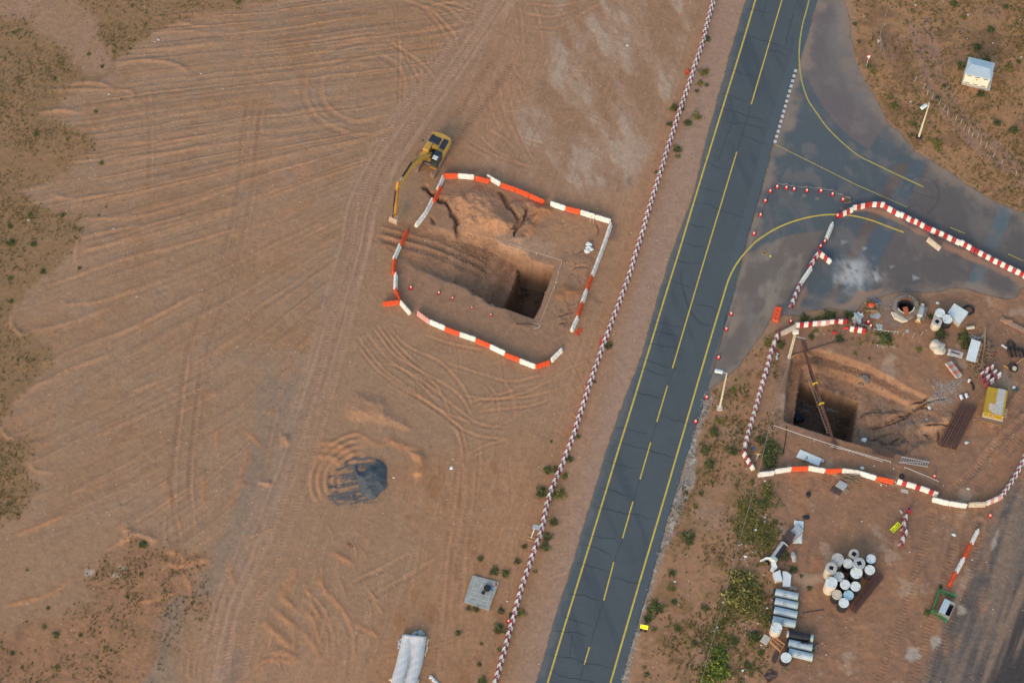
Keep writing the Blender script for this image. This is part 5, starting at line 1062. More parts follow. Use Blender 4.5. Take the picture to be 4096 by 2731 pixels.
# ---------------------------------------------------------------- lying pipes
def lpipe(c, a, b, r, m, label, group, mark=True, collar=True, z=None, sleeve=M_TAR):
    z = r if z is None else z; g = 0; p0 = at(c, *a, z*1.6); p1 = at(c, *b, z*1.6); mid = (p0+p1)/2; g = max(gz(mid.x, mid.y), -.2); L = (p1-p0).length; ang = math.atan2(p1.y-p0.y, p1.x-p0.x)
    o = thing('drainage_pipe', label, 'pipe', (mid.x, mid.y, g), ang, group); b_ = MB(); n = 28
    vs = []; 
    b_.cyl((-L/2+.25,0,z), (L/2,0,z), r, n=n, caps=False); b_.cyl((L/2-.2,0,z), (L/2+.001,0,z), r*.985, r*.96, n=n, caps=True); b_.build('barrel', m, o, smooth=False)
    if collar: s = MB(); s.cyl((-L/2,0,z), (-L/2+.26,0,z), r*.93, n=n); s.build('spigot', sleeve, o)
    e = MB(); e.cyl((L/2-.32,0,z), (L/2+.02,0,z), r*1.025, n=n); e.build('socket', mat('sage_socket', AP(150,172,172), .6, .06, 3), o)
    if mark:
        k = MB(); ca = R(72); cx, cy, cz = -.08, -r*math.cos(ca), z+r*math.sin(ca)
        def onp(u, v): a = ca-v/r; return (cx+u, -(r+.008)*math.cos(a), z+(r+.008)*math.sin(a))
        N_ = 24
        for i in range(N_):
            a0, a1 = 2*math.pi*i/N_, 2*math.pi*(i+1)/N_
            k.add([onp(.19*math.cos(a0), .19*math.sin(a0)), onp(.19*math.cos(a1), .19*math.sin(a1)), onp(.15*math.cos(a1), .15*math.sin(a1)), onp(.15*math.cos(a0), .15*math.sin(a0))], [(0,1,2,3)])
        for w0, w1 in ((-.075,-.045), (-.02,.02), (.045,.075)): k.add([onp(w0,-.14), onp(w1,-.14), onp(w1,.14), onp(w0,.14)], [(0,1,2,3)])
        for i in range(9):
            u = -.34+.078*i; hgt = .05 if i not in (5,) else 0
            if hgt: k.add([onp(u,.27), onp(u+.055,.27), onp(u+.055,.27+hgt), onp(u,.27+hgt)], [(0,1,2,3)])
        k.build('printed_mark', mat('dark_print', AP(50,56,66), .8, 0), o)
    return o
GP = 'gray pipes lying side by side'
lpipe('AD', (165,160), (650,262), .50, M_GPP, 'topmost of the four long gray pipes, with a round dark mark', GP)
lpipe('AD', (158,335), (645,440), .50, M_GPP, 'second of the four long gray pipes, its mark near the next pipe', GP)
lpipe('AD', (140,512), (630,618), .50, M_GPP, 'third of the four long gray pipes, unmarked and streaked', GP, mark=False)
lpipe('AD', (112,698), (600,800), .50, M_GPP, 'fourth of the long gray pipes, partly behind the cream shaft', GP)
lpipe('AD', (430,985), (945,1078), .50, M_TAR, 'black-coated pipe above the two lower gray ones', GP, mark=False, sleeve=M_GAL)
lpipe('AD', (425,1152), (925,1262), .50, M_GPP, 'gray pipe splashed with black tar below the coated one', GP)
lpipe('AD', (425,1330), (935,1450), .50, M_GPP, 'lowest gray pipe, ending beside the black shaft', GP)
tb = MB(); p = at('AD', 795, 1165, 1.05); rs = random.Random(2)
for i in range(5): tb.lump((p.x-.45+.22*i, p.y-.02-.09*(i % 2)+.04, p.z-.08-.05*(i % 3)), .20, i, 1, (1,.8,.3), .2)
solo(tb, 'tar_splash', M_TAR, 'thick black tar run over the edge of the splashed gray pipe', 'tar', origin=(p.x, p.y, p.z-.2))
o = lpipe('AG', (605,560), (360,905), .50, M_CON, 'short concrete pipe half painted black, lying below the brown panel', None, mark=False, collar=False)
tp_ = MB(); L_ = 2.6; n = 10
for i in range(n):
    a0, a1 = R(86+i*9), R(86+(i+1)*9); w0 = -1.0+.15*math.sin(i*2.1); vs = [(-.95, .506*math.cos(a0), .5+.506*math.sin(a0)), (1.35, .506*math.cos(a0), .5+.506*math.sin(a0)), (1.35, .506*math.cos(a1), .5+.506*math.sin(a1)), (-.95, .506*math.cos(a1), .5+.506*math.sin(a1))]
    tp_.add([(x, -y_, z) for x, y_, z in vs], [(0,1,2,3)])
tp_.build('tar_coating', M_TAR, o)
# debris near the pipes
sheetm('white_sheet', 'AG', [(775,150),(962,165),(915,600),(735,598)], .10, M_SHT, 'long creased white sheet with a torn foot above the brown panel', 'sheet', 10, .05, 3)
topslab('framed_panel', 'AG', [(830,225),(955,358),(745,560),(692,355)], .45, [M_GAL, M_RST], 'pale framed panel laid across the white sheet', 'panel', mside=1)
topslab('steel_plate', 'AG', [(655,325),(800,428),(690,610),(520,520)], .70, M_BRN, 'dark brown steel plate leaning over the end of the tarred pipe', 'steel plate')
m = MB(); rr_ = random.Random(4); arc = [(100,930),(210,870),(320,870),(400,960),(440,1070),(360,1150)]
P_ = [at('AG', x, y, .5) for x, y in arc]; P2 = [at('AG', x, y, .3) for x, y in [(110,945),(190,930),(265,915),(310,960),(330,1050),(300,1110)]]
nA = len(arc); vs = [tuple(p) for p in P_]+[tuple(p) for p in P2]+[(p.x, p.y, .02) for p in P_]+[(p.x, p.y, .02) for p in P2]
m.add(vs, [(i, i+1, nA+i+1, nA+i) for i in range(nA-1)]+[(2*nA+i, 2*nA+i+1, i+1, i) for i in range(nA-1)]+[(nA+i, nA+i+1, 3*nA+i+1, 3*nA+i) for i in range(nA-1)]+[(0, nA, 3*nA, 2*nA), (nA-1, 2*nA+nA-1, 4*nA-1, 2*nA-1)])
solo(m, 'broken_pipe_shell', M_SHT, 'curved white fragment of broken pipe arching over a gray ring piece', 'pipe fragment')
m = MB()
for i in range(7):
    a = R(100-22*i); p = at('AG', 215, 1010, .25); m.box((p.x+.33*math.cos(a)+.0, p.y+.33*math.sin(a), .25), (.22,.30,.34), rz=a)
solo(m, 'pipe_ring_piece', M_STL, 'gray curved ring segment under the white pipe fragment', 'pipe fragment')
topslab('concrete_block', 'AG', [(350,1180),(490,1118),(540,1325),(405,1345)], .75, [M_SHT, M_CRM], 'leaning white concrete block joined to the broken pipe fragment', 'concrete block', mside=1)
topslab('concrete_block', 'AG', [(540,1142),(625,1152),(712,1215),(690,1445),(545,1440)], .55, [M_SHT, M_CON], 'white block with a cut corner standing right of the leaning one', 'concrete block', mside=1)
p = on('AG', 750, 880); m = MB(); m.lump((p.x, p.y, p.z+.25), .5, 5, 2, (.75,1.3,.6), .3); solo(m, 'boulder', M_CON, 'gray-white angular boulder right of the tarred pipe', 'boulder')
p = on('AG', 1000, 95); m = MB(); m.lump((p.x, p.y, p.z+.08), .42, 8, 2, (1.1,.7,.5), .12); solo(m, 'tar_lump', M_BLK, 'dark rounded tar lump above the white sheet', 'lump')
p = on('F', 655, 548); m = MB(); m.lump((p.x, p.y, p.z+.12), .38, 9, 2, (.8,1.0,.6), .15); solo(m, 'tar_lump', M_BLK, 'dark shell-like lump on bare soil below the weeds', 'lump')
p = on('AG', 740, 1490); m = MB(); 
for i in range(9): a = rs.uniform(0, 3.1); m.beam((p.x-.5*math.cos(a), p.y-.3*math.sin(a), p.z+.05+.03*i), (p.x+.5*math.cos(a), p.y+.3*math.sin(a), p.z+.1+.03*i), .05, .03)
solo(m, 'strap_tangle', M_CON, 'tangle of pale straps by the top pipe', 'straps')
topslab('concrete_paver', 'G', [(232,1145),(292,1180),(248,1240),(195,1205)], .22, M_CON, 'square gray concrete slab beside the timber crate', 'slab')
cr = thing('timber_crate', 'open timber crate frame beside the cream shaft', 'crate', on('AD', 245, 1180))
cc = [at('AD', x, y, .5) for x, y in ((180,1048),(388,1205),(300,1335),(108,1145))]
for i in range(4):
    for z in (.5, .12): m = MB(); a_, b_ = cc[i], cc[(i+1)%4]; m.beam((a_.x,a_.y,z), (b_.x,b_.y,z), .08, .09); m.build('rail', M_WD2, cr, rel=cr.location)
    m = MB(); m.box((cc[i].x, cc[i].y, .27), (.10,.10,.52)); m.build('corner_post', M_WD2, cr, rel=cr.location)
m = MB(); a_ = cc[0].lerp(cc[3], .45); b_ = cc[1].lerp(cc[2], .45); m.beam((a_.x,a_.y,.42), (b_.x,b_.y,.42), .07, .05); m.build('cross_rail', M_WD2, cr, rel=cr.location)
m = MB(); m.prism([((cc[0]*(1-t)+cc[2]*t)[0]+dx, (cc[0]*(1-t)+cc[2]*t)[1]+dy) for t, dx, dy in ((.5,0,.5),(.95,0,.25),(.95,0,-.1),(.5,-.1,-.25))], .02, .10); m.build('floor_board', M_WOD, cr, rel=cr.location)
topslab('brown_board', 'AD', [(210,1305),(290,1345),(215,1568),(120,1530)], .10, M_BRN, 'dark brown board below the timber crate', 'board')
sheetm('steel_sheet', 'G', [(215,1500),(290,1445),(352,1505),(262,1568)], .18, M_BRN, 'crumpled dark brown metal sheet near the bottom edge', 'metal sheet', 7, .12, 8)
m = MB(); m.tube([at('G', x, y, .06) for x, y in ((372,1480),(385,1450),(400,1440),(422,1458))], .04); solo(m, 'green_rope', M_GRN, 'short loop of green rope below the black shaft', 'rope')
m = MB(); a_ = on('G', 565, 964); b_ = on('G', 740, 940); m.beam(a_+Vector((0,0,.05)), b_+Vector((0,0,.05)), .10, .08); solo(m, 'steel_bar', M_BRN, 'thin rusty bar on bare soil right of the pipes', 'bar')
p = on('AD', 985, 1275); m = MB()
for i in range(7): m.lump((p.x+rs.uniform(-.25,.25), p.y+rs.uniform(-.35,.35), p.z+.12), .2, i, 1, (1,1,.8), .3)
solo(m, 'rubble_heap', M_ROK, 'small gray rubble heap at the ends of the lower pipes', 'rubble')
# ---------------------------------------------------------------- steel beams
def hbeams(c, rows, z, label, group=None, fw=.3):
    for i, (a, b) in enumerate(rows):
        p0 = at(c, *a, z); p1 = at(c, *b, z); mid = (p0+p1)/2; g = max(0, gz(mid.x, mid.y))+.05*(i*7 % 3); d = p1-p0; L = d.length
        o = thing('steel_beam', label % nth(i), 'steel beam', (mid.x, mid.y, g), math.atan2(d.y, d.x), group)
        for zz, nm in ((.02,'flange'), (.40,'flange')): m = MB(); m.box((0,0,zz), (L,fw,.03)); m.build(nm, M_BRN if i % 2 else M_RST, o)
        m = MB(); m.box((0,0,.21), (L*.998,.03,.36)); m.build('web', M_BRN, o)
hbeams('K', [((1262,545),(672,1300)), ((1305,580),(715,1345)), ((1345,610),(755,1375)), ((1385,640),(790,1395))], .42, '%s brown steel beam from the shafts in the slanting stack', 'steel beams beside the shafts', .19)
hbeams('E', [((955,1112),(738,1508)), ((980,1117),(764,1520)), ((1005,1124),(790,1528)), ((1030,1132),(818,1536)), ((1054,1137),(846,1542)), ((1078,1143),(874,1546)), ((1100,1150),(900,1548))], .42, '%s dark steel beam from the west in the pile east of the right pit', 'steel beams east of the right pit', .24)
# beam spanning the pit with its straps
a_ = at('D', 578, 362, .35); b_ = at('D', 882, 1332, .35); o = thing('spanning_beam', 'long rusty steel beam lying right across the mouth of the right pit', 'steel beam', (a_+b_)/2)
def rm(fn, nm, mm, par):
    m = MB(); fn(m); return m.build(nm, mm, par, rel=par.location)
rm(lambda m: m.beam(a_, b_, .27, .05), 'top_flange', M_RST, o); rm(lambda m: m.beam(a_-Vector((0,0,.2)), b_-Vector((0,0,.2)), .04, .36), 'web', M_BRN, o); rm(lambda m: m.beam(a_-Vector((0,0,.4)), b_-Vector((0,0,.4)), .36, .05), 'bottom_flange', M_BRN, o)
for t, x_, y_ in ((.40,690,750), (.585,748,932)):
    q = a_.lerp(b_, t); rm(lambda m: m.box((q.x, q.y, q.z-.15), (.65,.14,.55), rz=.2), 'yellow_strap', mat('yellow_strap', AP(206,178,40), .6, .1, 5), o)
a2 = at('D', 600, 440, -.2); b2 = at('D', 745, 985, -.6); o2 = thing('rubber_hose', 'thick black hose running beside the spanning beam', 'hose', (a2+b2)/2); rm(lambda m: m.cyl(a2, b2, .15, n=12), 'hose_body', M_BLK, o2)
a3 = at('D', 628, 655, .1); b3 = at('D', 822, 1192, .1); o3 = thing('pit_ladder', 'long pale ladder resting along the spanning beam', 'ladder', (a3+b3)/2)
sd3 = (b3-a3).normalized().cross(Vector((0,0,1)))*.2
for s in (-1, 1): rm(lambda m: m.beam(a3+sd3*s, b3+sd3*s, .06, .08), 'stringer', M_WOD, o3)
for i in range(24): q = a3.lerp(b3, (i+.5)/24); rm(lambda m: m.beam(q-sd3, q+sd3, .04, .04), 'rung', M_WOD, o3)
# things on the pit floor
g = -7.4
m = MB(); p = at('D', 890, 965, g+.4)
for k in range(5): m.beam((p.x-1.4, p.y+.5-.22*k, g+.35+.05*k), (p.x+1.3, p.y+.1-.22*k, g+.4+.05*k), .10, .08)
solo(m, 'scaffold_planks', M_GAL, 'gray planks lying on the floor of the right pit', 'planks')
sheetm('sunken_slab', 'D', [(600,900),(700,920),(680,1020),(570,1000)], 0.05, M_ROK, 'dim gray blinding slab on the floor of the right pit', 'slab', 6, .03, 4)
p = at('D', 550, 1070, g); m = MB(); m.box((p.x, p.y, g+.5), (1.1,.9,.8), rz=.2); m.cyl((p.x+.3,p.y,g+.9), (p.x+.3,p.y,g+1.2), .2); solo(m, 'pump_unit', M_DRK, 'dark pump unit in the corner of the right pit floor', 'pump')
p = on('D', 1070, 900); m = MB()
for i in range(14):
    x_, y_ = p.x+rs.uniform(-.55,.55), p.y+rs.uniform(-.5,.5); m.lump((x_, y_, gz(x_, y_)+.12), rs.uniform(.14,.36), i, 1, (1,1,.6), .4)
solo(m, 'debris_heap', M_ROK, 'pale debris heap on the ledge at the right pit corner', 'debris')
p = on('D', 1130, 1255); m = MB(); m.lump((p.x,p.y,p.z+.15), .42, 3, 1, (1,.9,.3), .3); solo(m, 'fallen_sheet', M_SHT, 'crumpled pale sheet at the foot of the ramp ladder', 'sheet')
# access stair / truss pieces at the south rim
def ladder_flat(name, c, quad, n, label, mm, z=.3, wdt=.07, cat='ladder'):
    q = [at(c, x, y, 0) for x, y in quad]; g = max(gz(sum(p.x for p in q)/4, sum(p.y for p in q)/4), -2.5); q = [at(c, x, y, g+z) for x, y in quad]
    o = thing(name, label, cat, (q[0]+q[1]+q[2]+q[3])/4)
    rm(lambda m: m.beam(q[0], q[1], wdt, .12), 'stringer', mm, o); rm(lambda m: m.beam(q[3], q[2], wdt, .12), 'stringer', mm, o)
    for i in range(n): t = (i+.5)/n; a_, b_ = q[0].lerp(q[1], t), q[3].lerp(q[2], t); rm(lambda m: m.beam(a_, b_, wdt, .05), 'rung', mm, o)
    return o
o = ladder_flat('steel_truss', 'F', [(1388,248),(1612,290),(1596,328),(1368,290)], 12, 'gray lattice truss lying on the south rim of the right pit', M_GAL); q0 = at('F', 1375, 290, .36); q1 = at('F', 1605, 292, .36); rm(lambda m: m.beam(q0, q1, .07, .05), 'diagonal_brace', M_GAL, o)
ladder_flat('steel_stair', 'F', [(1150,180),(1345,228),(1330,262),(1160,215)], 11, 'brown stair flight sunk in the ramp beside the lattice truss', M_BRN, z=.2, cat='stair')
# guard rails
def rail(c, pts, label, mm, z=1.0, posts=None, r=.035, name='guard_rail', post_h=None, cat='rail'):
    P_ = []
    for x, y in pts: p = at(c, x, y, z); P_.append(Vector((p.x, p.y, z)))
    o = thing(name, label, cat, (P_[0].x, P_[0].y, 0))
    rm(lambda m: m.tube(P_, r, n=6), 'rail', mm, o)
    for i in (range(len(P_)) if posts is None else posts): rm(lambda m: m.cyl((P_[i].x, P_[i].y, 0), (P_[i].x, P_[i].y, z+.08), .03, n=6), 'post', mm, o)
    return o
rail('F', [(385,2),(700,108),(980,196),(1305,288)], 'upper white guard rail along the south rim of the right pit', M_GAL, .95)
rail('F', [(830,165),(1000,208),(1240,285)], 'lower white guard rail along the south rim of the right pit', M_GAL, .4)
rail('F', [(1415,330),(1560,388),(1680,442)], 'white guard rail end past the lattice truss', M_GAL, .8); rail('F', [(1310,308),(1440,345),(1590,420),(1700,488)], 'thin gray handrail slanting toward the cone', M_STL, .3, r=.025)
rail('B', [(995,600),(1130,648),(1190,665),(1378,722)], 'white tape line along the far side of the left shaft', M_TAN, .9, r=.022); rail('B', [(1378,730),(1355,800),(1325,910),(1270,1050),(1212,1200)], 'white tape line along the near right side of the left shaft', M_TAN, .7, r=.022)
m = MB(); m.tube([at('B', x, y, .06) for x, y in ((1165,1215),(1200,1222),(1225,1205),(1170,1232),(1210,1218),(1218,1195),(1160,1180))], .025, n=5); solo(m, 'tangled_tape', M_GAL, 'knot of white tape at the near corner of the left shaft', 'tape')
m = MB(); m.beam(at('B', 1040, 1190, .08), at('B', 1165, 1195, .08), .08, .05); solo(m, 'dark_bar', M_BRN, 'thin dark bar at the near lip of the left shaft', 'bar')
# utility pole, its cable, hoses
up = at('D', 462, 512, 0); tz = 7.2; tt = at('D', 533, 270, tz); o = thing('utility_pole', 'white twin pole with a boxy head at the north corner of the right pit', 'pole', up)
for dx in (-.09, .12): rm(lambda m: m.cyl((up.x+dx, up.y, 0), (up.x+dx*.8, up.y, 7.2), .085, .07, n=10), 'mast', M_CRE, o)
rm(lambda m: m.bevbox((up.x, up.y, 7.4), (.75,.5,.45), .06), 'head_box', M_CRW, o); rm(lambda m: m.beam((up.x-.1, up.y-.1, 6.4), (up.x+1.5, up.y-.3, 6.0), .07, .07), 'cross_arm', M_GAL, o); rm(lambda m: m.bevbox((up.x, up.y, .18), (.45,.45,.36), .05), 'footing', M_CON, o)
cp = [at('D', 470, 515, 1.1), at('D', 375, 835, 1.0), at('D', 290, 1108, 1.1), at('D', 190, 1540, .9), at('YY', 1130, 190, .9), at('YY', 960, 830, .9), at('YY', 845, 1230, .9), at('YY', 745, 1600, .9)]
o = thing('guard_cable', 'long gray cable strung south from the utility pole past the weeds', 'cable', (cp[0].x, cp[0].y, 0)); rm(lambda m: m.tube(cp, .026, n=6), 'cable', mat('grey_cable', AP(150,142,130), .6, .1, 4), o)
for q in cp[1:]: rm(lambda m: m.cyl((q.x, q.y, -.1), (q.x, q.y, q.z+.05), .035, n=6), 'post', M_STL, o)
for pts, lab in (([(482,492),(590,460),(700,425),(860,376),(990,362)],'black hose looping along the north rim of the right pit'), ([(438,1128),(432,1240),(405,1385)],'black hose hanging off the southwest rim into the weeds')):
    m = MB(); m.tube([at('D', x, y, .15) for x, y in pts], .05, n=6); solo(m, 'black_hose', M_BLK, lab, 'hose')
# white panel, sign post, small parts by the south row
topslab('white_sheet_board', 'F', [(592,190),(762,262),(738,320),(560,248)], .12, M_SHT, 'long white panel lying on soil between weeds and the plastic barriers', 'panel')
topslab('panel_offcut', 'F', [(762,262),(782,268),(776,292),(756,288)], .1, M_GAL, 'small pale offcut at the end of the long white panel', 'offcut')
q = on('D', 175, 1340); o = thing('small_sign_post', 'short white sign post on a wooden foot beside the slanting barrier', 'sign post', q); q2 = on('D', 163, 1440)
rm(lambda m: m.cyl((q2.x, q2.y, q2.z), (q2.x+.1, q2.y, q2.z+2.0), .05, n=8), 'post', M_GAL, o); rm(lambda m: m.box((q2.x+.1, q2.y-.02, q2.z+2.1), (.16,.05,.5)), 'marker_board', M_SHT, o); rm(lambda m: m.beam((q2.x-.3, q2.y, q2.z+2.4), (q2.x+.5, q2.y-.1, q2.z+2.4), .10, .08), 'timber_bar', M_WD2, o)
def pile(c, x, y, n, rx, ry, label, mm, cat='timber pile', name='timber_pile', L=(.6,1.6), w_=.1, seed=1, zt=.4):
    rs = random.Random(seed); p = on(c, x, y); m = MB()
    for i in range(n):
        a = rs.uniform(0, math.pi) if (rs.random() < .3 or c == 'AC') else rs.gauss(-.5, .35); l_ = rs.uniform(*L)/2; cx, cy = p.x+rs.uniform(-rx, rx), p.y+rs.uniform(-ry, ry); z = max(0, gz(cx, cy))+.04+zt*i/n
        m.beam((cx-l_*math.cos(a), cy-l_*math.sin(a), z+rs.uniform(0,.08)), (cx+l_*math.cos(a), cy+l_*math.sin(a), z+rs.uniform(0,.1)), w_*rs.uniform(.6,1.3), .05)
    return solo(m, name, mm, label, cat)
pile('F', 985, 430, 26, 1.1, .6, 'heap of broken timber and a pallet below the plastic barriers', M_WOD, seed=3)
topslab('gray_boarding', 'F', [(905,430),(968,468),(935,512),(872,470)], .30, M_GAL, 'square gray panel leaning on the broken timber heap', 'panel'); topslab('dark_boarding', 'F', [(845,478),(925,515),(905,552),(825,512)], .08, M_BRN, 'flat dark panel beside the gray one', 'panel'); topslab('timber_board', 'F', [(955,495),(985,520),(955,548),(928,520)], .10, M_WOD, 'brown board end under the gray panel', 'board')
p = on('AF', 1950, 520); m = MB(); m.ring((p.x,p.y,p.z+.08), .26, .08); solo(m, 'worn_tyre', M_BLK, 'small black tyre above the first white striped barrier', 'tyre')
topslab('concrete_tile', 'AF', [(1930,975),(2200,1030),(2180,1175),(1915,1090)], .05, M_CON, 'flat gray concrete tile below the white, red, white barriers', 'tile')
for i, (c, x, y) in enumerate([('AF',1165,840),('AF',1360,860),('AF',450,200),('AF',910,125),('AF',1640,230)]): 
    p = on(c, x, y); m = MB(); m.lump((p.x,p.y,p.z+.06), (.17,.09,.3,.12,.12)[i], i, 1, (1,.8,.5), .2); solo(m, 'litter', M_SHT, ['white bucket-like scrap below the orange barrier','tiny white scrap right of the bucket-like one','folded pale plastic above the white barriers','pinkish pale scrap between tape and barriers','pale round scrap under the guard rail'][i], 'litter')
m = MB(); m.tube([at('AF', x, y, .05) for x, y in ((960,690),(1060,745),(1180,770),(1290,815))], .06, n=5); solo(m, 'bent_timber', M_WD2, 'bent tan timber strip under the last orange barrier', 'timber')
# drum and board on the track
p = on('AB', 830, 230); b_ = MB(); b_.cyl((0,0,0), (0,0,.85), .29, n=20); o = thing('red_drum', 'red drum with a dark patch on its top above the two loose barriers', 'drum', p); b_.build('drum_body', M_RED, o); b_ = MB(); b_.cyl((0,0,.85), (0,0,.87), .27, n=20); b_.build('drum_lid', M_MAR, o); b_ = MB(); b_.cyl((-.1,.06,.871), (-.1,.06,.885), .13, n=10); b_.build('dark_patch', M_BLK, o)
p = on('AB', 575, 250); m = MB()
for i in range(7): m.lump((p.x+rs.uniform(-.2,.2), p.y+rs.uniform(-.25,.25), p.z+.07), .13, i, 1, (1,1,.7), .3)
solo(m, 'stone_pile', M_CON, 'small pile of pale stones left of the red drum', 'stones')
q = [at('AB', x, y, .7) for x, y in ((158,860),(450,572),(572,682),(290,970))]     # board: left end, top, right, bottom
c0 = (q[0]+q[1]+q[2]+q[3])/4; ang = math.atan2(q[1].y-q[0].y, q[1].x-q[0].x); Lb = (q[1]-q[0]).length; Wb = (q[3]-q[0]).length
o = thing('warning_board', 'bright yellow board reading Deep Excavation beside two loose barriers', 'sign', (c0.x, c0.y, 0.02), ang)

tl = R(0); m = MB(); m.box((0,0,.68), (Lb,Wb,.03)); m.build('board', M_SGN, o)
for sx in (-1, 1): m = MB(); m.box((sx*Lb*.36, 0, .33), (.05,.05,.66)); m.build('leg', M_STL, o)
def text(body, size, loc, rz, par, mm, ext=.004, name='lettering', bold=0.0):
    cu = bpy.data.curves.new(name, 'FONT'); cu.body = body; cu.size = size; cu.align_x = 'CENTER'; cu.align_y = 'CENTER'; cu.extrude = ext; cu.offset = bold
    t = bpy.data.objects.new('tmp_text', cu); col.objects.link(t); bpy.context.view_layer.update()
    me = bpy.data.meshes.new_from_object(t.evaluated_get(bpy.context.evaluated_depsgraph_get())); bpy.data.objects.remove(t); me.materials.clear(); me.materials.append(mm)
    ob = bpy.data.objects.new(name, me); col.objects.link(ob); ob.parent = par; ob.location = loc; ob.rotation_euler = (0, 0, rz); return ob
ar = '\uFE94\uFED8\uFEF4\uFEE4\uFECB \uFE95\uFE8E\uFEF3\uFEAE\uFED4\uFEA3'
text(ar, .34, (0, Wb*.20, .70), 0, o, M_TXT, name='arabic_lettering', bold=.008); text('Deep Excavation', .27, (0, -Wb*.24, .70), 0, o, M_TXT, name='latin_lettering', bold=.006)
# small yellow sign by the road edge
p = on('YY', 185, 1035); q = [at('YY', x, y, .9) for x, y in ((157,970),(218,995),(214,1027),(153,1000))]; c0 = (q[0]+q[1]+q[2]+q[3])/4
o = thing('roadside_sign', 'small yellow sign on black feet at the right edge of the road', 'sign', p, -.25); m = MB(); m.box((0,.12,.62), (.95,.04,.62), rx=R(-35)); m.build('board', M_SGN, o)
for sx in (-1, 1): m = MB(); m.box((sx*.25,0,.14), (.34,.6,.16)); m.build('foot', M_BLK, o)
m = MB(); m.box((-.34,.1,.66), (.05,.05,.66), rx=R(-35)); m.build('upright', M_BLK, o)
# ---------------------------------------------------------------- street lamps
def lamp(base, H, label, hd_, dark):
    o = thing('street_lamp', label, 'street lamp', base); b = MB(); b.cyl((0,0,.1), (0,0,1.6), .17, .155, n=14); b.cyl((0,0,1.6), (0,0,H), .15, .07, n=14); b.build('pole', M_CRE, o)
    m = MB(); m.bevbox((0,0,.12), (.75,.7,.28), .05); m.build('footing', M_BLK if dark else M_CON, o)
    m = MB(); m.beam((0,0,H-.05), (hd_.x*.5, hd_.y*.5, H+.08), .07, .07); a = m.build('arm', M_CRE, o)
    m = MB(); a = math.atan2(hd_.y, hd_.x); m.bevbox((hd_.x*1.0, hd_.y*1.0, H+.12), (1.05,.5,.2), .12, rz=a); m.build('lantern', M_SHT, o); m = MB(); m.bevbox((hd_.x*1.05, hd_.y*1.05, H+.005), (.7,.34,.05), .04, rz=a); m.build('lens', M_GAL, o)
def hsolve(c, bx, by, tx, ty):
    """height whose top projects at the given row above this base"""
    b = at(c, bx, by, 0); lo, hi = 0, 25; py = px_of(c, tx, ty)[1]
    for _ in range(40):
        mi = (lo+hi)/2
        if proj(b.x, b.y, mi)[1] > py: lo = mi
        else: hi = mi
    return b, lo
b, H1 = hsolve('N', 318, 1345, 585, 185); lamp(Vector((b.x, b.y, gz(b.x,b.y))), H1, 'cream street lamp on a concrete footing beside the main road', Vector((-1,.22,0)).normalized(), False)
b, H2 = hsolve('I', 1145, 1325, 1255, 995); lamp(Vector((b.x, b.y, gz(b.x,b.y))), H2, 'cream street lamp on a dark footing in the scrub by the side road', Vector((-1,-.75,0)).normalized(), True)

# braced pole at top right
b, H3 = hsolve('I', 745, 445, 845, 0); H3 = 13; o = thing('power_pole', 'tall braced gray pole in the scrub at the top right', 'pole', (b.x, b.y, 0))
m = MB(); m.cyl((0,0,0), (0,0,H3), .10, .06, n=12); m.build('mast', M_STL, o)
for dx in (.5, .9): m = MB(); m.cyl((dx,-.9,0), (.05,0,2.4), .07, n=8); m.build('brace', M_STL, o)
m = MB(); m.bevbox((0,0,1.3), (.3,.3,.5), .05); m.build('clamp', M_GAL, o)
# give-way sign
p = on('I', 640, 640); b, H4 = hsolve('I', 645, 640, 665, 555); o = thing('give_way_sign', 'red-edged white triangular give way sign in the scrub', 'sign', p, R(8))
m = MB(); m.cyl((0,0,0), (0,0,H4), .045, n=8); m.build('post', M_GAL, o); s_ = .62
def tri(mb, r, y0, y1, zc):
    pts = [(r*math.cos(R(a)), r*math.sin(R(a))) for a in (30, 150, 270)]; Mx = Matrix.Rotation(R(-35), 3, 'X'); vs = []
    for y in (y0, y1): vs += [tuple(Mx @ Vector((x, y, z))+Vector((0,0,zc))) for x, z in pts]
    mb.add(vs, [(0,1,2),(5,4,3),(0,3,4,1),(1,4,5,2),(2,5,3,0)])
m = MB(); tri(m, .50, -.02, .02, H4+.15); m.build('red_plate', M_RED, o); m = MB(); tri(m, .31, -.035, -.022, H4+.15); m.build('white_centre', M_SHT, o)
# ---------------------------------------------------------------- electrical kiosk
q = [at('O', x, y, 0) for x, y in ((395,1040),(1150,1222))]; ax = (q[1]-q[0]); ang = math.atan2(ax.y, ax.x); Wk = ax.length; kx = Vector((math.cos(ang), math.sin(ang), 0)); ky = Vector((-kx.y, kx.x, 0))
b0, Hk = hsolve('O', 395, 1040, 470, 745); Dk = 2.55; kc = (q[0]+q[1])/2+ky*Dk/2
o = thing('transformer_kiosk', 'cream transformer kiosk with a pale blue hipped roof in the scrub', 'kiosk', (kc.x, kc.y, 0), ang)
m = MB(); m.box((0,0,Hk/2+.1), (Wk,Dk,Hk-.1)); m.build('wall', M_CRW, o); m = MB(); m.box((.15,-.02,.06), (Wk+.6,Dk+.5,.16)); m.build('plinth', M_CON, o)
zt = Hk+.12; a, d = Wk/2+.14, Dk/2+.12; m = MB(); vs = [(-a,-d,zt-.1),(a,-d,zt-.1),(a,d,zt-.1),(-a,d,zt-.1),(-a,-d,zt+.06),(a,-d,zt+.06),(a,d,zt+.06),(-a,d,zt+.06),(-a+.55,.1,zt+.42),(a-.55,.1,zt+.42)]
m.add(vs, [(3,2,1,0),(0,1,5,4),(1,2,6,5),(2,3,7,6),(3,0,4,7),(4,5,9,8),(6,7,8,9),(5,6,9),(7,4,8)]); m.build('roof', M_KRF, o)
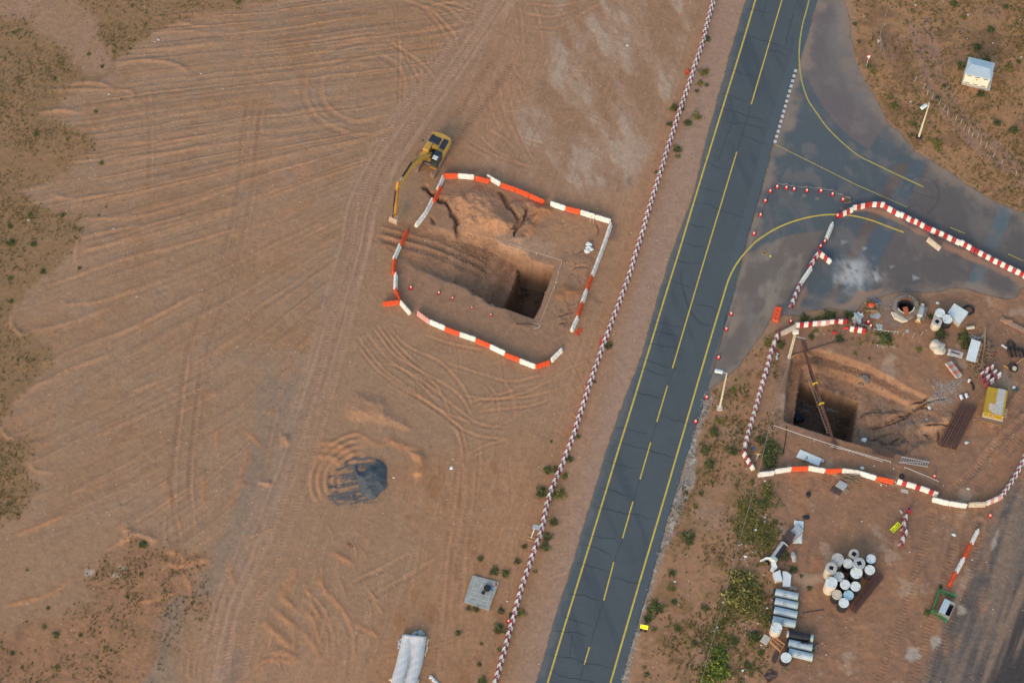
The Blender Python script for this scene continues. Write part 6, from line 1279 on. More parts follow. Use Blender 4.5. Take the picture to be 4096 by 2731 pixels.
for i in range(3):
    x_ = (i-1)*Wk/3; m = MB(); m.box((x_,-Dk/2-.012,Hk/2+.05), (Wk/3-.05,.03,Hk-.35)); dr = m.build('door', M_CRW, o)
    for z in (.42, Hk-.25): m = MB(); m.box((x_,-Dk/2-.035,z), (Wk/3*.6,.03,.14)); m.build('louvre', M_DRK, dr)
    if i: m = MB(); m.box((x_-Wk/6+.1,-Dk/2-.05,Hk/2), (.05,.05,.16)); m.build('handle', M_STL, dr)
    if i == 1: m = MB(); m.box((x_,-Dk/2-.04,Hk*.66), (.26,.02,.22)); m.build('warning_plate', M_RED, dr)
# ---------------------------------------------------------------- chain link fence
fp = [(1105,790),(1190,862),(1228,920),(1268,965),(1338,1015),(1380,1065),(1420,1110),(1498,1160),(1552,1200),(1580,1255),(1625,1285),(1660,1325),(1705,1340),(1738,1400),(1790,1425),(1860,1520),(1945,1590),(2080,1700),(2170,1790)]
o = thing('wire_fence', 'low wire fence with pale leaning posts crossing the scrub', 'fence', on('I', *fp[0])); PP = [on('I', *p) for p in fp]
for p in PP: l_ = rs.uniform(-.12,.12); rm(lambda m: m.cyl(p, (p.x+l_, p.y+.02, p.z+1.35), .04, n=6), 'post', M_GAL, o)
for z in (.5, .9, 1.25): rm(lambda m: m.tube([p+Vector((0,0,z)) for p in PP], .008, n=4), 'wire', M_STL, o)
mf = [(330,1395),(560,1430),(780,1460),(980,1475),(1085,1482)]
o = thing('broken_fence', 'broken pale post and rail fence below the well head', 'fence', on('M', *mf[0])); PP = [on('M', *p) for p in mf]
rm(lambda m: m.tube([p+Vector((0,0,.9)) for p in PP], .035, n=5), 'rail', M_GAL, o)
for p in PP+[on('M', 1250, 1530), on('M', 1570, 1560), on('M', 1830, 1500)]: rm(lambda m: m.cyl(p, (p.x+.08, p.y, p.z+1.1), .035, n=6), 'post', M_GAL, o)
# ---------------------------------------------------------------- well head
wr = Vector((wc.x, wc.y, 0)); o = thing('well_head', 'round well head with a timber collar and a dark open shaft', 'well', wr)
def annulus(mb, r0, r1, z0, z1, n=40, a0=0, a1=360):
    full = a1-a0 >= 360; N_ = n if full else n; vs = []
    for i in range(N_+(0 if full else 1)):
        a = R(a0+(a1-a0)*i/N_); c_, s_ = math.cos(a), math.sin(a); vs += [(r0*c_, r0*s_, z0), (r1*c_, r1*s_, z0), (r1*c_, r1*s_, z1), (r0*c_, r0*s_, z1)]
    k = len(vs)//4; f = []
    for i in range(k if full else k-1):
        j = (i+1) % k
        for a_, b_ in ((0,1),(1,2),(2,3),(3,0)): f.append((4*i+a_, 4*j+a_, 4*j+b_, 4*i+b_))
    if not full: f += [(0,1,2,3)[::-1], tuple(4*(k-1)+q_ for q_ in (0,1,2,3))]
    mb.add(vs, f)
m = MB(); annulus(m, 1.0, 1.13, -4.5, 1.0); m.build('shaft_ring', mat('dark_concrete_ring', AP(62,62,68), .9, .1, 3), o); m = MB(); annulus(m, 1.02, 1.17, 1.0, 1.1, a0=200, a1=350); m.build('ring_lip', M_CRM, o); m = MB(); annulus(m, 1.03, 1.14, 1.0, 1.09, a0=40, a1=140); m.build('rusty_lip', mat('orange_rust', AP(160,84,48), .8, .2, 5), o)
m = MB(); annulus(m, 1.17, 1.62, .0, .9, a0=0, a1=360); m.build('collar', mat('dusty_gray_ring', AP(134,126,122), .9, .15, 4, dirt=AP(110,98,90), dirtamt=.6), o)
for k in range(13):
    a = -100+k*15; 
    m = MB(); m.box((1.45*math.cos(R(a)), 1.45*math.sin(R(a)), .93), (.62,.26,.05), rz=R(a)); m.build('deck_board', M_WOD if k % 3 else M_STL, o)
m = MB(); m.prism([(-1.9,-.75),(-.2,-1.25),(.15,-1.95),(-.6,-2.1),(-1.5,-1.6)], .25, .82); m.build('apron_sheet', M_CRM, o); m = MB(); m.prism([(-.2,-1.45),(.35,-1.3),(.3,-1.75),(-.15,-1.95)], .84, .88); m.build('blue_sheet', mat('dusty_blue', AP(96,116,150), .7, .1, 3), o)
m = MB(); m.box((-.08,-.85,1.2), (.62,1.15,.04), rz=.2, rx=R(8)); m.build('rusty_ramp_plate', mat('orange_rust', (0,0,0)), o)
# canvas heap, plastic sheets, compressor left/right of well
for i, (qd, lab, mm) in enumerate([([(0,440),(180,430),(500,520),(480,700)],'upper fold of brown canvas left of the well head',M_SAK), ([(0,600),(300,560),(600,800),(60,790)],'lower fold of brown canvas left of the well head',M_SAK)]): sheetm('canvas_sheet', 'M', qd, .35, mm, lab, 'canvas', 10, .22, 20+i)
sheetm('blue_sheet', 'M', [(345,330),(510,400),(600,540),(500,520)], .25, mat('dusty_blue', (0,0,0)), 'dusty blue sheet at the top corner of the brown canvas', 'sheet', 6, .05, 22)
p = on('M', 255, 600); m = MB(); m.lump((p.x,p.y,p.z+.55), .42, 4, 2, (1,.8,.4), .15); solo(m, 'orange_bucket', M_ORG, 'orange scrap lying on the brown canvas', 'scrap')
sheetm('plastic_sheet', 'AK', [(350,250),(690,290),(560,680),(240,630)], .2, M_PLS, 'crumpled clear plastic sheet in the weeds north of the pit', 'plastic sheet', 10, .16, 23)
sheetm('plastic_patch', 'AK', [(1110,670),(1350,720),(1330,920),(1180,900)], .04, M_PLS, 'flat pale bluish patch right of the two upright cones', 'plastic sheet', 6, .03, 24)
for i, (x, y, r_) in enumerate([(990,395,.32),(1150,375,.5),(2250,940,.25)]): p = on('AK', x, y); m = MB(); m.cyl((p.x,p.y,p.z), (p.x,p.y,p.z+.06), r_, n=14); solo(m, 'disc_lid', M_GAL, ['smaller pale disc below the brown canvas','larger pale disc below the brown canvas','pale disc near the broken fence'][i], 'lid')
p = on('M', 1800, 830); o = thing('compressor', 'cream and gray compressor unit right of the well head', 'machine', p, R(72))
m = MB(); m.cyl((-1.25,0,.45), (1.25,0,.45), .27, n=16); m.build('tank', M_CRE, o); m = MB(); m.bevbox((0,0,.55), (1.35,.75,.6), .08); m.build('engine_cover', M_GAL, o); m = MB(); m.box((0,-.55,.4), (1.9,.4,.5)); m.build('side_radiator', M_STL, o); m = MB(); m.box((-1.3,0,.25), (.25,.8,.15)); m.build('tow_frame', M_WD2, o)
# pyramid lump, corrugated sheet
q = [at('L', x, y, .35) for x, y in ((400,1090),(440,1000),(730,905),(735,960),(680,1160),(620,1245),(470,1195))]; m = MB(); n = len(q); cx = sum(p.x for p in q)/n; cy = sum(p.y for p in q)/n; tp2 = [at('L', x, y, 1.0) for x, y in ((432,1010),(480,985),(725,905),(730,935),(680,1150),(640,1160),(470,1080))]
m.add([(p.x,p.y,0) for p in q]+[(p.x,p.y,1.0-(.35 if i in (0,6) else 0)) for i, p in enumerate(tp2)], [tuple(range(n,2*n))]+[(i,(i+1)%n,n+(i+1)%n,n+i) for i in range(n)])
b_ = MB(); b_.lump((cx,cy,.3), .9, 12, 3, (1.1,1.0,.85), .22); solo(b_, 'concrete_lump', M_CRM, 'large cream wedge-shaped concrete lump north of the corrugated sheet', 'concrete lump')
sheetm('corrugated_sheet', 'L', [(815,1110),(1122,1190),(1090,1320),(775,1250)], .12, M_GAL, 'corrugated gray sheet with a rusty strip on it', 'sheet', 14, .02, 30, corr=6)
m = MB(); m.beam(at('L', 845, 1175, .25), at('L', 1050, 1250, .25), .14, .04); solo(m, 'rusty_strip', M_RST, 'rusty strip lying on the corrugated sheet', 'strip')
# white roofed stack
q = [(205,418),(412,488),(285,945),(75,882)]; pp = [at('AC', x, y, 1.0) for x, y in q]; o = thing('sheeted_stack', 'white sheet roofing a stack of stored timber', 'covered stack', ((pp[0]+pp[2])/2)*1.0); o.location.z = 0
rm(lambda m: m.prism([(p.x,p.y) for p in pp], .96, 1.0), 'white_sheet', M_SHT, o); ci = (pp[0]+pp[1]+pp[2]+pp[3])/4
for i in range(4): t = .15+.23*i; a_ = pp[0].lerp(pp[3], t); b_ = pp[1].lerp(pp[2], t); rm(lambda m: m.beam((a_.x+.1,a_.y,.5), (b_.x+.35,b_.y,.5), .5, .85), 'timber_bundle', M_WOD, o)
m = MB(); a_ = at('AC', 500, 160, .9); b_ = at('AC', 480, 640, .7); c_ = at('AC', 425, 1020, .5)
for dx in (0, .12): m.beam(a_+Vector((dx,0,0)), b_+Vector((dx,0,-.1)), .1, .1)
m.beam(b_, c_, .09, .09); solo(m, 'long_timbers', M_WOD, 'long pale timbers leaning along the covered stack', 'timber')
for i, (x, y, rx_, ry_, n_, lab) in enumerate([(580,600,.35,.8,26,'tangled brushwood right of the covered stack'), (560,800,.45,.6,22,'lower tangle of sticks right of the covered stack'), (300,1030,.9,.5,34,'heap of broken timber above the striped barriers'), (330,410,.9,.2,10,'white and gray battens across the head of the covered stack'), (350,1250,.8,.35,16,'scattered sticks left of the striped barriers')]):
    pile('AC', x, y, n_, rx_, ry_, lab, [M_WOD, M_WOD, M_WOD, M_GAL, M_WOD][i], seed=40+i, L=(.5,1.3), w_=.08, zt=.5)
p = on('AC', 150, 230); m = MB(); q = on('AC', 240, 200); m.cyl(q+Vector((-.95,-.05,.3)), q+Vector((.1,.12,.3)), .22, n=14); solo(m, 'gas_cylinder', M_CRE, 'cream cylinder lying above the covered stack', 'cylinder')
p = on('AC', 260, 240); m = MB(); m.ring((p.x,p.y,p.z+.1), .75, .035, n=26, sx=1.2, sy=.55); solo(m, 'hose_loop', M_WD2, 'pale hose loop around the cream cylinder', 'hose')
for i, (x, y, r_, lab) in enumerate([(1075,570,.5,'single dark tyre above the tyre heap'),(1060,760,.55,'leftmost tyre of the heap at the right edge'),(1160,740,.58,'second tyre of the heap at the right edge'),(1250,750,.58,'third tyre of the heap at the right edge'),(1330,760,.55,'rightmost tyre of the heap'),(1130,1080,.55,'tyre with a cream hub below the tyre heap')]):
    p = on('AC', x, y); m = MB(); T_ = Matrix.Rotation(R(50 if 0 < i < 5 else 12), 3, 'Y'); m.ring((p.x,p.y,p.z+.35 if 0 < i < 5 else p.z+.16), r_, .15, n=22, m=8, tilt=T_); solo(m, 'tyre', mat('brown_rubber', AP(64,54,52), .85, .3, 5), lab, 'tyre', 'tyres at the right edge')
p = on('AC', 1150, 1110); m = MB(); m.cyl(p, p+Vector((0,0,.5)), .28, n=14); solo(m, 'cream_hub', M_CRE, 'cream cylinder standing in the lower tyre', 'cylinder')
m = MB(); m.beam(on('AC', 920, 1020)+Vector((0,0,.1)), on('AC', 1070, 1110)+Vector((0,0,.1)), .18, .12); solo(m, 'yellow_beam', M_YEL, 'short yellow beam touching the lower tyre', 'beam')
m = MB(); m.beam(on('AC', 1200, 985)+Vector((0,0,.1)), on('AC', 1360, 865)+Vector((0,0,.1)), .14, .1); solo(m, 'timber_plank', M_WD2, 'orange-brown plank below the tyre heap', 'plank')
m = MB(); m.beam(on('AC', 870, 560)+Vector((0,0,.1)), on('AC', 990, 640)+Vector((0,0,.1)), .22, .12); solo(m, 'white_block', M_SHT, 'white bar lying left of the single tyre', 'bar')
m = MB(); p = on('AC', 740, 740); m.lump((p.x,p.y,p.z+.06), .3, 3, 1, (.6,1.1,.25), .3); solo(m, 'red_rag', M_RED, 'dull red rag on bare soil right of the brushwood', 'rag')
m = MB(); a_ = on('E', 1330, 305); b_ = on('E', 1640, 460); m.beam(a_+Vector((0,0,.15)), b_+Vector((0,0,.15)), .5, .3); solo(m, 'half_buried_pipe', M_SHO, 'dusty half-buried pipe at the right edge', 'pipe')
p = on('E', 1400, 330); m = MB(); m.lump((p.x,p.y,p.z+.1), .6, 21, 2, (1.1,.7,.5), .3); solo(m, 'sand_clod', m_soil if False else mat('sand_clod', AP(160,118,90), .95, .15, 3), 'orange clod of soil on the half-buried pipe', 'soil')
p = on('AC', 140, 1370); m = MB(); m.cyl(p, p+Vector((0,0,.4)), .17, n=12); solo(m, 'small_bucket', M_SHT, 'small white and red bucket left of the striped barriers', 'bucket')
m = MB(); q = [on('AC', x, y)+Vector((0,0,.12)) for x, y in ((175,1400),(215,1440),(240,1500),(245,1568))]; m.tube(q, .13, n=8); solo(m, 'black_pipe', M_BLK, 'short black corrugated hose by the small bucket', 'hose')
for i, (x, y) in enumerate([(950,1065),(1000,1050),(648,1165)]): p = on('E', x, y); m = MB(); m.cyl(p+Vector((-.05,.3,.2)), p+Vector((.12,-.3,.2)), .2, n=14); m.lump((p.x+.15, p.y-.3, p.z+.18), .17, i, 1, (1,.6,1), .1, 1); solo(m, 'paint_tin', [M_SHT, M_RST], ['white tin lying above the dark steel beams','rust-stained white tin beside the other tin','cream tin on the rubble at the ramp head'][i], 'tin')
p = on('AL', 920, 400); m = MB(); m.lump((p.x,p.y,p.z+.12), .42, 31, 2, (1.1,.7,.4), .3); solo(m, 'green_tarp_bundle', mat('dark_green_cloth', AP(58,78,74), .9, .2, 4), 'dark green bundle right of the yellow container', 'bundle'); p = on('AL', 880, 350); m = MB(); m.lump((p.x,p.y,p.z+.18), .28, 32, 2, (.8,1.2,.5), .3); solo(m, 'white_bag', M_SHT, 'white bag beside the dark green bundle', 'bag')
# yellow container
pp = [at('AL', x, y, 1.5) for x, y in ((235,278),(735,420),(615,1085),(75,985))]; ang = math.atan2(pp[2].y-pp[1].y, pp[2].x-pp[1].x); ax = Vector((math.cos(ang), math.sin(ang), 0)); ay = Vector((-ax.y, ax.x, 0)); cc = (pp[0]+pp[1]+pp[2]+pp[3])/4; L1 = ((pp[2]-pp[1]).length+(pp[3]-pp[0]).length)/2; W1 = ((pp[1]-pp[0]).length+(pp[2]-pp[3]).length)/2
M_CY = mat('container_yellow', AP(172,140,36), .55, .08, 2, dirt=AP(140,120,50), dirtamt=.5)
o = thing('yellow_container', 'dull yellow container with a broad pale stripe and an open end frame', 'container', (cc.x, cc.y, 0), ang)
m = MB(); m.bevbox((0,0,.83), (L1,W1,1.34), .05); m.build('body', M_CY, o); m = MB(); m.bevbox((-.12,.45*(-1 if False else 1)*0+W1*.20,1.507), (L1*.96,W1*.40,.02), .02); m.build('pale_stripe', M_CON, o); m = MB(); m.prism([(.35,-W1*.30),(L1*.32,-W1*.30),(L1*.46,0),(.35,0)], 1.50, 1.516); m.build('faded_patch', M_TAN, o)
for z in (.1, 1.45): m = MB(); m.box((L1/2+.55,0,z), (.09,W1,.09)); m.build('end_rail', M_CRM if z > 1 else M_YDK, o)
for y in (-W1*.48, -W1*.22, -W1*.02, W1*.48): m = MB(); m.box((L1/2+.27,y,1.42), (.56,.10,.08)); m.build('end_strut', M_CRM, o); 
m = MB(); m.box((L1/2+.28,0,.14), (.6,W1,.1)); m.build('end_deck', M_STL, o)
for i in range(6): m = MB(); m.box((.45+.22*i,W1/2+.22,.9), (.05,.44,.05)); m.build('ladder_rung', M_CRM, o)
# ---------------------------------------------------------------- green fence with gray box
fq = [(862,285),(1370,460),(1290,625)], [(862,285),(612,1010)], [(612,1010),(1060,1380)]
fo = thing('green_plastic_fence', 'green plastic picket barriers on three sides of a gray open box', 'fence', on('Q', 860, 300))
def picket(a, b, n, hgt=1.0):
    A_, B_ = Vector(a), Vector(b)
    for z in (.12, .95): rm(lambda m: m.beam(A_+Vector((0,0,z)), B_+Vector((0,0,z)), .05, .07), 'rail', M_GRN, fo)
    for i in range(n+1): q = A_.lerp(B_, i/n); rm(lambda m: m.box((q.x,q.y,.5), (.05 if 0 < i < n else .12, .16 if 0 < i < n else .2, 1.0), rz=math.atan2((B_-A_).y, (B_-A_).x)), 'picket', M_GRN, fo)
FA, FB = at('Q', 862, 285, 1.0), at('Q', 1365, 460, 1.0); FC = at('Q', 640, 920, 1.0); FD = at('Q', 1080, 1225, 1.0)
for p_ in (FA, FB, FC, FD): p_.z = 0
picket(FA, FB, 9); picket(FA, FC, 12); picket(FC, FD, 9)
gq = [at('Q', x, y, .9) for x, y in ((990,575),(1325,735),(1190,1130),(840,995))]; ang = math.atan2(gq[1].y-gq[0].y, gq[1].x-gq[0].x); cc = (gq[0]+gq[1]+gq[2]+gq[3])/4; a_ = (gq[1]-gq[0]).length; b_ = (gq[3]-gq[0]).length
o = thing('gray_open_box', 'gray box with its lid half open inside the green plastic fence', 'box', (cc.x, cc.y, 0), ang)
for x, y, sx, sy in ((0,b_/2,a_,.06),(0,-b_/2,a_,.06),(a_/2,0,.06,b_-.06),(-a_/2,0,.06,b_-.06)): m = MB(); m.box((x,y,.45), (sx,sy,.9)); m.build('side', M_GAL, o)
m = MB(); m.box((0,0,.06), (a_-.1,b_-.1,.08)); m.build('floor', M_BLK, o); m = MB(); m.box((-a_*.22,0,.93), (a_*.56,b_*1.02,.05)); m.build('lid', M_KRF, o)
topslab('concrete_kerb', 'Q', [(800,250),(1240,480),(1200,640),(1080,560)], .02, M_CON, 'x', 'x') if False else None
# ---------------------------------------------------------------- concrete chamber
cq = [at('AA', x, y, .18) for x, y in ((440,165),(1365,410),(1000,1390),(130,1100))]; ang = math.atan2(cq[1].y-cq[0].y, cq[1].x-cq[0].x); cc = (cq[0]+cq[1]+cq[2]+cq[3])/4; o = thing('inspection_chamber', 'square concrete chamber slab with white outlines and two black lids', 'chamber', (cc.x, cc.y, 0))
rm(lambda m: m.prism([(p.x,p.y) for p in cq], -.05, .18), 'slab', mat('chamber_concrete', AP(150,156,156), .9, .12, 2, dirt=AP(112,112,108), dirtamt=.6), o)
def aa(x, y, z=.19): p = at('AA', x, y, z); return (p.x, p.y)
for seg in (((545,310),(1165,490),(930,1215),(295,1025),(545,310)), ((400,740),(1010,925)), ((340,905),(960,1090))): rm(lambda m: strip(m, [aa(*s) for s in seg], .055, .186), 'white_outline', m_wht, o)
for x, y, r_, h_ in ((945,602,.41,.35), (808,770,.215,.2)):
    p = at('AA', x, y, .18+h_); rm(lambda m: (m.cyl((p.x,p.y,.18), (p.x,p.y,.18+h_), r_, n=28), m.cyl((p.x,p.y,.18+h_), (p.x,p.y,.2+h_), r_*.1, n=8))[0], 'black_lid', M_BLK, o)
p = at('AA', 1062, 620, .3); bl = thing('blue_bracket', 'blue plastic handle frame beside the larger black lid', 'handle', (p.x, p.y, .18), R(-105)); m = MB(); m.box((0,0,.12), (.55,.16,.1)); m.build('bar', M_BLU, bl)
for sx in (-1, 1): m = MB(); m.box((sx*.24,.12,.10), (.07,.4,.08)); m.build('prong', M_BLU, bl)
p = at('AA', 1255, 480, .2); m = MB(); m.lump((p.x,p.y,.2), .2, 6, 2, (.8,1.2,.15), .3); solo(m, 'rust_patch', mat('orange_rust', (0,0,0)), 'rusty orange scrap at the corner of the concrete chamber', 'scrap')
for x, y in ((622,425), (838,1065)): p = at('AA', x, y, .22); rm(lambda m: m.cyl((p.x,p.y,.18), (p.x+.03,p.y+.05,.42), .035, n=8), 'stub_pipe', M_SHT, o)
pt = at('AA', 722, 580, .19); t = text('AV04', .34, (pt.x-cc.x, pt.y-cc.y, .187), R(66), o, m_wht, ext=.002, name='painted_letters', bold=.012)
# ---------------------------------------------------------------- covered rolls at the bottom edge
rl = thing('covered_pipe_rolls', 'two long rolls wrapped in pale fabric at the bottom edge', 'covered rolls', on('AE', 620, 1000))
n, mm_ = 26, 26; Lp = [(500,340),(400,800),(330,1100),(235,1420),(200,1640)]; Rp = [(1115,400),(1040,880),(985,1150),(895,1440),(850,1640)]; Ls_ = spline(np.array(Lp), 8); Rs_ = spline(np.array(Rp), 8); vs = []
for i in range(n+1):
    u = i/n; a_ = Ls_[int(u*(len(Ls_)-1))]; b_ = Rs_[int(u*(len(Rs_)-1))]
    for j in range(mm_+1):
        v = j/mm_; x_ = a_[0]*(1-v)+b_[0]*v; y_ = a_[1]*(1-v)+b_[1]*v; h_ = max(math.sqrt(max(0, 1-((v-.26)/.25)**2)), math.sqrt(max(0, 1-((v-.75)/.25)**2)), .0)*.95
        if u < .35: h_ = max(h_, .72*(1-u/.35)+.35 if .1 < v < .9 else h_)
        h_ += .025*math.sin(i*1.3+j*.5)+.02*math.sin(j*2.2-i*.7); p = at('AE', x_, y_, max(.03, h_)); vs.append((p.x, p.y, max(.03, h_)))
w1 = mm_+1; m = MB(); m.add(vs, [(i*w1+j, (i+1)*w1+j, (i+1)*w1+j+1, i*w1+j+1) for i in range(n) for j in range(mm_)]); e = len(m.v)
m.add([(v[0], v[1], .0) for v in vs], [((i+1)*w1+j, i*w1+j, i*w1+j+1, (i+1)*w1+j+1) for i in range(n) for j in range(mm_)])
for i in range(n): m.f += [(i*w1, e+i*w1, e+(i+1)*w1, (i+1)*w1), ((i+1)*w1+mm_, e+(i+1)*w1+mm_, e+i*w1+mm_, i*w1+mm_)]; m.m += [0, 0]
for j in range(mm_): m.f += [(j+1, e+j+1, e+j, j), (n*w1+j, e+n*w1+j, e+n*w1+j+1, n*w1+j+1)]; m.m += [0, 0]
m.build('fabric_cover', M_CLT, rl, rel=rl.location, smooth=True)
sheetm('cream_cloth', 'AE', [(140,1480),(560,1390),(900,1440),(860,1700)], .35, M_CL2, 'bunched cream cloth over the near ends of the wrapped rolls', 'cloth', 12, .2, 50, smooth=True)
sheetm('loose_hem', 'AE', [(1125,450),(1160,480),(1090,900),(1050,880)], .15, M_CL2, 'loose cream hem along the right side of the wrapped rolls', 'cloth', 8, .08, 51); sheetm('loose_hem', 'AE', [(380,510),(465,470),(460,700),(400,700)], .15, M_CLT, 'ruffled pale hem at the left side of the wrapped rolls', 'cloth', 7, .12, 52)
sheetm('gray_plastic', 'AE', [(740,300),(980,250),(1060,370),(760,340)], .2, M_PLS, 'torn gray plastic sticking out above the wrapped rolls', 'plastic sheet', 7, .15, 53)
p = on('AE', 1290, 1500); m = MB(); 
for i in range(4): m.lump((p.x-.35+.28*i, p.y+.35-.3*i, p.z+.12), .27, 60+i, 2, (1,.9,.6), .3)
solo(m, 'white_sack', M_CLT, 'crumpled pale sack at the bottom edge right of the rolls', 'sack')
# ---------------------------------------------------------------- gravel heap
cg = at('X', 600, 1320, .6); 
def heap(name, c, pts, h, mm, label, cat, seed=1, soft=1.3, lobes=None):
    p = spline(np.vstack([wpts(c, pts), wpts(c, pts)[:1]]))[:-1]; W_, D, S, SG, L = seg_dist(p, 1.0, True); ins = inside(p, W_); X = GX[W_]; Y = GY[W_]
    d = np.where(ins, D, -D)+fbm(X, Y, .9, 5, seed)*(.4 if h > .3 else .12); z = h*sstep(-.1, soft, d)*(1+fbm(X, Y, 1.3, 4, seed+1)*.7)
    if lobes is not None: z = z*np.clip(lobes(X, Y), .05, 1.3)
    zz = np.maximum(Zs[W_], 0)*.6+z+.01+Zs[W_]*.4; keep = (d > .02); kk = keep[:-1,:-1] & keep[1:,:-1] & keep[:-1,1:] & keep[1:,1:]
    if kk.sum() < 4: return None
    me = grid_mesh(name, X, Y, zz, np.zeros(X.shape+(3,)), kk); me.materials.append(mm); co = np.zeros(len(me.vertices)*3); me.vertices.foreach_get('co', co); co = co.reshape(-1, 3); o_ = co.mean(0); o_[2] = co[:,2].min(); me.vertices.foreach_set('co', (co-o_).ravel().astype(np.float32)); me.update()
    o = bpy.data.objects.new(name, me); col.objects.link(o); o.location = o_; return tag(o, label, cat)
M_GRV = mat('blue_grey_gravel', AP(68,80,92), .95, .22, 5, dirt=AP(112,100,90), dirtamt=.75, bump=.08)
heap('gravel_heap', 'X', [(620,1120),(680,1150),(740,1210),(750,1290),(745,1390),(690,1440),(640,1497),(560,1490),(510,1420),(480,1330),(455,1240),(480,1190),(520,1260),(600,1190),(650,1200)], 1.0, M_GRV, 'smooth rounded heap of blue-gray gravel on the sand', 'gravel heap', 200)
M_GR2 = M_GRV; rg = random.Random(12)
for i in range(22):
    x0 = rg.uniform(240, 470); y0 = rg.uniform(1130, 1500); a_ = R(rg.uniform(-28, -2)) if y0 > 1250 else R(rg.uniform(-60, -20)); L_ = rg.uniform(40, 120); wd_ = rg.uniform(16, 34)
    if (x0-600)**2/150000+(y0-1330)**2/42000 > 1.05: continue
    ux, uy = math.cos(a_), math.sin(a_); q = [(x0-ux*L_/2, y0-uy*L_/2), (x0-uy*wd_*.5, y0+ux*wd_*.5), (x0+ux*L_/2, y0+uy*L_/2), (x0+uy*wd_*.5, y0-ux*wd_*.5)]
    hp_ = heap('gravel_streak', 'X', q, rg.uniform(.08,.2), M_GR2, 'thin dragged streak of gravel fanning left from the gray heap', 'gravel', 230+i, .4)
    if hp_: hp_['group'] = 'gravel streaks beside the heap'
p = on('J', 305, 728); m = MB(); 
for i in range(14): a = rs.uniform(0, 6.3); r_ = rs.uniform(0, .45); m.lump((p.x+r_*math.cos(a), p.y+r_*math.sin(a), p.z+.03), rs.uniform(.06,.14), i, 1, (1,1,.7), .3)
solo(m, 'brick_crumbs', mat('brick_red', AP(134,78,56), .9, .15, 5), 'round patch of reddish brick crumbs on the sand below the gravel', 'crumbs')
# bits beside the long barrier row
q = [at('J', x, y, .9) for x, y in ((1420,603),(1468,612),(1455,640),(1412,630))]; o = thing('timber_sign_stand', 'gray board on a timber stand left of the long barrier row', 'sign', on('J', 1405, 690)); rm(lambda m: m.prism([(p.x,p.y) for p in q], .9, .94), 'board', M_GAL, o); a_ = on('J', 1405, 690); rm(lambda m: m.beam((a_.x,a_.y,.1), (q[3].x+.3,q[3].y,.9), .1, .08), 'strut', M_GAL, o)
for dx in (-.2, .2): rm(lambda m: m.beam((a_.x-.5,a_.y+dx+.1,.06), (a_.x+.5,a_.y+dx-.2,.06), .12, .08), 'foot', M_WD2, o)
def netheap(c, x, y, s, label, sx=1, sy=1, seed=1):
    p = on(c, x, y); rs = random.Random(seed); m = MB()
    for i in range(22):
        a = rs.uniform(0, 6.3); r_ = rs.uniform(0, s); b2_ = rs.uniform(0, 6.3); q = Vector((p.x+r_*math.cos(a)*sx, p.y+r_*math.sin(a)*sy, p.z+rs.uniform(.02,.18))); e = q+Vector((.3*math.cos(b2_), .3*math.sin(b2_), rs.uniform(-.03,.06))); f = q+Vector((.3*math.cos(b2_+1.2), .3*math.sin(b2_+1.2), rs.uniform(-.03,.1))); m.add([q, e, f, q+Vector((0,0,-.02)), e+Vector((0,0,-.02)), f+Vector((0,0,-.02))], [(0,1,2),(5,4,3),(0,3,4,1),(1,4,5,2),(2,5,3,0)])
    return solo(m, 'plastic_netting', M_ORG, label, 'netting')
netheap('B', 1503, 1250, .55, 'crumpled orange netting at the southeast corner of the left ring', .7, 1.3, 1); netheap('AH', 690, 165, .4, 'orange netting scrap against the long barrier row', .6, 1.5, 2); netheap('T', 1985, 605, .4, 'orange scrap beside the upper long barrier row', .6, 1.2, 3)
for i, (c, x, y) in enumerate([('T',2098,285),('AH',540,548),('AH',445,818),('J',1370,852),('J',1490,467),('T',2005,655)][:5]): p = on(c, x, y); m = MB(); m.lump((p.x,p.y,p.z+.08), .16, i, 1, (1,.8,.6), .3); solo(m, 'orange_scrap', M_YDK, '%s small orange scrap from the top along the long barrier row' % nth([0,1,2,4,3][i]), 'scrap', 'orange scraps along the barrier row')
p = on('B', 1580, 635); m = MB(); 
for i, (dx, dy, r_) in enumerate(((0,.5,.45),(-.1,0,.42),(-.25,-.5,.4),(.3,-.2,.3))): m.lump((p.x+dx,p.y+dy,p.z+.2), r_, 70+i, 2, (1,.8,.5), .25)
solo(m, 'white_sacks', M_SHT, 'crumpled white sacks by the east side of the left ring', 'sacks')
o = thing('fallen_table_frame', 'small steel frame with a brown board at the north row of the left ring', 'frame', on('B', 1600, 440)); a_ = on('B', 1580, 382)+Vector((0,0,.8)); b2_ = on('B', 1645, 410)+Vector((0,0,.8)); rm(lambda m: m.beam(a_, b2_, .35, .04), 'board', M_RST, o)
for x0, x1 in (((1600,395),(1585,445)), ((1618,400),(1612,452))): rm(lambda m: m.beam(on('B', *x0)+Vector((0,0,.75)), on('B', *x1)+Vector((0,0,.05)), .04, .04), 'leg', M_GAL, o)
p = on('C', 832, 335); m = MB(); m.ring((p.x,p.y,p.z+.3), .38, .04, n=14); m.beam(p+Vector((-.5,.6,.4)), p+Vector((.4,.3,.5)), .14, .06); m.beam(p+Vector((-.4,-.3,.1)), p+Vector((.5,-.2,.3)), .08, .06); m.beam(p+Vector((-.3,.4,.2)), p+Vector((.4,-.4,.2)), .08, .06); solo(m, 'wire_frame_debris', M_WOD, 'broken frame and rope debris at the start of the junction barriers', 'debris')
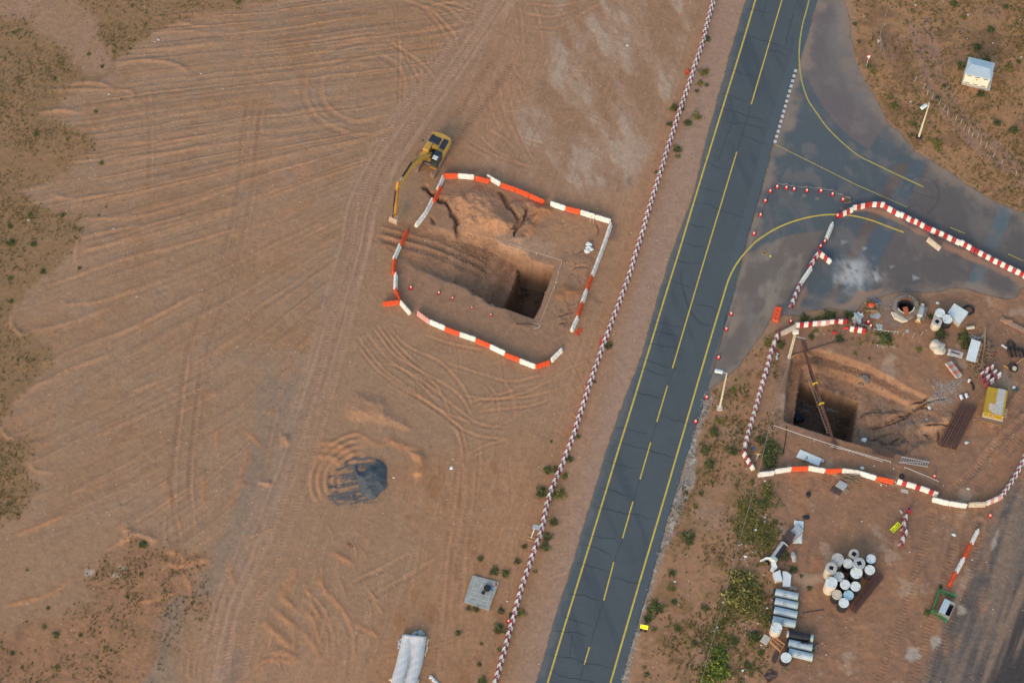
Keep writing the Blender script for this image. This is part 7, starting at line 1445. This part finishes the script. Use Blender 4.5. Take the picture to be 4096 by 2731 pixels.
p = on('C', 122, 775); m = MB(); m.ring((p.x,p.y,p.z+.08), .3, .06, n=14); solo(m, 'broken_light_ring', mat('dull_ochre', AP(150,130,80), .8, .3, 6), 'ochre ring of broken lamp parts on the brown apron', 'debris'); p = on('C', 175, 805); m = MB(); m.lump((p.x,p.y,p.z+.05), .12, 2, 1, (1,1,.5), .3); solo(m, 'yellow_scrap', M_SGN, 'bright yellow scrap on the brown apron', 'scrap')
p = on('C', 1645, 640); m = MB(); m.lump((p.x,p.y,p.z+.1), .26, 2, 1, (1,1,.6), .5); m.beam(p+Vector((-.3,-.2,.05)), p+Vector((.1,-.5,.1)), .06, .05); solo(m, 'lamp_debris', M_STL, 'small metal debris tucked against the junction barriers', 'debris')
m = MB(); p = on('AK', 320, 850); m.beam(p+Vector((.25,1.4,.8)), p+Vector((-.15,-.9,.35)), .12, .1); solo(m, 'orange_stake', M_YDK, 'orange stake leaning on the lone pink and white barrier', 'stake')
m = MB(); m.tube([on('AK', *q_)+Vector((0,0,.4)) for q_ in ((450,720),(910,830),(880,900),(780,870))], .04, n=5); solo(m, 'bent_rail', M_GAL, 'bent pale rail behind the lone pink and white barrier', 'rail')
pile('D', 860, 232, 12, .9, .25, 'thin sticks and litter under the row north of the right pit', M_WOD, seed=66, L=(.4,1.1), w_=.06, zt=.2)
p = on('D', 352, 480); m = MB(); 
for i in range(4): m.lump((p.x+.08*math.sin(i*2), p.y-.35*i+.3, p.z+.1), .22, i+4, 1, (.8,1,.5), .4, 1 if i == 0 else 0)
solo(m, 'plastic_wrapper', [M_PLS, M_RED], 'white wrapper with a red tag inside the row west of the right pit', 'wrapper')
p = on('D', 138, 1328); m = MB(); m.lump((p.x,p.y,p.z+.1), .22, 9, 1, (1,.8,.6), .5); solo(m, 'blue_bottle_scrap', M_BLU, 'bluish scrap beside the small sign post', 'scrap')
for i, (c, x, y, r_) in enumerate([('RR',1455,367,.25),('RR',1423,385,.15),('RR',1000,867,.17),('RR',1845,678,.18),('RR',1795,1225,.13),('U',1045,495,.16),('U',260,415,.2),('U',1253,1117,.15),('V',933,438,.1),('V',1207,373,.1),('AG',15,340,.26),('AG',183,178,.2),('YY',1293,45,.2),('YY',1200,310,.25),('YY',978,765,.2),('YY',917,1015,.16),('YY',1173,1443,.2),('YY',1415,822,.2),('X',1295,1222,.28),('X',800,1305,.16),('J',1262,1070,.14),('T',1482,385,.25),('AI',975,405,.25),('AI',825,885,.35),('E',1000,1495,.3),('E',725,610*0+150,.3)]):
    p = on(c, x, y); m = MB(); m.lump((p.x,p.y,p.z+r_*.2), r_, 80+i, 1, (1,.7,.4), .35); solo(m, 'stone' if i < 10 else 'litter', M_CON if i < 10 else M_SHT, ['largest pale stone at the top left of the scraped field','smaller stone beside the largest pale one','white stone inside the small rectangular mound outline','pale bluish stone right of the mound outline','small bright stone in the upper scraped field','round gray stone between two windrows','lime green scrap in the grass plain','round pale stone in a lower furrow','small white stone toward the lower left lanes','white speck right of the small white stone',
     'round white litter at the far left of the pipe yard weeds','white litter just right of the round one','white litter beside the cable near the weeds','long white litter scrap west of the broken pipe','white litter on the cable halfway down','white litter on the cable farther down','white litter at the bottom of the weeds','white litter left of the long gray pipes','twisted white strip on the sand above the gravel heap','bluish white scrap right of the gravel heap','white scrap between chamber and barrier row','scribble of white wire on the crusty ground','pale stone on the wheel tracks east of the pit','dark-centred debris below the yellow board track','white oval scrap beside the dark steel beams','pale patchy scrap above the big block'][i], 'stone' if i < 10 else 'litter')

# ================================================================== VEGETATION
def leafmat(name, ca, cb, cc_=None, sc=1.2):
    m = bpy.data.materials.new(name); m.use_nodes = True; n = m.node_tree; b = n.nodes['Principled BSDF']; b.inputs['Roughness'].default_value = .8; b.inputs['Specular IOR Level'].default_value = .2
    g = n.nodes.new('ShaderNodeNewGeometry'); no = n.nodes.new('ShaderNodeTexNoise'); no.inputs['Scale'].default_value = sc; no.inputs['Detail'].default_value = 5; n.links.new(g.outputs['Position'], no.inputs[0])
    rp = n.nodes.new('ShaderNodeValToRGB'); rp.color_ramp.elements[0].position = .35; rp.color_ramp.elements[1].position = .62; rp.color_ramp.elements[0].color = (*ca, 1); rp.color_ramp.elements[1].color = (*cb, 1); n.links.new(no.outputs[0], rp.inputs[0])
    ri = n.nodes.new('ShaderNodeMapRange'); ri.inputs[3].default_value = .6; ri.inputs[4].default_value = 1.35; n.links.new(g.outputs['Random Per Island'], ri.inputs[0]); mu = n.nodes.new('ShaderNodeVectorMath'); mu.operation = 'SCALE'; n.links.new(rp.outputs[0], mu.inputs[0]); n.links.new(ri.outputs[0], mu.inputs['Scale']); n.links.new(mu.outputs[0], b.inputs['Base Color']); return m
LM1 = leafmat('dark_shrub_leaves', AP(68,82,54), AP(104,110,66)); LM2 = leafmat('olive_leaves', AP(104,106,60), AP(134,126,74)); LM3 = leafmat('dry_weeds', AP(104,98,62), AP(142,120,76), sc=.5); LM4 = leafmat('bright_leaves', AP(84,108,50), AP(128,130,60))
def leaves(mb_v, cen, rad, n, ls, rng, flat=.6):
    """n leaf quads on and in a squashed dome"""
    d = rng.normal(size=(n, 3)); d /= np.linalg.norm(d, axis=1)[:, None]; d[:, 2] = np.abs(d[:, 2]); rr_ = (rng.rand(n)**.4)[:, None]
    lob = 1+.35*np.sin(3*np.arctan2(d[:,1], d[:,0])+rng.rand()*6)[:, None]
    c = np.asarray(cen)+d*rr_*lob*np.array([rad, rad, rad*flat]); u = rng.normal(size=(n, 3)); u /= np.linalg.norm(u, axis=1)[:, None]; w_ = np.cross(u, rng.normal(size=(n, 3))); w_ /= np.linalg.norm(w_, axis=1)[:, None]; s = (ls*(.6+.8*rng.rand(n)))[:, None]
    mb_v.append(np.stack([c-u*s-w_*s*.5, c+u*s-w_*s*.5, c+u*s+w_*s*.5, c-u*s+w_*s*.5], 1).reshape(-1, 3))
def qmesh(name, V, m):
    co = np.concatenate(V).astype(np.float32); nq = len(co)//4; me = bpy.data.meshes.new(name); me.vertices.add(len(co)); me.vertices.foreach_set('co', co.ravel()); me.loops.add(nq*4); me.loops.foreach_set('vertex_index', np.arange(nq*4, dtype=np.int32)); me.polygons.add(nq); me.polygons.foreach_set('loop_start', np.arange(0, nq*4, 4, dtype=np.int32)); me.update(calc_edges=True); me.materials.append(m); return me
rng = np.random.RandomState(4)
BM = []
for k in range(6):
    V = []; leaves(V, (0,0,.05), 1.0, 420, .075, rng); 
    for j in range(4): a = rng.rand()*6.3; leaves(V, (.6*math.cos(a), .6*math.sin(a), .05), .45, 70, .07, rng)
    BM.append(qmesh('foliage', V, [LM1, LM1, LM2, LM1, LM2, LM4][k]))
def bush(c, x, y, r, k, label, grp=None):
    p = on(c, x, y); o = bpy.data.objects.new('shrub', BM[k]); col.objects.link(o); o.location = (p.x, p.y, p.z-.03); o.scale = (r, r*rs.uniform(.85,1.1), r*.8); o.rotation_euler = (0, 0, rs.uniform(0, 6)); return tag(o, label, 'shrub', grp)
BU = [('T',2148,330,.75,0,'dark round shrub just right of the long row near the top'),('T',2125,610,.95,2,'yellow-green shrub patch right of the long row'),('T',2090,700,.7,2,'pale shrub below the yellow-green patch'),('T',2145,715,.5,1,'small dark shrub beside the pale one'),('T',2065,765,.5,0,'low shrub at the foot of the pale one'),('T',1875,905,.95,0,'dark shrub left of the row, upper of a pair'),('T',1945,915,.5,1,'dark tuft just right of the row by the pair'),('T',1835,1040,.6,0,'dark round shrub left of the row, lower of a pair'),('T',1990,1030,.85,1,'dark shrub on the verge right of the pair'),('T',2060,975,.9,2,'loose shrub above the dark verge one'),('T',1900,1250,.9,0,'tall dark shrub below the verge shrubs'),('T',1905,1310,.6,2,'yellowish foot of the tall dark shrub'),('T',1725,1440,.4,0,'small shrub left of the row near the ring'),
 ('AH',745,185,.8,0,'dark shrub right of the row by the orange netting'),('AH',625,510,.35,1,'tiny shrub right of the row'),('AH',470,1000,.65,2,'olive shrub right of the row midway'),('AH',395,1200,.75,0,'dark shrub right of the row below the olive one'),('AH',200,1300,.85,1,'dark shrub well left of the row'),('AH',275,1290,.75,0,'dark shrub touching the left of the row'),('AH',355,1355,.7,2,'olive shrub right of the row by its joint'),('AH',150,1500,1.15,0,'large shrub left of the row beside white litter'),('AH',300,1520,1.35,2,'largest olive shrub right of the row'),('AH',238,1042,.35,1,'lone small shrub on sand left of the row'),
 ('J',1545,590,.85,1,'shrub right of the row level with the timber sign'),('J',1505,680,.95,0,'dark shrub right of the row below the sign'),('J',1490,740,.9,0,'lower dark shrub right of the row'),('J',1365,738,.55,1,'wispy shrub left of the row'),('J',1322,828,.65,0,'dark shrub between chamber and row'),('J',1183,888,.85,0,'left dark shrub above the chamber'),('J',1252,903,.8,0,'right dark shrub above the chamber'),('J',1098,810,.6,0,'small dark shrub farther above the chamber'),('J',1025,1112,.5,0,'shrub at the lower left corner of the chamber'),('J',1070,1118,.75,0,'shrub overlapping the bottom edge of the chamber'),('J',1222,1130,.7,1,'low shrub below right of the chamber'),('J',1350,1145,.8,2,'olive shrub right of the row below the cone'),('J',1212,1240,1.15,0,'big round dark shrub left of the row'),('J',1285,1155,.5,0,'shrub behind the leaning cone'),('J',965,1265,.65,0,'dark shrub near the wrapped rolls'),('J',1090,1455,.5,1,'small shrub near the bottom edge'),('J',1215,1365,.5,2,'olive tuft beside the row near the bottom'),('J',1110,1558,.9,0,'dark shrub cut by the bottom edge'),('J',1430,890,.45,2,'olive tuft right of the row'),('J',1105,1330,.35,0,'tiny tuft below the chamber'),
 ('W',1122,250,.85,0,'round dark shrub on the pale bank at lower left'),('W',1110,487,.45,0,'small shrub below the pale bank'),('W',1000,660,.45,1,'small dark shrub at the rust-coloured ground'),('W',440,960,.65,0,'largest shrub of the lower left plain'),('W',347,895,.45,0,'shrub above left of the largest one'),('W',378,750,.4,1,'shrub at the upper edge of the lower left plain'),('W',630,965,.4,1,'shrub right of the largest one'),('W',175,1215,.4,0,'shrub near the lower left corner'),('W',445,1220,.65,2,'olive shrub at the bottom left'),('W',95,1105,.5,1,'dark twiggy shrub at the left edge'),('W',212,455,.3,0,'tiny shrub in the furrows at lower left'),
 ('YY',300,830,1.5,0,'long dark shrub at the road edge above the yellow sign'),('YY',225,930,.8,0,'dark shrub just above the yellow sign'),('YY',625,120,1.3,0,'dark shrub on the verge near the road bend'),('YY',640,180,.7,2,'olive foot of the verge shrub'),('YY',490,765,.6,1,'round shrub in the lower verge'),('YY',470,475,.75,1,'shrub on the verge left of centre'),('YY',460,625,.75,2,'yellowish shrub on the verge'),('YY',790,820,.8,1,'bluish shrub in the middle of the verge'),('YY',285,1035,.6,2,'yellow-green tuft right of the yellow sign'),('YY',215,1480,.5,0,'shrub near the bottom of the verge'),('YY',195,1410,.4,2,'yellowish tuft near the bottom of the verge'),('YY',690,1175,.55,0,'dark shrub right of the verge centre'),('YY',1430,130,1.1,0,'dark shrub left of the white sheets'),('YY',1090,1150,.9,1,'dim shrub beside the cable'),('YY',1290,1110,1.3,0,'dark shrub left of the concrete slab'),('YY',520,1030,.6,1,'dark tuft in the lower verge'),
 ('YY',1140,740,2.3,2,'wide feathery yellow-green bush beside the cable'),('YY',1250,700,1.8,2,'right half of the feathery yellow-green thicket'),('YY',1180,560,1.9,2,'upper part of the feathery thicket'),('YY',940,1270,1.5,5,'bright green bush right of the cable at the bottom'),('YY',930,1400,1.9,5,'larger bright bush with yellow flowers at the bottom'),('YY',870,1520,1.8,5,'flowering yellow-green bush cut by the bottom edge'),('YY',770,1480,1.0,2,'dull bush left of the flowering one'),
 ('Y',840,780,1.0,0,'shrub on the verge below the lamp post'),('Y',990,485,.9,2,'shrub below the lamp footing'),('Y',930,600,1.0,1,'low shrub mat on the verge'),('Y',1130,790,1.0,1,'shrub near the corner of the striped row'),('Y',1140,145,.6,5,'bright green tuft right of the lamp post'),('Y',880,930,1.0,1,'dark and olive shrub on the verge'),('Y',795,1240,.45,0,'small dark shrub at the gravel verge'),('Y',735,1370,.5,2,'yellow tuft at the gravel verge'),('Y',1420,680,1.1,0,'dark-hearted grass clump below the hose'),('Y',1520,720,.9,0,'dark weeds beside the cable'),('Y',1490,820,1.2,1,'dense weeds right of the sign post'),('Y',1500,920,1.3,0,'dense dark weeds above the white barrier'),('Y',1480,1190,1.3,2,'large weed clump right of the cable'),('Y',1500,1290,1.1,2,'yellowish weed clump farther down the cable'),('Y',1430,1350,1.2,0,'dark weeds left of the yellowish clump'),('Y',1330,1110,.5,1,'gray-green tuft at the cable'),
 ('D',820,145,1.3,0,'dark weeds above the barrier row north of the pit'),('D',600,160,.9,0,'shrub above the west end of the north row'),('D',1000,140,1.0,0,'dark weeds near the plastic sheet'),('D',385,400,.9,0,'dark shrub inside the bend of striped barriers'),('D',270,380,.9,2,'olive shrub outside the bend of striped barriers'),('D',700,280,.6,2,'yellow-green tuft below the north row'),('D',910,350,.9,1,'olive weeds along the fallen fence'),('D',1055,478,.5,5,'bright yellow-green tuft on the far bank'),('D',1320,345,1.5,0,'dark weeds below the broken fence'),('D',330,1340,1.5,0,'dark thicket west of the white panel'),('D',290,1440,1.3,0,'lower dark thicket by the cable'),('D',1180,525,.3,0,'tiny tuft on the far bank'),('D',610,1430,.7,0,'dark weeds at the corner of the white panel'),('D',660,330,.7,1,'dark tuft right of the utility pole'),
 ('L',180,1140,.6,5,'round bright shrub left of the concrete lump'),('L',640,820,1.3,0,'dark weeds below the holed shaft'),('L',1130,900,1.4,0,'dark weeds left of the covered stack'),('L',1180,1050,1.1,0,'lower dark weeds left of the covered stack'),('L',440,450,.7,1,'dim weeds left of the cream shaft'),
 ('G',320,185,.65,0,'shrub between weeds and the white sheet'),('G',375,205,.35,0,'small shrub beside it'),('G',360,278,.35,1,'small shrub above the brown plate'),('G',618,755,.55,0,'lone shrub right of the top pipe'),('G',400,480,1.0,0,'dark weeds in front of the tarred pipe'),('G',480,600,.8,1,'dim weeds below the boulder'),('G',550,650,.4,0,'tuft left of the shaft cluster'),('G',145,1180,1.0,0,'dark weeds left of the square slab'),('G',200,1310,.7,1,'weeds left of the brown board'),('G',85,1410,.6,0,'shrub near the bottom of the pipe yard'),('G',270,320,.9,0,'dark shrub left of the brown plate'),('G',240,1000,.8,0,'weeds at the spigots of the long pipes'),
 ('Q',850,200,.5,1,'weeds at the top corner of the green fence'),('Q',440,1020,.7,1,'weeds left of the green fence'),
 ('I',660,640,.6,1,'weeds at the give way sign'),('I',700,680,.8,2,'scrub right of the give way sign foot'),('I',530,235,.5,0,'dark shrub at the edge of the brown paving'),('I',570,405,.5,0,'shrub on the scrub edge'),('I',910,1030,1.0,2,'yellow-green shrub near the side road edge'),('I',870,940,.7,2,'olive tuft above the yellow-green shrub'),('I',1330,1400,1.3,2,'wide green shrub right of the dark lamp footing'),('I',1325,945,.55,0,'dark round shrub by the wire fence'),('I',1390,830,.5,0,'small shrub above the wire fence'),('I',1560,640,1.1,0,'dark shrub left of the kiosk'),('I',1800,590,.9,0,'dark shrub behind the kiosk'),('I',1640,560,.8,2,'olive shrub at the kiosk corner'),('I',1990,70,.6,0,'dark shrub near the top right'),('I',1480,40,.8,0,'dark shrub at the top edge'),('I',1580,165,.8,2,'olive shrub below the top edge one'),('I',2060,1260,1.0,0,'dark shrub near the right edge'),('I',1900,1190,.9,1,'scrub shrub near the right edge'),('I',2010,660,1.0,2,'olive shrub right of the kiosk'),('I',1750,910,.9,1,'weeds below the kiosk'),('I',2110,600,.6,1,'small shrub far right of the kiosk'),('I',1840,290,.9,0,'dark streak shrub above the kiosk'),('I',1710,460,.9,0,'dark shrub above the kiosk corner'),('I',1080,1190,.7,2,'yellow-green tuft left of the lamp'),('I',1240,1345,.5,2,'green tuft right of the lamp footing'),('I',1080,1305,.4,1,'twiggy tuft left of the lamp footing'),
 ('RR',500,725,.4,0,'dark shrub midway on the grass plain'),('RR',938,610,.45,0,'dark shrub at the tip of the sandy spur'),('RR',815,500,.45,1,'shrub left of the sandy spur'),('RR',880,1025,.45,0,'shrub below the rectangular mound outline'),('RR',1115,915,.3,2,'olive tuft inside the rectangular mound outline'),('RR',330,1230,.6,0,'tall dark shrub at the left plain edge'),('RR',620,1285,.4,0,'shrub on the lower part of the upper plain'),('RR',930,1500,.5,0,'shrub among windrows below the plain'),('RR',1195,450,.35,0,'shrub on the field edge right of the spur'),('RR',2190,25,.5,0,'shrub on the top edge of the field'),('RR',1215,55,.45,1,'shrub at the top right of the plain'),('RR',175,280,.4,1,'shrub on the upper left plain'),
 ('U',105,625,.8,0,'largest shrub of the middle left plain'),('U',310,635,.7,1,'wide shrub right of the biggest one on the left plain'),('U',95,475,.6,1,'low shrub above the largest one'),('U',575,370,.6,1,'shrub in the notch between windrows'),('U',730,855,.45,0,'upright shrub among the windrows'),('U',395,890,.6,0,'shrub at the tip of a windrow'),('U',975,295,.3,0,'small shrub between two windrows'),('U',910,370,.3,0,'smaller shrub below it'),('U',105,1160,.5,0,'shrub by the rounded windrow end'),('U',280,370,.6,1,'shrub beside the lime green scrap'),('U',95,950,.6,1,'shrub at the far left edge')]
seen = set()
for c, x, y, r_, k, lab in BU:
    bush(c, x, y, r_*.74 if r_ < 1.6 else r_*.85, k, lab, None)
# ground cover: uncountable small weeds
def scatter(M, n, rmin, rmax, mm, name, label, cat, seed, ls=.06, nl=12):
    rng = np.random.RandomState(seed); P_ = (M/M.sum()).ravel(); idx = rng.choice(M.size, n, p=P_); V = []
    ii, jj = np.unravel_index(idx, M.shape)
    for i, j in zip(ii, jj):
        r_ = rng.uniform(rmin, rmax)*(1.6 if rng.rand() < .08 else 1); leaves(V, (xs[j]+rng.uniform(-.06,.06), ys[i]+rng.uniform(-.06,.06), Zs[i,j]), r_, int(nl*(.6+r_*2)), ls, rng, .5)
    o = bpy.data.objects.new(name, qmesh(name, V, mm)); col.objects.link(o); o['label'] = label; o['category'] = cat; o['kind'] = 'stuff'
cl1 = np.clip(fbm(GX, GY, 4, 4, 300)+.2, 0, 1)**1.2; cl2 = np.clip(fbm(GX, GY, 2.5, 3, 301)+.15, 0, 1)**1.4; free = (PVM < .1)
deep = (Zs > -.8)
scatter(np.clip(GM*1.0*cl1+GM2*1.2*cl2, 0, 1)*free*deep, 6500, .06, .18, LM3, 'dry_grass', 'low dry weeds covering the grass plain at the left', 'ground cover', 1, .05, 12)
weed = pmask('Z', [(1710,1100),(1790,1180),(1790,1300),(1760,1568),(1600,1600),(1620,1450),(1660,1300),(1690,1180)], 1.5, 1.5, 3, 302)
scatter((scr*cl1*1.2+ver*cl2*1.6)*free*deep, 5200, .08, .24, LM3, 'scrub_weeds', 'low dry scrub weeds on the verges and the upper right plain', 'ground cover', 2, .06, 12)
scatter(((GM+GM2)*.45*cl2+scr*cl2*.8+ver*cl2*1.0+weed*cl1*2.0)*free*deep, 2600, .07, .2, LM1, 'green_weeds', 'scattered small green weeds over the plains and verges', 'ground cover', 3, .06, 14)
weed2 = pmask('Z', [(1730,1060),(1800,1100),(1780,1180),(1790,1250),(1740,1300),(1760,1430),(1660,1640),(1600,1640),(1640,1440),(1690,1250)], 1.0, 1.0, 2, 303)+pmask('D', [(450,150),(1050,130),(1400,330),(1400,400),(900,400),(560,340)], .5, .5, 1, 304)*.7+pmask('G', [(0,0),(250,0),(300,300),(250,600),(280,1000),(200,1300),(100,1560),(0,1568)], 1, 1, 2, 305)
scatter(weed2*(cl1**1.5)*free*deep, 1300, .15, .38, LM2, 'yard_weeds', 'yellowish weeds along the cable and the edge of the pipe yard', 'ground cover', 4, .07, 18)
# pebbles and crumbs
def pebbles(M, n, s0, s1, mm, name, label, seed):
    rng = np.random.RandomState(seed); P_ = (M/M.sum()).ravel(); idx = rng.choice(M.size, n, p=P_); ii, jj = np.unravel_index(idx, M.shape); x = xs[jj]; y = ys[ii]; z = np.maximum(Zs[ii, jj], np.where(PVM[ii, jj] > .5, .012, -99)); s = (s0+(s1-s0)*rng.rand(n)**3)
    V = np.zeros((n, 6, 3)); a = rng.rand(n)*6.3
    for k in range(5): rr_ = s*(.65+.6*rng.rand(n)); t_ = a+k*1.2566; V[:, k, 0] = x+rr_*np.cos(t_); V[:, k, 1] = y+rr_*np.sin(t_)*.85; V[:, k, 2] = z+s*(.05+.2*rng.rand(n))-.01
    V[:, 5, 0] = x+s*.2*(rng.rand(n)-.5); V[:, 5, 1] = y; V[:, 5, 2] = z+s*.6
    f = (np.array([(k, (k+1) % 5, 5) for k in range(5)])[None]+6*np.arange(n)[:, None, None]).reshape(-1, 3); me = bpy.data.meshes.new(name); me.from_pydata(V.reshape(-1, 3).tolist(), [], f.tolist()); me.materials.append(mm); o = bpy.data.objects.new(name, me); col.objects.link(o); o['label'] = label; o['category'] = 'pebbles'; o['kind'] = 'stuff'
allm = free*(1-ring*.5)*deep*(.15+np.clip(fbm(GX, GY, 5, 4, 310)+.1, 0, 1)**2*3)
pebbles(allm, 3200, .02, .10, mat('pale_pebble', AP(196,184,170), .85, .2, 4), 'pale_pebbles', 'pale pebbles strewn over the sand', 5); pebbles(allm*FM+allm*.15, 1600, .03, .09, mat('dark_pebble', AP(96,76,64), .9, .25, 4), 'dark_pebbles', 'dark crumbs of soil scattered over the scraped field', 6)
pebbles(gv+pmask('E', [(720,900),(960,880),(960,1000),(860,1120),(640,1160),(640,1080)], .5, .5, 1, 311)*2+pmask('M', [(700,300),(1000,260),(1100,900),(700,900)], .5, .4, 1, 312)*.5, 2600, .03, .12, mat('gray_chip', AP(150,146,142), .9, .3, 5), 'gray_chippings', 'gray chippings along the road verge and the rubble by the pit', 7)
pitm = sstep(-.2, -.6, Zs)*(.25+np.clip(fbm(GX, GY, 2.2, 4, 320)+.1, 0, 1)*2)
pebbles(pitm+slp*.6, 2600, .04, .24, mat('soil_clod', AP(138,108,86), .95, .25, 3), 'soil_clods', 'crumbled clods of soil on the slopes and floors of both pits', 9)
pebbles(ring*free*deep+site*.6*free*deep+lowl*.2+FM*.25, 5000, .03, .13, mat('soil_clod', (0,0,0)), 'soil_crumbs', 'loose crumbs of soil around both pits', 10)
lit = (weed2*1.5+ver*.1+site*.06+scr*.05)*free*deep
pebbles(lit, 260, .05, .16, M_SHT, 'litter_scraps', 'small white litter scraps among the weeds', 8)
